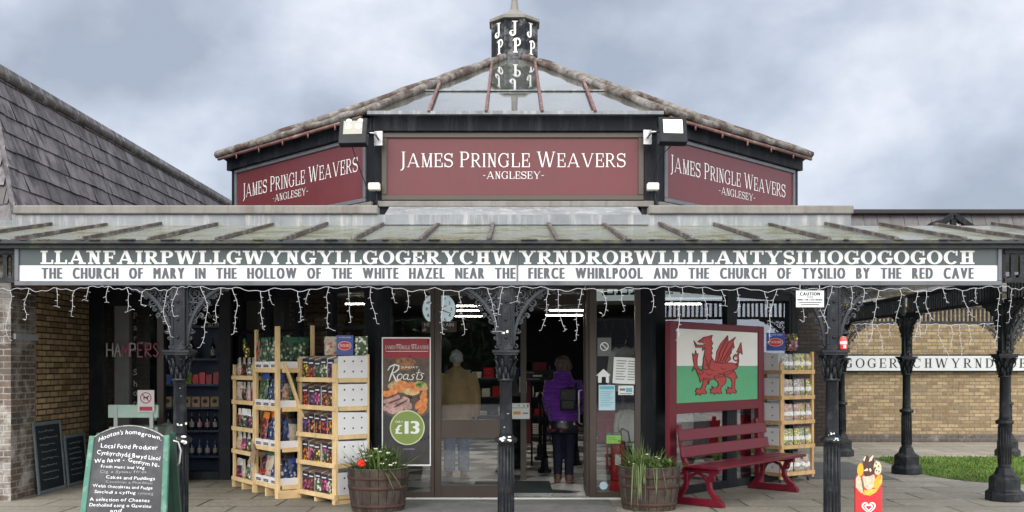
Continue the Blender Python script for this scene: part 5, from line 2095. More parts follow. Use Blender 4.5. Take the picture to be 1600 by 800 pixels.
for li, z in enumerate(L3):
    carton('rack behind the bench', M3, W3, D3, z, .25, SHELF[li], (2, 2), -1)
    for k in range(5):
        cname = g3[li][k]
        x = .135 + k * .123
        tl = rnd.uniform(-.05, .05) if li else rnd.uniform(-.5, .5)
        M = M3 @ Matrix.Translation(Vector((x, .04 + .02 * (k % 2), z + .002))) @ Matrix.Rotation(tl, 4, 'Y')
        place_mesh(soft_bag(FP[cname], FP[cname], k, .125, .235, .2, band=white_print), 'bulb_bag', M, 'white banded bag of %s flowers, %s from the bench on the %s shelf' % (cname, ORD[k], SHELF[li]), 'bag', 'banded flower bags on the rack behind the bench')
catalogue('blue display card with a red oval on the rack behind the bench', Matrix.Translation(at(1212, 548, 13.75)) @ Matrix.Rotation(R(-12), 4, 'Z'), .25, .245, ((.21, FM['mixed']),))

# ================================================================== BENCH AND FLAG BOARD
AB = R(49)
bench = thing('bench', 'burgundy wooden bench with scrolled iron ends below the dragon flag board', 'bench', (2.32, 11.2, 0), AB)
for x in (.07, 1.96):
    def yz(u, v, d, x=x):
        return Vector((x + d, u, v))
    g = MB()
    g.prism([(-.03, 0), (.66, 0), (.66, .05), (.60, .085), (.03, .085), (-.03, .05)], yz, -.035, .035)
    le = g.build('bench_end', burgundy, bench, bevel=.008)
    g = MB()
    g.ribbon([(.03, .07), (.10, .12), (.155, .20), (.165, .28), (.13, .35), (.09, .40), (.07, .425)], [.06, .065, .06, .055, .055, .06, .07], yz, -.026, .026)
    g.ribbon([(.59, .07), (.53, .12), (.475, .2), (.455, .28), (.465, .36), (.485, .42)], [.06, .065, .06, .055, .06, .07], yz, -.0262, .0262)
    g.ribbon([(.165, .25), (.22, .34), (.31, .375), (.40, .34), (.455, .25)], [.03, .032, .034, .032, .03], yz, -.02, .02)
    g.ribbon([(.02, .405), (.5, .405)], .05, yz, -.027, .027)
    for c_, s_ in (((.12, .33), 1), ((.50, .33), -1)):
        g.tube([yz(c_[0] + .035 * math.cos(a), c_[1] + .035 * math.sin(a), -.01) for a in [i * .5 for i in range(11)]], .014, 6)
    g.build('scroll_leg', burgundy, le, bevel=.005)
    g = MB()
    g.ribbon([(.42, .42), (.475, .47), (.505, .56), (.53, .70), (.56, .92)], [.07, .06, .05, .045, .04], yz, -.025, .025)
    g.build('back_upright', burgundy, le, bevel=.005)
for j, (y0_, y1_) in enumerate(((-.01, .145), (.15, .305), (.31, .455))):
    g = MB()
    g.box(-.03, 2.25, y0_, y1_, .432, .462)
    g.build('seat_plank', burgundy, bench, bevel=.008)
for y, z, h in ((.490, .555, .155), (.520, .745, .155)):
    g = MB()
    g.box(-.02, 2.14, -.018, .012, -h / 2 + .02, h / 2, M=Matrix.Translation(Vector((0, y - .01, z + .04))) @ Matrix.Rotation(R(-8), 4, 'X'))
    g.build('back_plank', burgundy, bench, bevel=.008)

fb = thing('flag_board', 'burgundy framed board painted with a red dragon on white and green', 'notice board', (1.86, 11.75, 0), AB)
BW = 2.38
for x0, x1 in ((0, .155), (BW - .155, BW)):
    g = MB()
    g.box(x0, x1, 0, .07, 0, 2.135)
    g.build('post', burgundy, fb, bevel=.006)
g = MB()
g.box(.156, BW - .156, .003, .068, 2.05, 2.134)
g.box(.156, BW - .156, .003, .068, 1.03, 1.155)
g.build('frame', burgundy, fb, bevel=.006)
FX0, FX1, FZ0, FZ1 = .165, BW - .165, 1.155, 2.05
g = MB()
zm = FZ0 + (FZ1 - FZ0) * .5
g.box(.157, BW - .157, .018, .04, zm + .0005, FZ1 - .0005)
g.build('white_half', mat('flag_white', (.74, .73, .70), .45, .4, var=.04), fb)
g = MB()
g.box(.157, BW - .157, .018, .04, FZ0 + .0005, zm)
g.build('green_half', mat('flag_green', (.085, .36, .175), .45, .4, var=.08), fb)


def fl(p, d=0.0):
    s_ = (p[0] - 85) / 608
    k = 1.153
    u = s_ / (k - (k - 1) * s_)
    top, bot = 100 + 30 * s_, 648 - 23 * s_
    v = (bot - p[1]) / (bot - top)
    return Vector((FX0 + u * (FX1 - FX0), .0165 - d, FZ0 + v * (FZ1 - FZ0)))


D_body = [(330, 400), (322, 360), (345, 335), (353, 318), (378, 348), (430, 356), (500, 352), (530, 360), (550, 374), (540, 395), (516, 408), (500, 430), (462, 440), (440, 452), (400, 458), (372, 470), (335, 482), (330, 512), (322, 485), (296, 470),
          (280, 478), (264, 496), (262, 470), (248, 440), (236, 402), (256, 398), (272, 405), (285, 402), (284, 370), (290, 330), (296, 290)]
D_head = [(345, 335), (353, 318), (345, 292), (357, 286), (346, 258), (359, 250), (347, 224), (361, 214), (346, 182), (357, 150), (320, 161), (292, 165), (274, 180), (247, 196), (262, 203), (276, 199), (292, 208), (300, 216), (288, 224), (240, 222),
          (216, 191), (232, 240), (282, 240), (283, 264), (302, 240), (299, 270), (288, 320), (286, 400), (330, 402)]
D_arm = [(270, 440), (240, 420), (225, 388), (203, 416), (220, 372), (213, 340), (206, 282), (222, 302), (231, 260), (238, 290), (250, 284), (242, 332), (243, 375), (262, 405), (292, 420)]
D_fore = [(288, 462), (338, 468), (322, 500), (305, 530), (300, 550), (316, 572), (302, 582), (282, 576), (264, 590), (250, 578), (230, 590), (237, 566), (226, 558), (242, 545), (232, 538), (264, 546), (276, 530), (286, 500)]
D_mid = [(370, 450), (445, 436), (462, 482), (452, 508), (425, 532), (418, 552), (428, 578), (410, 582), (390, 572), (372, 586), (360, 570), (344, 578), (346, 556), (338, 546), (360, 545), (352, 526), (384, 540), (404, 515), (396, 492), (374, 474)]
D_hind = [(448, 425), (516, 402), (532, 436), (546, 468), (530, 466), (526, 500), (524, 545), (541, 570), (528, 580), (510, 570), (492, 586), (480, 574), (462, 582), (466, 560), (456, 550), (478, 548), (472, 530), (500, 545), (505, 502), (496, 472), (466, 456), (440, 450)]
D_wing = [(378, 350), (384, 310), (390, 270), (418, 216), (472, 152), (478, 200), (532, 163), (512, 200), (523, 240), (500, 246), (500, 282), (487, 298), (496, 326), (468, 350), (430, 358)]
D_tail = [(572, 203), (581, 292), (563, 272), (552, 300), (556, 335), (550, 378), (528, 366), (545, 352), (546, 338), (530, 342), (514, 326), (514, 306), (530, 290), (545, 296), (552, 268), (538, 276)]
dragon_red = mat('dragon_red', (.42, .040, .036), .45, .4, var=.12, vscale=14)
dragon_line = mat('dragon_outline', (.10, .025, .022), .5, .4)
gl_, gr_ = MB(), MB()
for k, P_ in enumerate((D_wing, D_tail, D_hind, D_arm, D_body, D_fore, D_mid, D_head)):
    n_ = len(P_)
    gr_.poly([fl(p_, .0012 + .0004 * k) for p_ in P_])
    for i in range(n_):
        gl_.tube([fl(P_[i], .0018 + .0004 * k), fl(P_[(i + 1) % n_], .0018 + .0004 * k)], .0052, 4, cap=False)
for ln in ([(396, 345), (415, 270), (470, 165)], [(412, 345), (445, 270), (476, 205)], [(430, 345), (470, 280), (518, 205)], [(450, 345), (480, 290), (518, 242)], [(310, 430), (335, 445), (362, 430)], [(340, 400), (362, 412), (385, 405)],
           [(300, 365), (315, 372), (330, 365)], [(302, 330), (316, 337), (332, 330)], [(420, 390), (442, 402), (468, 395)], [(400, 430), (420, 436), (440, 425)]):
    gl_.tube([fl(p_, .0048) for p_ in ln], .0034, 4)
gr_.build('dragon', dragon_red, fb, recalc=False)
gl_.build('dragon_outline', dragon_line, fb)
g = MB()
g.poly([fl((530 + 12 * math.cos(a), 321 + 12 * math.sin(a)), .0055) for a in [i * PI / 6 for i in range(12)]])
g.poly([fl(p_, .0055) for p_ in [(285, 207), (300, 205), (302, 216), (290, 218)]])
g.build('dragon_eye', white_paint, fb, recalc=False)

# ================================================================== BARRELS AND THEIR PLANTS
wood_b = mat('barrel_stave', (.046, .035, .029), .75, .25, var=.5, vscale=7, bump=.6, bscale=35, dirt=(.10, .085, .065), dscale=4, damt=.7, streak=True, island=.3)
hoop_b = mat('rusty_hoop', (.055, .028, .022), .7, .3, var=.3, bump=.3)


def barrel(label, loc, R1=.325, H=.46, seed=1):
    r = thing('barrel_planter', label, 'planter', loc, 0, 'half barrel planters by the doors')
    r1 = random.Random(seed)
    rad = lambda z: R1 * (.85 + .15 * math.sin(PI / 2 * min(1, z / H * 1.05)))
    g = MB()
    n = 22
    for k in range(n):
        a0, a1 = 2 * PI * k / n + .008, 2 * PI * (k + 1) / n - .008
        o_ = r1.uniform(-.003, .003)
        tp = H + r1.uniform(-.006, .006)
        zz = [0, .1, .2, .3, .4, tp]
        vs, fs = [], []
        for z in zz:
            for rr, a in ((rad(z) + o_, a0), (rad(z) + o_ + .002, (a0 + a1) / 2), (rad(z) + o_, a1)):
                vs.append((rr * math.cos(a), rr * math.sin(a), z))
            for a in (a1, a0):
                vs.append(((rad(z) - .03) * math.cos(a), (rad(z) - .03) * math.sin(a), z))
        for i in range(len(zz) - 1):
            for j in range(5):
                b_ = i * 5
                fs.append((b_ + j, b_ + (j + 1) % 5, b_ + 5 + (j + 1) % 5, b_ + 5 + j))
        fs.append(tuple(range((len(zz) - 1) * 5, len(zz) * 5)))
        g.add(vs, fs)
    g.build('staves', wood_b, r)
    for z0, z1 in ((.05, .09), (.25, .29), (.36, .395)):
        g = MB()
        g.lathe([(rad(z0) + .002, z0), (rad(z0) + .007, z0 + .002), (rad(z1) + .007, z1 - .002), (rad(z1) + .002, z1)], 36, smooth=True, cap=False)
        g.build('hoop', hoop_b, r)
    g = MB()
    g.lathe([(.001, H - .05), (R1 - .035, H - .06)], 20, cap=False)
    g.build('compost', soil, r)
    g = MB()
    g.lathe([(R1 - .032, H + .002), (R1 - .02, H + .008), (R1 - .004, H + .004)], 30, cap=False)
    g.build('rim', mat('grey_weathered_rim', (.20, .18, .15), .8, .2, var=.3), r)
    return r


def blade(mb, base, tip, w_, droop, mi=0, n=5, r1=rnd):
    base, tip = Vector(base), Vector(tip)
    d = tip - base
    sidev = d.cross(Vector((0, 0, 1)))
    if sidev.length < 1e-3:
        sidev = Vector((1, 0, 0))
    sidev.normalize()
    sidev = (sidev + Vector((r1.uniform(-.6, .6), r1.uniform(-.6, .6), 0))).normalized()
    vs, fs = [], []
    for i in range(n + 1):
        f = i / n
        p_ = base + d * f + Vector((0, 0, -droop * f * f + droop * .35 * f))
        h = w_ * (1 - f) ** .6 * .5 * min(1, .5 + f * 2)
        vs += [p_ - sidev * h, p_ + sidev * h]
    for i in range(n):
        fs.append((2 * i, 2 * i + 1, 2 * i + 3, 2 * i + 2))
    mb.add(vs, fs, mi)


bA = barrel('dark half barrel planter with the red bloom, beside the seed rack', at(591, 797, 11.09), .335, .475, 3)
bB = barrel('brown half barrel planter with drooping leaves, beside the flag board bench', at(1014, 794, 11.24), .345, .475, 5)
# plants
for which, loc, seed in (('A', bA.location, 5), ('B', bB.location, 8)):
    r1 = random.Random(seed)
    if which == 'A':
        r = thing('potted_plant', 'bushy green plant with small white flowers and one red bloom in the barrel', 'plant', (loc[0], loc[1], .42))
    else:
        r = thing('potted_plant', 'grassy green plant with pale leaves hanging over the barrel front', 'plant', (loc[0], loc[1], .42))
    g = MB()
    for i in range(300 if which == 'A' else 300):
        a = r1.uniform(0, 2 * PI)
        rr = .26 * math.sqrt(r1.random())
        lean = r1.uniform(.02, .26)
        h = r1.uniform(.03, .19) * (1.35 if r1.random() < .12 else 1)
        cxp = .02 if which == 'A' else -.12
        h *= 1.0 + 0.9 * math.exp(-((rr * math.cos(a) - cxp) / .16) ** 2)
        b_ = Vector((rr * math.cos(a), rr * math.sin(a), 0))
        t_ = b_ + Vector((lean * math.cos(a) + r1.uniform(-.1, .1), lean * math.sin(a) + r1.uniform(-.1, .1), h))
        blade(g, b_, t_, r1.uniform(.010, .024), r1.uniform(-.02, .10), 0, r1=r1)
    for i in range(620):     # broader leaflets on stems
        a = r1.uniform(0, 2 * PI)
        rr = .24 * math.sqrt(r1.random())
        b_ = Vector((rr * math.cos(a) * (.9 if which == 'A' else 1) + (.0 if which == 'A' else .05), rr * math.sin(a), r1.uniform(.0, .24 if which == 'A' else .12)))
        t_ = b_ + Vector((r1.uniform(-.08, .08), r1.uniform(-.08, .08), r1.uniform(-.03, .06)))
        blade(g, b_, t_, r1.uniform(.022, .044), r1.uniform(-.01, .05), 0, n=4, r1=r1)
    g.build('foliage', leaf_mat, r, recalc=False)
    g = MB()
    if which == 'A':
        for b_, t_, w_ in (((.10, -.30, .07), (.22, -.36, -.14), .05), ((.02, -.28, .06), (.20, -.34, .06), .05), ((.14, -.28, .08), (.31, -.34, -.12), .045), ((.20, -.1, .05), (.24, -.12, .34), .03), ((.22, -.1, .03), (.28, -.14, .36), .022)):
            blade(g, b_, t_, w_, .05, 0, 7, r1)
    else:
        for i in range(17):
            x = r1.gauss(-.13, .06)
            y = -math.sqrt(max(.02, .36 ** 2 - x * x)) - r1.uniform(.0, .04)
            pts = [(x * .7, -.20, .03), (x, y, .08 + r1.uniform(0, .04)), (x + r1.uniform(-.04, .04), y - .03, r1.uniform(-.42, -.10))]
            blade(g, pts[0], pts[1], .022, 0, 0, 3, r1)
            blade(g, pts[1], pts[2], .020, -.02, 0, 5, r1)
        for x in (.04, .10, .0):
            blade(g, (x, -.34, .07), (x + r1.uniform(-.02, .05), -.40, -.25), .02, -.05, 0, 6, r1)
    g.build('trailing_leaf', leaf_pale, r, recalc=False)
    if which == 'A':
        for x, y, z in ((-.13, -.16, .22), (-.05, -.20, .20), (-.10, -.22, .15), (.03, -.12, .24), (.10, -.16, .16), (-.2, -.06, .2), (.12, -.06, .22), (.2, -.16, .12), (-.02, -.08, .27), (.16, -.2, .10), (.07, -.22, .12)):
            g = MB()
            for k in range(6):
                a = k * PI / 3 + r1.random()
                g.ball((x + .014 * math.cos(a), y + .012 * math.sin(a), z + r1.uniform(-.006, .006)), .011, .011, .006, 7, 5)
            g.build('white_flower', flower_white, r)
        g = MB()
        for k in range(34):
            a, c_ = r1.uniform(0, 2 * PI), r1.uniform(-.4, 1)
            s_ = math.sqrt(1 - c_ * c_)
            d = Vector((s_ * math.cos(a), s_ * math.sin(a), c_))
            p_ = Vector((-.15, -.27, .12)) + d * .038
            g.ball(p_, .018, .018, .018, 6, 4)
        g.build('red_bloom', flower_red, r)
    else:
        for x, y, z in ((-.24, -.2, .12), (-.04, -.14, .2), (.06, -.14, .17), (-.2, -.22, .1), (.1, -.1, .15)):
            g = MB()
            for k in range(5):
                a = k * 1.26
                g.ball((x + .010 * math.cos(a), y + .008 * math.sin(a), z), .008, .008, .005, 6, 4)
            g.build('white_flower', flower_white, r)

# ================================================================== CHALKBOARDS
JIT = random.Random(77)
ab = thing('chalkboard', 'green framed pavement chalkboard with an arched top and white handwriting', 'chalkboard', (-3.25, 8.5, 0), 0)
lean = Matrix.Translation(Vector((0, -.18, 0))) @ Matrix.Rotation(R(-9), 4, 'X')
ppx = FPX / 8.5
hz_ = 1 / math.cos(R(9))


def bl(px, py):
    return ((px - 204) / ppx, (EYE - (py - 572) / ppx) * hz_)


def zb(x, y):
    return bl(130 + x / 5.335, 650 + y / 5.335)


sh_l, sh_r = bl(150, 683), bl(259, 683)
arch = []
for i in range(13):
    f = i / 12
    u = sh_l[0] + (sh_r[0] - sh_l[0]) * f
    arch.append((u, sh_l[1] + .098 * math.sin(PI * f) ** .8))
fnl = lambda u, v, d: lean @ Vector((u, -d, v))
g = MB()
g.prism([(-.36, .03), (.34, .03)] + [(u, v) for u, v in reversed(arch)], fnl, -.012, .004)
g.build('writing_surface', slate_board, ab, recalc=True)
for a_, b_ in ((bl(146.5, 681), -.365), (bl(262.5, 680), .338)):
    g = MB()
    g.prism([(b_ - .028, 0), (b_ + .022, 0), (a_[0] + .022, a_[1]), (a_[0] - .022, a_[1])], fnl, -.022, .016)
    g.build('side_rail', board_green, ab, bevel=.004)
g = MB()
g.ribbon([(u, v + .001) for u, v in arch], .008, fnl, -.016, .01)
g.build('worn_edge', mat('worn_white_edge', (.30, .30, .29), .8, .2, var=.5, vscale=25, dirt=(.06, .06, .06), dscale=14, damt=1), ab)
back = Matrix.Translation(Vector((.02, .40, 0))) @ Matrix.Rotation(R(12), 4, 'X')
g = MB(back)
g.box(-.36, .26, -.012, .012, 0, 1.02)
for x in (-.38, .25):
    g.box(x, x + .05, -.02, .02, 0, 1.04)
g.build('rear_leg', mat('dark_green_board', (.022, .055, .042), .5, .4, var=.2), ab)
g = MB()
g.tube([fnl(.375, .98, .0), fnl(.41, .97, -.02), fnl(.425, .90, -.06), fnl(.405, .80, -.1), fnl(.375, .78, -.14)], .007, 6)
g.build('rope', cable_white, ab)
gw, gd = MB(), MB()


def chalk_line(txt, x0, x1, y0, y1, h, dim=False, arcf=0.0):
    u0, v0 = zb(x0, y0)
    u1, v1 = zb(x1, y1)

    def fn(u, v, d):
        f = (u - u0) / (u1 - u0)
        return fnl(u, v + (v1 - v0) * f + arcf * 4 * f * (1 - f), .0062 + d)
    tgt = gd if dim else gw
    sans_text(tgt, txt, fn, u0, u1, v0, 0.96 * h / 5.335 / ppx * hz_, bold=.004, jit=JIT, space=.30, slant=.06)


chalk_line("Hooton's", 142, 345, 215, 152, 38, arcf=.012)
chalk_line('homegrown.', 362, 668, 148, 205, 36, arcf=.012)
chalk_line('Local Food Producer', 165, 640, 262, 278, 38)
chalk_line('Cynhyrchydd Bwyd Lleol', 135, 664, 312, 368, 36)
chalk_line('We have -', 118, 372, 388, 375, 34)
chalk_line('Gennym Ni-', 400, 664, 378, 424, 34)
chalk_line('Fresh meat and Veg', 178, 540, 425, 438, 25)
chalk_line('Cig a llysiau ffres', 170, 560, 468, 470, 25, True)
chalk_line('Cakes and Puddings', 225, 632, 512, 528, 27)
chalk_line('Cacennau a Phwdinau', 225, 612, 545, 560, 21, True)
chalk_line('Welsh chocolates and Fudge', 120, 616, 582, 602, 25)
chalk_line('Siocledi a cyffug', 135, 480, 630, 640, 25)
chalk_line('cymreig', 495, 625, 640, 648, 25, True)
chalk_line('A selection of Cheeses', 100, 596, 692, 704, 28)
chalk_line('Detholiad eang o Gawsiau', 100, 612, 735, 748, 27)
chalk_line('and', 275, 372, 785, 782, 27)
gw.build('handwriting', chalk, ab, recalc=False)
gd.build('faded_handwriting', chalk_dim, ab, recalc=False)

for lb, y0, y1, h, n in (('taller small chalkboard leaning on the brick wall', 12.36, 13.12, .90, 8), ('shorter small chalkboard leaning on the brick wall', 13.18, 13.82, .69, 7)):
    r = thing('leaning_chalkboard', lb, 'chalkboard', (-5.86, (y0 + y1) / 2, 0), R(90), 'small chalkboards leaning on the brick wall')
    LM = Matrix.Rotation(R(-5), 4, 'X')
    w_ = (y1 - y0) / 2
    g = MB(LM)
    g.box(-w_, w_, -.012, .012, 0, .045)
    g.box(-w_, w_, -.012, .012, h - .045, h)
    g.box(-w_, -w_ + .045, -.011, .011, .045, h - .045)
    g.box(w_ - .045, w_, -.011, .011, .045, h - .045)
    g.build('frame', mat('blue_grey_frame', (.13, .16, .18), .6, .3, var=.15), r, bevel=.003)
    g = MB(LM)
    g.box(-w_ + .045, w_ - .045, -.004, .006, .045, h - .045)
    g.build('writing_surface', slate_board_blue, r)
    g = MB(LM)
    r1 = random.Random(n)
    for k in range(n):
        z = h - .12 - k * (h - .2) / n
        x = -w_ + .10 + r1.uniform(0, .08)
        xe = w_ - .10 - r1.uniform(0, .12)
        pts = []
        while x < xe:
            pts.append((x, -.0065, z + r1.uniform(-.012, .014)))
            x += r1.uniform(.008, .016)
        if len(pts) > 2:
            g.tube(pts, .0028, 4)
    g.build('chalk_scribble', chalk_dim, r)

# ================================================================== POSTER ON THE GLASS
pz = lambda py: EYE + (572 - py) / 130.6
px_ = lambda px: (px - 800) / 130.6
po = thing('roast_poster', 'tall poster of roast meat with a green price disc, on the shop window', 'poster', (px_(635), 11.94, pz(728)), 0)
fn = lambda u, v, d: Vector((u - px_(635), -d, v - pz(728)))


def pq(mb, x0, x1, y0, y1, d):
    mb.quad(fn(px_(x0), pz(y1), d), fn(px_(x1), pz(y1), d), fn(px_(x1), pz(y0), d), fn(px_(x0), pz(y0), d))


def pell(mb, cx, cy, rx, ry, d, n=28, rot=0.0, wob=0.0, seed=1):
    r1 = random.Random(seed)
    pts = []
    for i in range(n):
        a = 2 * PI * i / n
        k = 1 + wob * math.sin(3 * a + seed) + wob * .6 * math.sin(5 * a + 2 * seed)
        x, y = rx * math.cos(a) * k, ry * math.sin(a) * k
        pts.append(fn(px_(cx + x * math.cos(rot) - y * math.sin(rot)), pz(cy + x * math.sin(rot) + y * math.cos(rot)), d))
    mb.poly(pts)


def pp(name, m, f):
    g = MB()
    f(g)
    g.build(name, m, po, recalc=False)


poster_white = mat('poster_white', (.75, .75, .74), .35, .4, var=.03)
g = MB()
g.box(-.293, .293, -.004, .004, 0, pz(527) - pz(728))
g.build('backing', poster_white, po)
pp('header_panel', mat('poster_red', (.26, .024, .038), .3, .5, var=.1), lambda g: pq(g, 598.5, 671.5, 529, 560, .005))
pp('photo_background', mat('poster_brown', (.085, .060, .045), .3, .5, var=.5, vscale=9), lambda g: pq(g, 598.5, 671.5, 560, 640, .005))
pp('dark_panel', mat('poster_charcoal', (.045, .042, .045), .3, .5, var=.35, vscale=5), lambda g: pq(g, 598.5, 671.5, 640, 725.5, .005))
food = lambda nm, c, v: mat('poster_' + nm, c, .3, .5, var=v, vscale=22, island=.25)


def food_brown(g):
    pell(g, 634, 571, 12, 8, .0055, wob=.06)
    pell(g, 634, 565, 16, 6, .0056, wob=.05)


pp('roast_joint', food('crust', (.24, .115, .055), .5), food_brown)


def plate(g):
    pts = []
    for i in range(25):
        a = PI + PI * i / 24
        pts.append((635 + 36 * math.cos(a), 640 - 14 * math.sin(a)))
    g.poly([fn(px_(min(671.4, max(598.6, x))), pz(y), .0056) for x, y in pts])


pp('plate', food('plate', (.10, .075, .06), .4), plate)


def carrots(g):
    for k, (x, y, a) in enumerate(((655, 632, -.8), (663, 630, -1.0), (660, 640, -.7), (649, 607, .2), (641, 602, -.3), (622, 607, .5), (612, 613, -.2), (630, 600, .1), (606, 616, .3), (664, 618, -1.2))):
        pell(g, min(x, 662), y, 9.0, 4.8, .0060 + .0002 * k, rot=a, wob=.05, seed=k)


pp('carrot_pieces', food('carrot', (.58, .20, .06), .4), carrots)


def potato(g):
    for k, (x, y, a) in enumerate(((618, 601, -.4), (627, 606, .2), (657, 603, .2), (643, 611, .1))):
        pell(g, x, y, 12, 7, .0058 + .0001 * k, rot=a, wob=.07, seed=k + 4)


pp('roast_potatoes', food('potato', (.50, .33, .16), .45), potato)


def meat(g):
    for k, (x, y, rx, ry, a) in enumerate(((612, 624, 14, 4.5, -.35), (617, 630, 15, 5, -.35), (623, 635, 13, 5.5, -.5), (632, 628, 9, 6, -1.0), (636, 634, 7, 7, -.9), (606, 637, 9, 3.5, -.2), (618, 641, 13, 4, -.2))):
        pell(g, max(x, 599 + rx * .8), y, rx * .98, ry * 1.25, .0066 + .0002 * k, rot=a, wob=.06, seed=k + 9)


pp('sliced_meat', food('meat', (.40, .25, .235), .35), meat)
pp('meat_crust', food('edge', (.13, .055, .035), .4), lambda g: [pell(g, x, y, rx, 1.6, .0082 + .0001 * k, rot=a) for k, (x, y, rx, a) in enumerate(((611, 620, 12, -.35), (618, 626, 13, -.35), (626, 631, 12, -.5)))])
pp('herb_sprig', food('herb', (.12, .26, .05), .5), lambda g: [pell(g, 655 + dx, 600 + dy, 3.2, 2.4, .0075, wob=.2, seed=i) for i, (dx, dy) in enumerate(((0, 0), (4, -2), (-3, 2), (3, 3)))])
pp('price_disc', mat('disc_green', (.20, .27, .075), .35, .4, var=.08), lambda g: pell(g, 636.5, 668, 25.4, 25.4, .0094, n=48))


def ringd(g):
    for i in range(48):
        a0, a1 = 2 * PI * i / 48, 2 * PI * (i + 1) / 48
        P = lambda a, k: fn(px_(636.5 + k * math.cos(a)), pz(668 + k * math.sin(a)), .0092 + .0001)
        g.quad(P(a0, 25.4), P(a1, 25.4), P(a1, 27.2), P(a0, 27.2))


pp('disc_rim', mat('disc_rim', (.55, .60, .36), .4, .4), ringd)
pf = lambda u, v, d: fn(u, v, .0102 + d)


def ptext(g):
    sans_text(g, '13', pf, px_(631.5), px_(658), pz(677.5), 20 / 130.6, bold=.05)
    sans_text(g, '£', pf, px_(617), px_(630), pz(677.5), 14 / 130.6, bold=.05)
    sans_text(g, 'ONLY', pf, px_(618), px_(630), pz(660.5), 3.4 / 130.6, bold=.02)
    serif_text(g, TXT1, ROMAN, lambda u, v, d: fn(u, v, .0062 + d), px_(602.5), px_(669.5), pz(545.5), 5.6 / 130.6, gap=.12, space=.36, big=BIG)
    pq(g, 603, 669, 548.6, 549.4, .0062)
    pq(g, 619, 627, 538.0, 538.7, .0062)
    pq(g, 643, 651, 538.0, 538.7, .0062)
    sans_text(g, 'SUNDAY', pf, px_(627), px_(654), pz(575.5), 3.2 / 130.6, bold=.01)
    S = .20

    def script(strokes, ox, w_=.05):
        for ln in strokes:
            pts = [(px_(606) + (ox + x + .28 * y) * .155, pz(594) + y * .155) for x, y in ln]
            ws = [w_ * .155 * (.55 + .45 * math.sin(PI * i / max(1, len(pts) - 1))) * 1.6 for i in range(len(pts))]
            g.ribbon(pts, ws, lambda u, v, d: fn(u, v, .0085 + d), 0, .0006)
    circ = lambda cx, cy, r, a0=0, a1=360, n=12: [(cx + r * .85 * math.cos(R(a0 + (a1 - a0) * i / n)), cy + r * math.sin(R(a0 + (a1 - a0) * i / n))) for i in range(n + 1)]
    script([[(.12, -.08), (.15, .4), (.2, 1.1)], [(-.2, .75), (-.1, 1.05), (.2, 1.2), (.55, 1.1), (.6, .85), (.4, .62), (.15, .55)], [(.2, .55), (.4, .3), (.62, 0), (.8, -.08)]], 0, .075)
    script([circ(.85, .26, .22)], 0)
    script([circ(1.3, .26, .2), [(1.48, .45), (1.48, .1), (1.58, .02), (1.68, .1)]], 0)
    script([[(2.0, .42), (1.85, .46), (1.75, .36), (1.92, .22), (1.9, .06), (1.74, .02), (1.66, .1)]], 0)
    script([[(2.2, .85), (2.18, .2), (2.26, .03), (2.38, .1)], [(2.04, .55), (2.42, .6)]], 0)
    script([[(2.68, .5), (2.52, .52), (2.44, .42), (2.62, .26), (2.58, .08), (2.42, .04), (2.34, .12)]], 0)


pp('lettering', poster_white, ptext)
pp('small_print', mat('lilac_print', (.30, .28, .36), .4, .4), lambda g: pq(g, 630, 648, 701, 702, .006))

# ================================================================== NOTICES ON GLASS
def notice(name, label, x0, x1, y0, y1, Y, m, marks, tilt=0.0, cat='notice'):
    c_ = at((x0 + x1) / 2, y1, Y)
    s_ = Y / FPX
    r = thing(name, label, cat, c_, 0)
    W_, H_ = (x1 - x0) * s_, (y1 - y0) * s_
    M = Matrix.Rotation(tilt, 4, 'Y')
    g = MB(M)
    g.box(-W_ / 2, W_ / 2, -.002, .002, 0, H_)
    g.build('sheet', m, r)
    by = {}
    for mm_, u0, u1, v0, v1 in marks:
        by.setdefault(mm_.name, (mm_, []))[1].append((u0, u1, v0, v1))
    for k, (mm_, L) in by.items():
        g = MB(M)
        for u0, u1, v0, v1 in L:
            g.quad(*[Vector(((u - .5) * W_, -.0035, (1 - v) * H_)) for u, v in ((u0, v1), (u1, v1), (u1, v0), (u0, v0))])
        g.build('print', mm_, r, recalc=False)
    return r, W_, H_


paper = mat('white_paper', (.66, .68, .68), .7, .2, var=.03)
paper_blue = mat('pale_blue_paper', (.42, .56, .62), .7, .2, var=.04)
cyan_print = mat('cyan_print', (.12, .38, .52), .5, .3)
mid_grey = mat('mid_grey_print', (.16, .17, .18), .6, .3)
lime = mat('lime_label', (.28, .60, .03), .5, .3, var=.06)
YG = 11.985
notice('opening_notice', 'pale blue notice with a cyan band low on the narrow window', 935.5, 961, 601.5, 641, YG, paper_blue, [(cyan_print, .06, .94, .05, .17)] + [(cyan_print, .1, .9 - .1 * (k % 3), .26 + .07 * k, .285 + .07 * k) for k in range(9)])
notice('price_notice', 'white printed list with slanting edge on the narrow window', 957, 994, 558.5, 599.5, YG + .012, paper, [(mid_grey, .12, .55 - .06 * (k % 3), .12 + .1 * k, .15 + .1 * k) for k in range(8)] + [(mid_grey, .62, .9, .12 + .1 * k, .15 + .1 * k) for k in range(8)], tilt=R(3))
notice('small_notice', 'small white picture card below the printed list', 966, 990, 602.5, 617, YG, paper, [(mid_grey, .1, .45, .3, .55), (cyan_print, .5, .9, .25, .7), (mid_grey, .1, .9, .82, .9)])
r, W_, H_ = notice('no_smoking_notice', 'grey translucent prohibition notice on the narrow window', 933.5, 955, 527.5, 556.5, YG, mat('grey_film', (.10, .105, .11), .4, .4), [])
g = MB()
for i in range(24):
    a0, a1 = 2 * PI * i / 24, 2 * PI * (i + 1) / 24
    P = lambda a, k: Vector((k * math.cos(a), -.004, H_ * .52 + k * math.sin(a)))
    g.quad(P(a0, .052), P(a1, .052), P(a1, .041), P(a0, .041))
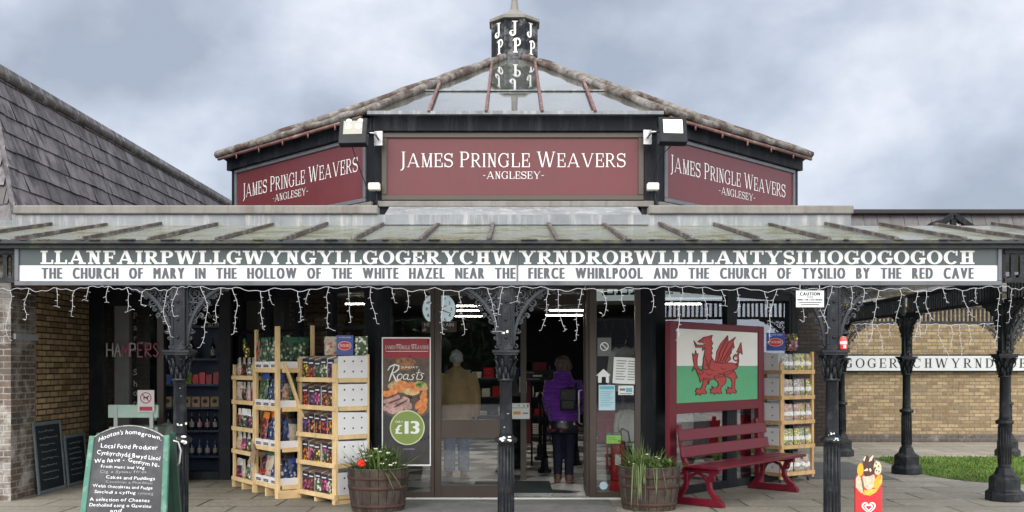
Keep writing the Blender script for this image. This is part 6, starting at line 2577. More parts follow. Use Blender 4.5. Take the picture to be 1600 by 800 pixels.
g.bar((-.034, -.004, H_ * .52 + .034), (.034, -.004, H_ * .52 - .034), .002, .011)
g.build('symbol', paper, r)
c_ = at(943, 598, YG - .006)
r = thing('house_decal', 'white paper house cut-out stuck on the narrow window', 'decal', c_, 0)
g = MB()
fnh = lambda u, v, d: Vector((u, d, v))
g.prism([(-.065, 0), (-.065, .085), (-.09, .085), (0, .165), (.09, .085), (.065, .085), (.065, 0), (.028, 0), (.028, .07), (-.022, .07), (-.022, 0)], fnh, -.001, .001)
g.build('cutout', paper, r)
notice('entrance_notice', 'white notice with orange and green marks on the black stand in the doorway', 798.5, 827.5, 630, 654.5, 13.2, paper, [(mid_grey, .05, .95, .28, .31), (mat('orange_mark', (.65, .32, .08), .6, .2), .12, .52, .52, .72), (mid_grey, .62, .92, .60, .68), (lime, .65, .75, .08, .24), (red_print, .86, .95, .08, .24), (red_print, .4, .46, .1, .2)])
r, W_, H_ = notice('no_dogs_notice', 'white notice with a dark red prohibition ring above the green cabinet', 215, 241, 609.5, 643.5, 13.1, sign_white, [(mat('crimson_print', (.35, .03, .07), .5, .3), .12, .9, .76, .95)])
g = MB()
for i in range(24):
    a0, a1 = 2 * PI * i / 24, 2 * PI * (i + 1) / 24
    P = lambda a, k: Vector((k * math.cos(a), -.004, H_ * .64 + k * math.sin(a)))
    g.quad(P(a0, .075), P(a1, .075), P(a1, .062), P(a0, .062))
g.bar((-.048, -.0045, H_ * .64 + .048), (.048, -.0045, H_ * .64 - .048), .002, .012)
g.build('prohibition_ring', MATS['crimson_print'], r)
g = MB()
zc_ = H_ * .64
g.poly([Vector((u * .05, -.0038, zc_ + v * .05)) for u, v in [(-.75, .25), (-.3, .25), (.45, .35), (.55, .7), (.75, .55), (.9, .4), (.6, .2), (.5, -.6), (.35, -.6), (.3, -.1), (-.35, -.1), (-.4, -.6), (-.55, -.6), (-.6, .0), (-.8, .5)]])
g.build('dog_symbol', black_letter, r, recalc=False)

# ================================================================== INSIDE THE GLASS: clock, boards, lantern, extinguisher
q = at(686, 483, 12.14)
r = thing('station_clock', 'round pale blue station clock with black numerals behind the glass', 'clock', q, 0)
g = MB()
g.lathe([(.205, .0), (.215, -.02), (.205, -.035), (.195, -.03), (.195, -.02)], 40, M=Matrix.Rotation(R(-90), 4, 'X') @ Matrix.Scale(-1, 4, (0, 0, 1)), cap=False)
g.build('rim', grey_frame, r)
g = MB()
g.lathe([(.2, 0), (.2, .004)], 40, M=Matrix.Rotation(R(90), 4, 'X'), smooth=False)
g.build('dial', mat('clock_face', (.72, .80, .83), .4, .3, emit=((.72, .86, .92), .22)), r)  # glow added to the dial so it reads bright behind the glass
g = MB()
fc = lambda u, v, d: Vector((u, -.006 - d, v))
for k, tx_ in enumerate(('12', '1', '2', '3', '4', '5', '6', '7', '8', '9', '10', '11')):
    a = PI / 2 - k * PI / 6
    sans_text(g, tx_, fc, None, .150 * math.cos(a), .150 * math.sin(a) - .018, .036, bold=.03)
g.build('numerals', black_letter, r, recalc=False)
for nm, L, a in (('hour_hand', .10, R(90 - 66)), ('minute_hand', .155, R(90 - 110))):
    g = MB()
    g.ribbon([(-.03 * math.cos(a), -.03 * math.sin(a)), (L * math.cos(a), L * math.sin(a))], [.016, .007], lambda u, v, d: Vector((u, -.010 - d, v)), 0, .003)
    g.build(nm, black_letter, r)
q = at(686, 519, 12.13)
r = thing('train_board', 'dark board reading next train under the station clock', 'sign', q, 0)
g = MB()
g.box(-.21, .21, 0, .02, 0, .13)
g.build('board', mat('dark_brown_board', (.09, .055, .05), .5, .3), r)
g = MB()
sans_text(g, 'NEXT TRAIN', lambda u, v, d: Vector((u, -.003 - d, v)), -.18, .18, .068, .045)
g.box(-.1, .1, -.004, -.002, .028, .036)
g.build('lettering', mat('pale_letter', (.75, .75, .75), .5, .3), r, recalc=False)

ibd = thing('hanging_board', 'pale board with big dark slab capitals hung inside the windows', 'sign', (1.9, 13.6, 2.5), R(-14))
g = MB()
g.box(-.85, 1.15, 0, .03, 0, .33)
g.build('board', mat('pale_grey_board', (.78, .82, .82), .5, .3, var=.05, emit=((.80, .90, .90), .16)), ibd)  # slight glow added to lift the board out of the dark
g = MB()
serif_text(g, 'LLANFAIRPWLL', SLAB, lambda u, v, d: Vector((u, -.004 - d, v)), -.68, 1.9, .075, .24, gap=.09)
g.v = [v for v in g.v]
ok = [i for i, f in enumerate(g.f) if max(g.v[j].x for j in f) < 1.12]
g.f = [g.f[i] for i in ok]
g.m = [g.m[i] for i in ok]
g.sm = [g.sm[i] for i in ok]
g.build('lettering', black_letter, ibd, recalc=False)

q = at(509, 570, 13.55)
ln = thing('lantern', 'brown street lantern standing inside the dark window behind the racks', 'lantern', (q.x, q.y, 0), 0)
bronze = mat('bronze_brown', (.055, .035, .030), .5, .4)
zl = lambda py: EYE + (572 - py) / FPX * 13.55
g = MB()
g.lathe([(.04, 0), (.04, zl(560))], 10)
g.build('pole', bronze, ln)
g = MB()
g.lathe([(.15, zl(560)), (.24, zl(500)), (.26, zl(496))], 6, smooth=False)
g.build('glass_body', mat('amber_dull_glass', (.11, .085, .07), .25, .5), ln)
g = MB()
for k in range(6):
    a = k * PI / 3
    g.bar((.152 * math.cos(a), .152 * math.sin(a), zl(560)), (.252 * math.cos(a), .252 * math.sin(a), zl(498)), .02, .02)
g.lathe([(.30, zl(497)), (.29, zl(493)), (.11, zl(480)), (.09, zl(477)), (.02, zl(473))], 6, smooth=False)
g.build('lantern_roof', bronze, ln)

ex = thing('fire_extinguisher', 'red fire extinguisher on a stand behind the narrow window', 'fire extinguisher', (at(965, 700, 12.5).x, 12.5, 0), 0)
exr = mat('extinguisher_red', (.36, .016, .026), .3, .5, var=.1)
g = MB()
g.lathe([(.078, .17), (.088, .18), (.088, .60), (.07, .66), (.03, .69), (.025, .72)], 20)
g.build('cylinder', exr, ex)
g = MB()
g.box(-.04, .03, -.094, -.085, .37, .50)
g.build('paper_label', paper, ex)
g = MB()
g.box(-.10, .10, -.10, .10, .05, .168)
g.box(-.085, .085, -.085, .085, 0, .05)
g.build('foot', exr, ex)
g = MB()
g.tube([(-.12, -.02, .86), (-.135, -.02, .60), (-.13, -.02, .36), (-.08, -.02, .25)], .012, 8)
g.build('stand_tube', exr, ex)
g = MB()
g.tube([(0, 0, .73), (.06, -.02, .82), (.13, -.03, .78), (.15, -.03, .65)], .012, 8)
g.build('hose', black_letter, ex)
notice('extinguisher_label', 'lime green safety label above the red fire extinguisher', 946, 971.5, 675.5, 694, 12.2, black_letter, [(lime, .06, .94, .24, .94), (mid_grey, .08, .3, .06, .16), (mid_grey, .5, .9, .06, .16), (mid_grey, .15, .6, .42, .46), (mid_grey, .15, .7, .58, .62), (mid_grey, .78, .88, .66, .84)])
pl_ = thing('round_sticker', 'round white sticker low on the narrow window glass', 'sticker', at(943, 765, YG), 0)
g = MB()
g.lathe([(.048, 0), (.048, .003)], 24, (0, 0, .048), M=Matrix.Rotation(R(90), 4, 'X'), smooth=False)
g.build('disc', paper_blue, pl_)

# ceiling strip lights of the sales room
em = mat('strip_light_glow', (.9, .9, .85), .4, .3, emit=((1.0, .92, .78), 24.0))
SL = [(-1.0, 17.2), (-1.0, 18.6), (-1.0, 20.2), (-1.0, 22.4), (1.15, 18.0), (1.15, 20.0), (1.15, 22.0), (-2.6, 18.0), (3.0, 18.0)]
for k, (x, y) in enumerate(SL):
    r = thing('strip_light', 'lit ceiling strip light inside the shop, %s' % (['over the clock, nearest the glass', 'over the clock, second row', 'over the clock, third row', 'over the clock, deepest row', 'seen through the doorway, nearest', 'seen through the doorway, middle',
              'seen through the doorway, deepest', 'behind the seed racks', 'behind the dragon board'][k]), 'ceiling light', (x, y, 2.70), 0, 'ceiling strip lights in the shop')
    g = MB()
    g.box(-.42, .42, -.04, .04, .03, .10)
    g.build('housing', grey_frame, r)
    g = MB()
    g.box(-.40, .40, -.026, .026, 0.01, .029)
    g.build('tube_cover', em, r)

# things standing in the lobby and shop
r = thing('entrance_mat', 'dark grey mat lying inside the doorway', 'mat', (.15, 12.9, .014), 0)
g = MB()
g.box(-.65, .36, -.45, .75, 0, .016)
g.build('mat_pile', rubber, r)
r = thing('drain_mat', 'long dark ribbed mat lying before the shop doors', 'mat', (-.05, 11.45, .0), 0)
g = MB()
g.box(-1.55, 1.20, -1.1, .46, .002, .010)
for k in range(30):
    g.box(-1.55, 1.20, -1.08 + k * .05, -1.06 + k * .05, .010, .014)
g.build('ribbed_sheet', mat('worn_grey_mat', (.115, .115, .115), .7, .3, var=.25, vscale=4, dirt=(.19, .185, .175), dscale=3, damt=.6), r)
st0 = None
for k, (px, py, Y, lb) in enumerate(((851, 739, 14.9, 'black queue post nearest to the woman in purple'), (844, 719, 16.9, 'black queue post standing further inside the doorway'), (900, 728, 16.0, 'black queue post half hidden behind the woman in purple'))):
    q = at(px, py, Y)
    if st0 is None:
        st0 = thing('queue_post', lb, 'queue post', (q.x, Y, .012), 0, 'black queue posts in the doorway')
        g = MB()
        g.lathe([(.10, 0), (.10, .05), (.06, .07), (.05, .22), (.06, .24), (.035, .27)], 8, smooth=False)
        g.build('base', black_paint, st0)
        g = MB()
        g.lathe([(.032, .26), (.030, .6), (.036, .62), (.030, .64), (.028, .98)], 12)
        g.build('post', black_paint, st0)
        g = MB()
        g.lathe([(.03, .97), (.05, .99), (.03, 1.01), (.05, 1.05), (.045, 1.09), (.012, 1.16)], 12)
        g.build('finial', black_paint, st0)
    else:
        dup(st0, (q.x, Y, .012), 0, lb)
r = thing('dispenser_stand', 'black pillar stand with grey hopper just inside the doorway', 'stand', (at(803, 728, 15.6).x - .02, 15.6, .012), 0)
g = MB()
g.lathe([(.20, 0), (.20, .08), (.17, .10), (.17, .30), (.19, .32), (.16, .35), (.16, 1.05), (.19, 1.08), (.19, 1.12)], 16)
g.build('pillar', black_paint, r)
g = MB()
g.lathe([(.17, 1.13), (.07, 1.42), (.06, 1.44)], 4, a0=PI / 4, smooth=False)
g.build('hopper', grey_frame, r)
g = MB()
g.box(.10, .22, -.15, -.13, 1.18, 1.42)
g.build('paper_card', paper, r)
r = thing('red_display', 'tall red display panel inside the doorway', 'display', (.25, 15.9, .012), 0)
g = MB()
g.box(-.12, .06, -.02, .02, .35, 1.65)
g.box(-.12, .30, -.02, .02, 1.48, 1.65)
g.build('panel', mat('shop_red', (.20, .012, .02), .4, .4), r)
g = MB()
g.box(-.14, -.11, -.03, .03, 0, 1.7)
g.box(.05, .08, -.03, .03, 0, 1.7)
g.build('frame', black_paint, r)
for k, (py, lb) in enumerate(((578, 'upper dark barrier board with pale print in the doorway'), (588, 'lower dark barrier board with pale print in the doorway'))):
    q = at(852, py + 8, 15.2)
    r = thing('barrier_board', lb, 'sign', q, 0, 'barrier boards in the doorway')
    g = MB()
    g.box(-.36, .36, 0, .02, 0, .075)
    g.build('board', mat('dark_board', (.022, .022, .026), .5, .3), r)
    g = MB()
    for a_, b_ in (((-.33, -.17), (.12, .2)) if k == 0 else ((-.28, -.08),)):
        g.box(a_, b_, -.003, 0, .025, .05)
    g.build('print', mid_grey, r)

gcol = {'cream': (.52, .50, .44), 'grey': (.20, .21, .22), 'red': (.30, .02, .03), 'pale': (.58, .58, .58), 'navy': (.02, .03, .07)}


def garment(label, pos, rz_, m, s_=1.0, cat='jumper'):
    key = ('g', m.name)
    if key not in PCACHE:
        r1 = random.Random(hash(m.name) % 7)
        g = MB()
        n, k = 16, 12
        vs, fs = [], []
        for i in range(k + 1):
            f = i / k
            z = -f * .68
            wd = .21 + .03 * math.sin(f * 5) - (.13 if i == 0 else .03 if i == 1 else 0)
            dp = .075 - (.05 if i == 0 else 0)
            for j in range(n):
                a = 2 * PI * j / n
                k2 = 1 + .08 * math.sin(a * 6 + 1.3 * i * .4) * f
                vs.append((wd * math.cos(a) * k2, dp * math.sin(a) * k2, z))
        for i in range(k):
            for j in range(n):
                fs.append((i * n + j, i * n + (j + 1) % n, (i + 1) * n + (j + 1) % n, (i + 1) * n + j))
        g.add(vs, fs, 0, True)
        for sg in (-1, 1):
            g.tube([(sg * .14, 0, -.05), (sg * .23, 0, -.12), (sg * .27, .02, -.38), (sg * .265, .03, -.60)], [.07, .068, .055, .045], 10)
        PCACHE[key] = g.mesh('hanging_jumper', [m])
    r = thing('hanging_jumper', label, cat, pos, rz_, 'jumpers hanging in the windows')
    r.scale = (s_, s_, s_)
    o = bpy.data.objects.new('knit', PCACHE[key])
    col.objects.link(o)
    o.parent = r
    g = MB()
    g.tube([(-.16, 0, -.05), (0, 0, .02), (.16, 0, -.05)], .008, 5)
    g.tube([(0, 0, .02), (0, 0, .07), (.02, 0, .10), (.0, 0, .12)], .005, 5)
    g.build('hanger', steel, r)
    return r


gm = {k: mat('knit_' + k, c_, .9, .15, var=.15, vscale=30, bump=.5, bscale=120) for k, c_ in gcol.items()}
garment('cream knitted jumper hanging behind the printed list', at(977, 543, 12.75), R(30), gm['cream'], .82)
garment('cream jumper hanging low behind the green safety label', at(982, 640, 12.9), R(10), gm['cream'], .6)
garment('red jumper hanging low at the narrow window', at(948, 640, 13.1), R(-10), gm['red'], .62)
for k, (px, py, Y, c_, lb) in enumerate(((1062, 640, 13.3, 'pale', 'pale jumper hanging nearest the flag board post'), (1088, 648, 13.6, 'grey', 'grey jumper hanging under the dragon flag board'), (1112, 640, 13.9, 'red', 'red jumper hanging behind the bench back'),
                                         (1160, 648, 14.4, 'red', 'red jumper hanging near the post of the flag board, deepest'), (1046, 560, 13.0, 'cream', 'cream jumper hanging high beside the black corner post'))):
    garment(lb, at(px, py, Y), R(40), gm[c_], .85)
for k, (x, y, w_, h, lb) in enumerate(((-2.3, 15.6, 1.3, 1.5, 'dark shelf unit of folded goods behind the racks'), (2.6, 16.4, 1.5, 1.3, 'dark shelf unit of folded goods behind the bench'), (-.3, 21.5, 2.2, 1.6, 'dark shelf unit deep inside behind the doorway'))):
    r = thing('shelf_unit', lb, 'shelves', (x, y, .012), 0, 'shelf units in the shop')
    g = MB()
    for i in range(4):
        g.box(-w_ / 2, w_ / 2, -.2, .2, .1 + i * h / 4, .13 + i * h / 4)
    g.box(-w_ / 2 - .03, -w_ / 2, -.2, .2, 0, h)
    g.box(w_ / 2, w_ / 2 + .03, -.2, .2, 0, h)
    g.build('carcass', navy, r)
    r1 = random.Random(k)
    for i in range(4):
        x_ = -w_ / 2 + .04
        while x_ < w_ / 2 - .2:
            ww = r1.uniform(.16, .26)
            g = MB()
            for j in range(r1.randint(2, 5)):
                g.box(x_ + r1.uniform(0, .01), x_ + ww - r1.uniform(0, .01), -.17, .15, .131 + i * h / 4 + j * .045, .131 + i * h / 4 + j * .045 + .042)
            g.build('folded_stack', gm[r1.choice(list(gm))], r, bevel=.01)
            x_ += ww + .03

# ================================================================== FARM SHOP: shelves, goods, cabinet
fs = thing('shelf_unit', 'tall navy shelf unit of farm goods behind the iron column', 'shelves', (at(303, 700, 14.75).x, 14.75, 0), 0)
sx0, sx1 = -.42, .41
zf = lambda py: EYE + (572 - py) / FPX * 14.6
g = MB()
g.box(sx0 - .04, sx0, -.15, .25, 0, zf(512))
g.box(sx1, sx1 + .04, -.15, .25, 0, zf(512))
g.box(sx0, sx1, .22, .25, 0, zf(512))
g.box(sx0 - .04, sx1 + .04, -.15, .25, zf(512), zf(512) + .04)
g.build('carcass', navy_trim, fs)
rows = [560, 600, 636, 672, 712]
for py in rows:
    g = MB()
    g.box(sx0, sx1, -.155, .215, zf(py) - .03, zf(py))
    g.build('shelf', navy_trim, fs)
amber = mat('dark_glass_bottle', (.018, .014, .014), .15, .6)
bluegl = mat('blue_glass_bottle', (.02, .05, .16), .15, .6)
lab_pale = mat('pale_bottle_label', (.35, .32, .28), .6, .3)
lab_pink = mat('pink_bottle_label', (.38, .22, .25), .6, .3)


def bottle(label, pos, body, lab, h, grp):
    r = thing('bottle', label, 'bottle', pos, 0, grp)
    key = ('bt', body.name, lab.name, round(h, 2))
    if key not in PCACHE:
        g = MB()
        g.lathe([(.030, 0), (.034, .008), (.034, h * .58), (.026, h * .68), (.013, h * .76), (.012, h * .97), (.014, h)], 14)
        m1 = g.mesh('bottle_glass', body)
        g = MB()
        g.lathe([(.0348, h * .16), (.0348, h * .46)], 14, cap=False)
        PCACHE[key] = (m1, g.mesh('bottle_label', lab))
    for nm, me in zip(('bottle_glass', 'paper_label'), PCACHE[key]):
        o = bpy.data.objects.new(nm, me)
        col.objects.link(o)
        o.parent = r


bx0 = fs.location.x
for k in range(3):
    bottle('tall dark bottle on the top shelf of the navy unit', (bx0 - .33 + k * .31, 14.72, zf(560)), amber, lab_pale, .30, 'tall bottles on the top farm shelf')
for k in range(7):
    bottle('dark bottle with a pale label in the fourth row of the navy unit', (bx0 - .36 + k * .115, 14.70, zf(672)), amber, lab_pink if k % 3 else lab_pale, .26, 'labelled bottles on the farm shelf')
for k in range(7):
    bottle('blue glass bottle in the lowest row of the navy unit', (bx0 - .36 + k * .115, 14.70, zf(712)), bluegl, lab_pale, .24, 'blue bottles on the farm shelf')
for k in range(8):
    cname, mt = [('blue', blue_print), ('blue', blue_print), ('green', mat('green_box', (.04, .16, .05), .5, .3)), ('lime', mat('lime_box', (.16, .28, .04), .5, .3)), ('red', red_print), ('red', red_print), ('dark red', exr), ('dark red', exr)][k]
    r = thing('tea_box', 'small %s box in the second row of the navy unit' % cname, 'box', (bx0 - .35 + k * .10, 14.70, zf(600)), 0, '%s boxes on the farm shelf' % cname)
    g = MB()
    g.box(-.042, .042, -.04, .04, 0, .14 + .03 * (k % 2))
    g.box(-.03, .03, -.042, -.04, .04, .09, 0)
    g.build('card_box', mt, r, bevel=.004)
for k in range(6):
    r = thing('gift_box', 'kraft window box in the middle row of the navy unit', 'box', (bx0 - .35 + k * .138, 14.68, zf(636)), 0, 'kraft window boxes on the farm shelf')
    g = MB()
    g.box(-.060, .060, -.05, .05, 0, .15)
    g.build('card_box', card_kraft, r, bevel=.004)
    g = MB()
    g.lathe([(.032, 0), (.032, .002)], 16, (0, -.0505, .085), M=Matrix.Rotation(R(90), 4, 'X'), smooth=False)
    g.build('round_window', black_letter, r)

cb = thing('serving_cabinet', 'pale green serving cabinet with a raised rail behind the chalkboard', 'cabinet', (at(211, 690, 13.2).x, 13.2, 0), 0)
g = MB()
g.box(-.33, .32, -.05, .40, .12, .80)
g.build('cabinet_body', mat('grey_green_paint', (.22, .27, .25), .5, .4, var=.08), cb, bevel=.01)
g = MB()
g.box(-.33, .33, -.07, -.03, .92, 1.09)
g.build('raised_rail', pale_green, cb, bevel=.006)
for x in (-.25, .22):
    g = MB()
    g.box(x, x + .05, -.085, -.071, .78, 1.06)
    g.build('rail_support', mat('light_grey_steel', (.32, .36, .36), .5, .4), cb, bevel=.003)
for x in (-.27, .26):
    for y in (0, .34):
        g = MB()
        g.box(x - .025, x + .025, y - .025, y + .025, 0, .119)
        g.build('leg', black_paint, cb)
dr = thing('milk_churn', 'rounded pale grey green drum half hidden behind the iron column', 'churn', (at(262, 700, 13.6).x, 13.6, 0), 0)
g = MB()
g.lathe([(.19, 0), (.20, .05), (.20, .62), (.17, .72), (.10, .80), (.02, .83)], 20)
g.build('drum', MATS['grey_green_paint'], dr)
g = MB()
g.lathe([(.204, .30), (.208, .32), (.204, .34)], 20, cap=False)
g.build('hoop', pale_green, dr)

ts = thing('tinsel_sign', 'white and pink tinsel letters hung on the farm shop glass', 'sign', (at(208, 558, 14.02).x, 14.02, zf(558)), 0)
r1 = random.Random(9)
tin_w = mat('white_tinsel', (.46, .44, .44), .6, .4, var=.3, vscale=80)
tin_p = mat('pink_tinsel', (.42, .16, .20), .6, .4, var=.3, vscale=80)
x_ = -.37
for k, ch in enumerate('HAMPERS'):
    strokes = {'H': [[(0, 0), (0, 1)], [(.6, 0), (.6, 1)], [(0, .5), (.6, .5)]], 'A': [[(0, 0), (.3, 1), (.6, 0)], [(.15, .4), (.45, .4)]], 'M': [[(0, 0), (.05, 1), (.35, .3), (.65, 1), (.7, 0)]],
               'P': [[(0, 0), (0, 1), (.5, .95), (.5, .55), (0, .5)]], 'E': [[(.5, 0), (0, 0), (0, 1), (.5, 1)], [(0, .5), (.4, .5)]], 'R': [[(0, 0), (0, 1), (.5, .95), (.5, .55), (0, .5), (.55, 0)]],
               'S': [[(.5, .9), (.2, 1), (0, .75), (.5, .3), (.3, 0), (0, .1)]]}[ch]
    g = MB()
    for ln_ in strokes:
        for i in range(len(ln_) - 1):
            a_, b_ = Vector((x_ + ln_[i][0] * .14, 0, ln_[i][1] * .19)), Vector((x_ + ln_[i + 1][0] * .14, 0, ln_[i + 1][1] * .19))
            g.tube([a_, b_], .011, 5)
            for j in range(int((b_ - a_).length / .0022)):
                c_ = a_.lerp(b_, r1.random())
                d = Vector((r1.gauss(0, 1), r1.gauss(0, 1), r1.gauss(0, 1))).normalized() * r1.uniform(.012, .026)
                sd = d.orthogonal().normalized() * .0025
                g.add([c_ - sd, c_ + sd, c_ + d], [(0, 1, 2)])
    g.build('tinsel_letter', tin_w if k in (0, 1, 3) else tin_p, ts, recalc=False)
    x_ += .109

# ================================================================== ICE CREAM STAND
ic = thing('ice_cream_stand', 'red cut-out ice cream stand with a white heart emblem on the paving', 'advert stand', (at(1358, 700, 9.4).x, 9.4, 0), 0)
k_ = 9.4 / FPX
iz = lambda x, y: (((1300 + x / 7.275) - 1358) * k_, EYE - ((690 + y / 7.275) - 572) * k_)


def icp(name, m, polys, d):
    g = MB()
    for P_ in polys:
        pts = [iz(*p_) for p_ in P_]
        g.prism(pts, lambda u, v, dd: Vector((u, -dd, v)), d - .012 if d < .002 else d - .0006, d)
    g.build(name, m, ic)


ell = lambda cx, cy, rx, ry, a=0, n=20: [(cx + rx * math.cos(t_) * math.cos(a) - ry * math.sin(t_) * math.sin(a), cy + rx * math.cos(t_) * math.sin(a) + ry * math.sin(t_) * math.cos(a)) for t_ in [2 * PI * i / n for i in range(n)]]
ic_red = mat('gloss_red_board', (.50, .022, .028), .3, .5, var=.06)
x0_, zb0 = iz(265, 0)[0], 0.0
g = MB()
pts = [iz(265, 430), iz(285, 385), iz(330, 360), iz(540, 355), iz(568, 390), iz(572, 440)]
g.prism([(iz(572, 0)[0], 0), (iz(572, 0)[0], pts[-1][1])] + pts[::-1][1:] + [(x0_, 0)], lambda u, v, d: Vector((u, -d, v)), -.03, 0.0)
g.build('board', ic_red, ic, bevel=.003)
icp('white_glow', mat('printed_white', (.46, .40, .30), .35, .4, var=.25, vscale=26), [[(345, 400), (380, 375), (430, 380), (480, 370), (490, 440), (470, 520), (420, 560), (370, 520)], [(272, 420), (300, 372), (330, 420), (345, 520), (362, 590), (330, 585), (270, 520)]], .0012)
icp('yellow_flame', mat('printed_yellow', (.66, .34, .05), .35, .4, var=.2, vscale=20), [[(350, 540), (400, 555), (430, 540), (480, 540), (545, 430), (560, 370), (572, 400), (566, 470), (500, 575), (430, 615), (350, 600)], [(280, 520), (330, 575), (362, 595), (300, 560)]], .0020)
icp('orange_lolly', mat('printed_orange', (.78, .30, .02), .35, .4, var=.2, vscale=30), [ell(322, 320, 36, 74, .06), [(470, 520), (480, 440), (520, 385), (550, 375), (540, 430), (500, 540)]], .0028)
icp('green_stem', mat('printed_green', (.06, .13, .05), .4, .4), [[(325, 400), (338, 400), (368, 560), (358, 575)]], .0032)
ic_ch = mat('printed_chocolate', (.055, .020, .016), .35, .5, var=.4, vscale=40)
icp('chocolate_cone', ic_ch, [[(350, 215), (370, 165), (400, 155), (420, 185), (440, 160), (468, 150), (480, 200), (480, 300), (470, 370), (430, 390), (370, 395), (358, 330)]], .0036)
icp('cream_swirl', mat('printed_cream', (.55, .46, .32), .4, .4, var=.25, vscale=50), [[(352, 210), (372, 162), (385, 168), (366, 225)], [(415, 230), (430, 185), (462, 150), (472, 165), (450, 215)], [(362, 325), (400, 300), (412, 330), (370, 335)], [(420, 310), (435, 300), (450, 330), (430, 345)]], .0042)
icp('choc_chip_disc', MATS['printed_cream'], [ell(516, 300, 44, 80, -.05)], .0040)
icp('chip_flecks', ic_ch, [ell(500, 250, 8, 12), ell(530, 280, 7, 14), ell(505, 330, 9, 10), ell(532, 340, 7, 12), ell(520, 225, 6, 8), ell(492, 300, 6, 12), ell(478, 330, 7, 46, .1)], .0048)


def heart(s_):
    out = []
    for i in range(40):
        t_ = 2 * PI * i / 40
        out.append((416 + s_ * 16 * math.sin(t_) ** 3, 748 - s_ * (13 * math.cos(t_) - 5 * math.cos(2 * t_) - 2 * math.cos(3 * t_) - math.cos(4 * t_))))
    return out


for nm, m_, s_, d in (('heart_emblem', poster_white, 5.0, .0020), ('heart_gap', ic_red, 3.9, .0027), ('heart_inner', poster_white, 3.0, .0034), ('heart_core', ic_red, 1.8, .0041)):
    icp(nm, m_, [heart(s_)], d)
g = MB()
g.box(-.12, .12, -.12, .16, 0, .02)
g.build('foot_plate', black_paint, ic)

# ================================================================== PEOPLE
def melt(g, name, m, parent, voxel=.012, smooth=6):
    """fuse the collected limbs into one continuous skin"""
    o = g.build(name, m, parent)
    md = o.modifiers.new('fuse', 'REMESH')
    md.mode = 'VOXEL'
    md.voxel_size = voxel
    ms = o.modifiers.new('soften', 'SMOOTH')
    ms.factor = .5
    ms.iterations = smooth
    dg = bpy.context.evaluated_depsgraph_get()
    dg.update()
    me = bpy.data.meshes.new_from_object(o.evaluated_get(dg))
    o.modifiers.clear()
    o.data = me
    me.polygons.foreach_set('use_smooth', [True] * len(me.polygons))
    return o


def hand(g, wrist, d, side):
    """palm, four unequal bent fingers and a thumb from the side of the palm"""
    w_, d = Vector(wrist), Vector(d).normalized()
    f = Vector((0, 1, 0))
    f = (f - d * f.dot(d)).normalized()
    n = d.cross(f)
    M = Matrix((f, n, d)).transposed()
    g.ball(w_ + d * .05, .040, .017, .055, 10, 8, M=M)
    for k, L in enumerate((.070, .080, .074, .056)):
        b = w_ + d * .09 + f * (.030 - .020 * k)
        m1 = b + d * L * .5 + n * (-side * .006)
        g.tube([b - d * .02, b, m1, m1 + d * L * .42 + n * (-side * .020)], [.0095, .0095, .0088, .0072], 7)
    b = w_ + d * .035 + f * .034
    g.tube([b - f * .01, b + f * .018 + d * .03, b + f * .020 + d * .058 - n * side * .008], [.013, .011, .008], 7)


def body(g, H, hip=.86, sh=.19, feet=((-.085, 0), (.085, 0)), arms=None):
    s_ = H / 1.72
    z = lambda v: v * s_
    g.ball((0, .005, z(1.60)), .074, .094, .112, 16, 12)
    g.ball((0, .10, z(1.585)), .013, .020, .018, 8, 6)                    # nose
    g.ball((0, .088, z(1.54)), .028, .012, .010, 8, 6)                    # mouth
    for x in (-.03, .03):
        g.ball((x, .088, z(1.61)), .012, .008, .008, 8, 6)
    for x in (-.076, .076):
        g.ball((x, .0, z(1.59)), .010, .022, .032, 8, 6)
    g.tube([(0, -.01, z(1.40)), (0, 0, z(1.53))], [.062, .055], 12)
    g.tube([(0, 0, z(.88)), (0, 0, z(1.08)), (0, .01, z(1.28)), (0, 0, z(1.42))], [.150, .132, .155, .09], 14)
    for i, (fx_, fy_) in enumerate(feet):
        sg = -1 if i == 0 else 1
        g.tube([(sg * .085, 0, z(.92)), (sg * .085, .02, z(.70)), (fx_, .025, z(.48)), (fx_, 0 + fy_, z(.28)), (fx_, -.01 + fy_, z(.08))], [.098, .088, .060, .056, .038], 12)
        g.tube([(fx_, -.03 + fy_, z(.045)), (fx_ + sg * .015, .14 + fy_, z(.03))], [.04, .032], 10)
    for i, pts in enumerate(arms):
        g.tube([Vector(p_) * 1.0 for p_ in pts], [.056, .046, .040, .030], 10)
        d = (Vector(pts[-1]) - Vector(pts[-2])).normalized()
        hand(g, pts[-1], d, -1 if i == 0 else 1)


def quilt_mat(name, c, scale):
    m = mat(name, c, .45, .4, var=.2, vscale=5, sheen=.2)
    t = m.node_tree
    p = t.nodes['Principled BSDF']
    tc_ = nn(t, 'ShaderNodeTexCoord')
    wv = nn(t, 'ShaderNodeTexWave', wave_type='BANDS', bands_direction='Z')
    wv.inputs['Scale'].default_value = scale
    wv.inputs['Distortion'].default_value = .8
    lk(t, tc_.outputs['Object'], wv.inputs['Vector'])
    b = nn(t, 'ShaderNodeBump')
    b.inputs['Strength'].default_value = .9
    b.inputs['Distance'].default_value = .02
    lk(t, wv.outputs['Fac'], b.inputs['Height'])
    lk(t, b.outputs['Normal'], p.inputs['Normal'])
    return m


def leg_wear(g, H, feet, r0, r1_, r2, top=.92, bottom=.10):
    z = lambda v: v * H / 1.72
    for i, (fx_, fy_) in enumerate(feet):
        sg = -1 if i == 0 else 1
        g.tube([(sg * .08, 0, z(top)), (sg * .085, .02, z(.70)), (fx_, .025, z(.48)), (fx_, fy_, z(.28)), (fx_, -.01 + fy_, z(bottom))], [r0 + .02, r0, r1_, (r1_ + r2) / 2, r2], 14)


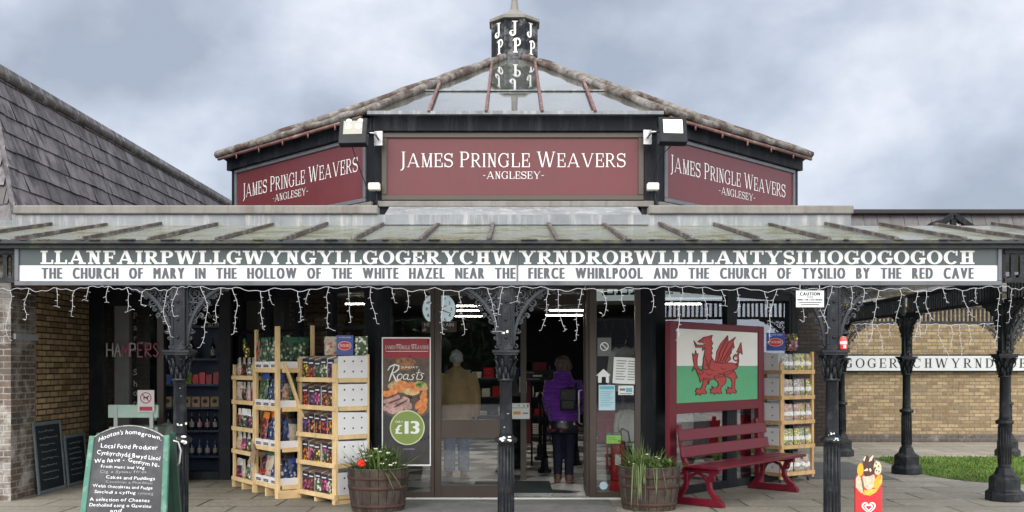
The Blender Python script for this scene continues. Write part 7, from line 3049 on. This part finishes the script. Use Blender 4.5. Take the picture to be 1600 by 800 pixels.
def shoe(g, fx_, fy_, sg, hgt, r=.05):
    g.tube([(fx_, -.015 + fy_, hgt), (fx_, -.015 + fy_, .05)], [r * .95, r * 1.05], 12)
    g.tube([(fx_, -.045 + fy_, .045), (fx_ + sg * .01, .06 + fy_, .045), (fx_ + sg * .02, .17 + fy_, .035)], [.045, .048, .036], 12)
    g.box(fx_ - .045, fx_ + .045, -.09 + fy_, -.03 + fy_, 0, .035)


# woman in purple in the doorway, seen from behind
WP = (.70, 13.62, .014)
wm = thing('person', 'woman in a purple quilted jacket and brown boots walking in at the doorway', 'person', WP, R(-8))
feetw = ((-.075, .0), (.082, -.03))
armsw = [[(-.17, 0, 1.37), (-.215, -.01, 1.13), (-.20, .11, .96), (-.15, .21, .93)], [(.17, 0, 1.37), (.215, .0, 1.13), (.20, .13, .97), (.16, .23, .98)]]
g = MB()
body(g, 1.70, arms=armsw, feet=feetw)
melt(g, 'body', skin, wm)
g = MB()
leg_wear(g, 1.70, feetw, .098, .074, .060)
melt(g, 'leggings', mat('navy_leggings', (.010, .011, .026), .7, .2, var=.2), wm)
g = MB()
g.lathe([(.17, .93), (.185, .86), (.205, .76), (.215, .68), (.205, .68), (.17, .8)], 22, M=Matrix.Scale(.78, 4, (0, 1, 0)), cap=False)
sk = flower_mat('floral_skirt', [(.010, .010, .014), (.010, .010, .014), (.36, .035, .05), (.012, .012, .016), (.55, .55, .52), (.010, .010, .014)], (.010, .010, .014), 24)
g.build('skirt', sk, wm)
pur = quilt_mat('purple_quilting', (.125, .020, .30), 5.2)
g = MB()
prof = [(.205, .84), (.205, .95), (.20, 1.08), (.205, 1.2), (.20, 1.32), (.14, 1.41), (.08, 1.46)]
for i in range(len(prof) - 1):
    pass
g.lathe(prof, 20, M=Matrix.Scale(.80, 4, (0, 1, 0)))
for pts in armsw:
    q = [Vector(p_) for p_ in pts]
    q[-1] = q[-2].lerp(q[-1], .75)
    g.tube([q[0] + Vector((0, 0, .02)), q[0].lerp(q[1], .5), q[1], q[2], q[3]], [.085, .088, .078, .068, .055], 12)
g.tube([(-.10, -.06, 1.43), (0, -.115, 1.40), (.10, -.06, 1.43)], [.06, .075, .06], 12)
g.ball((0, -.07, 1.46), .13, .085, .085, 14, 10)
melt(g, 'jacket', pur, wm, .014, 5)
g = MB()
r1 = random.Random(6)
for k in range(90):
    a, c_ = r1.uniform(0, 2 * PI), r1.uniform(-.55, 1)
    s_ = math.sqrt(1 - c_ * c_)
    p_ = Vector((s_ * math.cos(a) * .098, s_ * math.sin(a) * .108 - .012, 1.592 + c_ * .118))
    if p_.y > .06 and c_ < .5:
        continue
    g.ball(p_, r1.uniform(.022, .036), None, None, 7, 5)
g.ball((0, -.02, 1.60), .085, .09, .11, 12, 9)
melt(g, 'hair', mat('grey_brown_hair', (.11, .085, .07), .7, .3, var=.5, vscale=40, bump=.7, bscale=60), wm, .012, 2)
for i, sg in ((0, -1), (1, 1)):
    g = MB()
    shoe(g, feetw[i][0], feetw[i][1], sg, .17, .054)
    melt(g, 'boot', mat('brown_leather', (.10, .04, .026), .4, .5, var=.3), wm, .011, 3)
bp = thing('backpack', 'small black backpack worn by the woman in purple', 'backpack', (WP[0] + .06, WP[1] - .20, 1.0), R(-8))
g = MB()
g.box(-.11, .11, -.08, .05, 0, .30)
g.box(-.095, .095, -.11, -.07, .02, .15)
bb = g.build('bag_body', mat('black_nylon', (.010, .010, .014), .5, .4, var=.3, bump=.3, bscale=50), bp, bevel=.035)
bb.modifiers['bevel'].segments = 4
g = MB()
g.tube([(-.03, -.02, .30), (0, -.03, .345), (.03, -.02, .30)], .008, 6)
for sg in (-1, 1):
    g.tube([(sg * .08, .05, .30), (sg * .10, .10, .36), (sg * .11, .16, .37)], .016, 6)
    g.tube([(sg * .10, .05, .02), (sg * .15, .10, .06), (sg * .185, .18, .12)], .010, 6)
g.build('strap', MATS['black_nylon'], bp)
g = MB()
g.tube([(-.10, -.084, .16), (-.05, -.088, .25), (-.06, -.086, .17)], .005, 5)
g.build('zip_pull', steel, bp)

# man in the tan jacket behind the door glass
MP = (-.80, 14.4, .014)
mn = thing('person', 'grey haired man in a tan jacket and jeans standing behind the door glass', 'person', MP, R(6))
feetm = ((-.10, .02), (.10, -.02))
armsm = [[(-.20, 0, 1.47), (-.275, -.02, 1.20), (-.285, .04, .96), (-.28, .07, .84)], [(.20, 0, 1.47), (.275, -.02, 1.20), (.285, .04, .96), (.28, .07, .84)]]
g = MB()
body(g, 1.82, arms=armsm, feet=feetm)
melt(g, 'body', skin, mn)
g = MB()
leg_wear(g, 1.82, feetm, .112, .090, .082, bottom=.07)
melt(g, 'jeans', mat('blue_denim', (.10, .15, .26), .85, .2, var=.3, vscale=14), mn)
g = MB()
g.lathe([(.225, .80), (.225, .95), (.215, 1.12), (.225, 1.30), (.225, 1.42), (.15, 1.52), (.08, 1.56)], 20, M=Matrix.Scale(.74, 4, (0, 1, 0)))
for pts in armsm:
    q = [Vector(p_) for p_ in pts]
    q[-1] = q[-2].lerp(q[-1], .8)
    g.tube([q[0] + Vector((0, 0, .01)), q[0].lerp(q[1], .5), q[1], q[2], q[3]], [.09, .088, .078, .068, .058], 12)
g.tube([(-.07, -.02, 1.55), (0, -.06, 1.55), (.07, -.02, 1.55)], .035, 10)
melt(g, 'jacket', mat('tan_jacket', (.46, .32, .165), .8, .2, var=.15, vscale=6, bump=.3, bscale=14), mn, .014, 5)
g = MB()
for k in range(80):
    a, c_ = r1.uniform(0, 2 * PI), r1.uniform(-.35, 1)
    s_ = math.sqrt(1 - c_ * c_)
    p_ = Vector((s_ * math.cos(a) * .082, s_ * math.sin(a) * .098 - .008, 1.70 + c_ * .112))
    if p_.y > .05 and c_ < .55:
        continue
    g.ball(p_, r1.uniform(.016, .024), None, None, 7, 5)
g.ball((0, -.012, 1.705), .075, .09, .105, 12, 9)
melt(g, 'hair', mat('grey_hair', (.52, .52, .50), .7, .3, var=.3, vscale=40, bump=.6, bscale=60), mn, .011, 2)
for i, sg in ((0, -1), (1, 1)):
    g = MB()
    shoe(g, feetm[i][0], feetm[i][1], sg, .09, .05)
    melt(g, 'shoe', MATS['brown_leather'], mn, .011, 3)

# ================================================================== ACROSS THE CAR PARK (seen in the glass)
g = MB()
for k in range(9):
    g.box(-11 + k * 2.6, -10.9 + k * 2.6, -6, -1.5, -.016, -.014)
g.box(-11, 10, -6.1, -6.0, -.0162, -.0142)
tag(g.build('road_markings', white_paint), kind='structure')
hb = thing('bungalow', 'grey gabled building across the car park, mirrored in the shop glass', 'building', (5.5, -24, 0))
g = MB()
g.box(0.5, 11.5, -32, -24, -.02, 2.7)
g.build('wall', mat('grey_render', (.30, .30, .29), .8, .2, var=.1), hb, world=True)
g = MB()
g.add([(0.1, -23.7, 2.6), (11.9, -23.7, 2.6), (6, -23.7, 5.2), (.1, -32.3, 2.6), (11.9, -32.3, 2.6), (6, -32.3, 5.2)], [(0, 1, 2), (3, 5, 4), (0, 2, 5, 3), (1, 4, 5, 2)])
g.build('roof', mat('grey_slate_roof', (.075, .072, .075), .7, .3, var=.2), hb, world=True)
for x in (2, 5, 8):
    g = MB()
    g.box(x, x + 1.5, -23.98, -23.95, .9, 2.1)
    g.build('window', mat('dark_window', (.02, .025, .03), .2, .5), hb, world=True)


def tree(label, x, y, h, w_, seed, cm):
    r = thing('tree', label, 'tree', (x, y, 0), 0, 'trees across the car park')
    r1 = random.Random(seed)
    g = MB()
    g.tube([(0, 0, -.05), (.05, .02, h * .3), (-.03, .05, h * .75)], [.22, .16, .05], 8)
    for k in range(5):
        a = k * 1.25
        g.tube([(0, 0, h * (.25 + .06 * k)), (w_ * .5 * math.cos(a), w_ * .5 * math.sin(a), h * (.5 + .07 * k))], [.08, .02], 6)
    g.build('trunk', mat('bark', (.055, .042, .032), .9, .1, var=.3), r)
    g = MB()
    cl = [(r1.gauss(0, w_ * .38), r1.gauss(0, w_ * .38), h * r1.uniform(.38, .92), r1.uniform(.18, .34) * w_) for _ in range(22)]
    for i in range(2600):
        cx_, cy_, cz_, cr_ = cl[r1.randrange(len(cl))]
        d = Vector((r1.gauss(0, 1), r1.gauss(0, 1), r1.gauss(0, .8)))
        d = d.normalized() * cr_ * r1.uniform(.5, 1.05)
        c_ = Vector((cx_, cy_, cz_)) + d
        u = Vector((r1.gauss(0, 1), r1.gauss(0, 1), r1.gauss(0, 1))).normalized() * .13
        v = u.orthogonal().normalized() * .08
        g.add([c_ - u, c_ + v, c_ + u, c_ - v], [(0, 1, 2, 3)])
    for cx_, cy_, cz_, cr_ in cl:
        g.ball((cx_, cy_, cz_), cr_ * .8, None, None, 8, 6)
    g.build('crown', cm, r, recalc=False)


tl_ = mat('tree_leaf', (.075, .105, .045), .6, .3, var=.3, vscale=2, island=.4)
tree('broad green tree across the car park, mirrored at the farm shop', -17, -26, 4.6, 3.0, 1, tl_)
tree('darker tall tree beside the mirrored gabled building', -6.5, -25, 6.5, 3.4, 2, tl_)
tree('far tree at the end of the car park mirrored behind the racks', -12, -22, 5.8, 3.6, 3, tl_)
g = MB()
r1 = random.Random(31)
for i in range(40):
    g.ball((-26 + i * .72 + r1.uniform(-.4, .4), -29 + r1.uniform(-1, 1), r1.uniform(.8, 3.6)), r1.uniform(1.2, 1.9), None, r1.uniform(1.0, 1.9), 9, 7)
for i in range(9000):
    x = r1.uniform(-28, 4)
    c_ = Vector((x, -27.4 + r1.uniform(-1.2, 1), r1.uniform(0, 1) ** .8 * (5.2 + .7 * math.sin(x * .9) + .4 * math.sin(x * 2.3))))
    u = Vector((r1.gauss(0, 1), r1.gauss(0, 1), r1.gauss(0, 1))).normalized() * .26
    v = u.orthogonal().normalized() * .17
    g.add([c_ - u, c_ + v, c_ + u, c_ - v], [(0, 1, 2, 3)])
tag(g.build('added_tree_belt', tl_, recalc=False), label='belt of dark green trees added to darken the glass reflections', kind='stuff')  # unseen trees added to block bright sky in the window reflections
g = MB()
r1 = random.Random(12)
g.box(-24, 0, -18.7, -18.3, 0, 1.1)
for i in range(9000):
    x = r1.uniform(-24, .0)
    c_ = Vector((x, -18.5 + r1.uniform(-.5, .5), r1.uniform(0, 1) ** .7 * (1.25 + .2 * math.sin(x * 1.7))))
    u = Vector((r1.gauss(0, 1), r1.gauss(0, 1), r1.gauss(0, 1))).normalized() * .15
    v = u.orthogonal().normalized() * .10
    g.add([c_ - u, c_ + v, c_ + u, c_ - v], [(0, 1, 2, 3)])
tag(g.build('hedge', mat('hedge_leaf', (.030, .050, .018), .6, .3, var=.3, island=.4), recalc=False), label='dark clipped hedge along the far edge of the car park', kind='stuff')
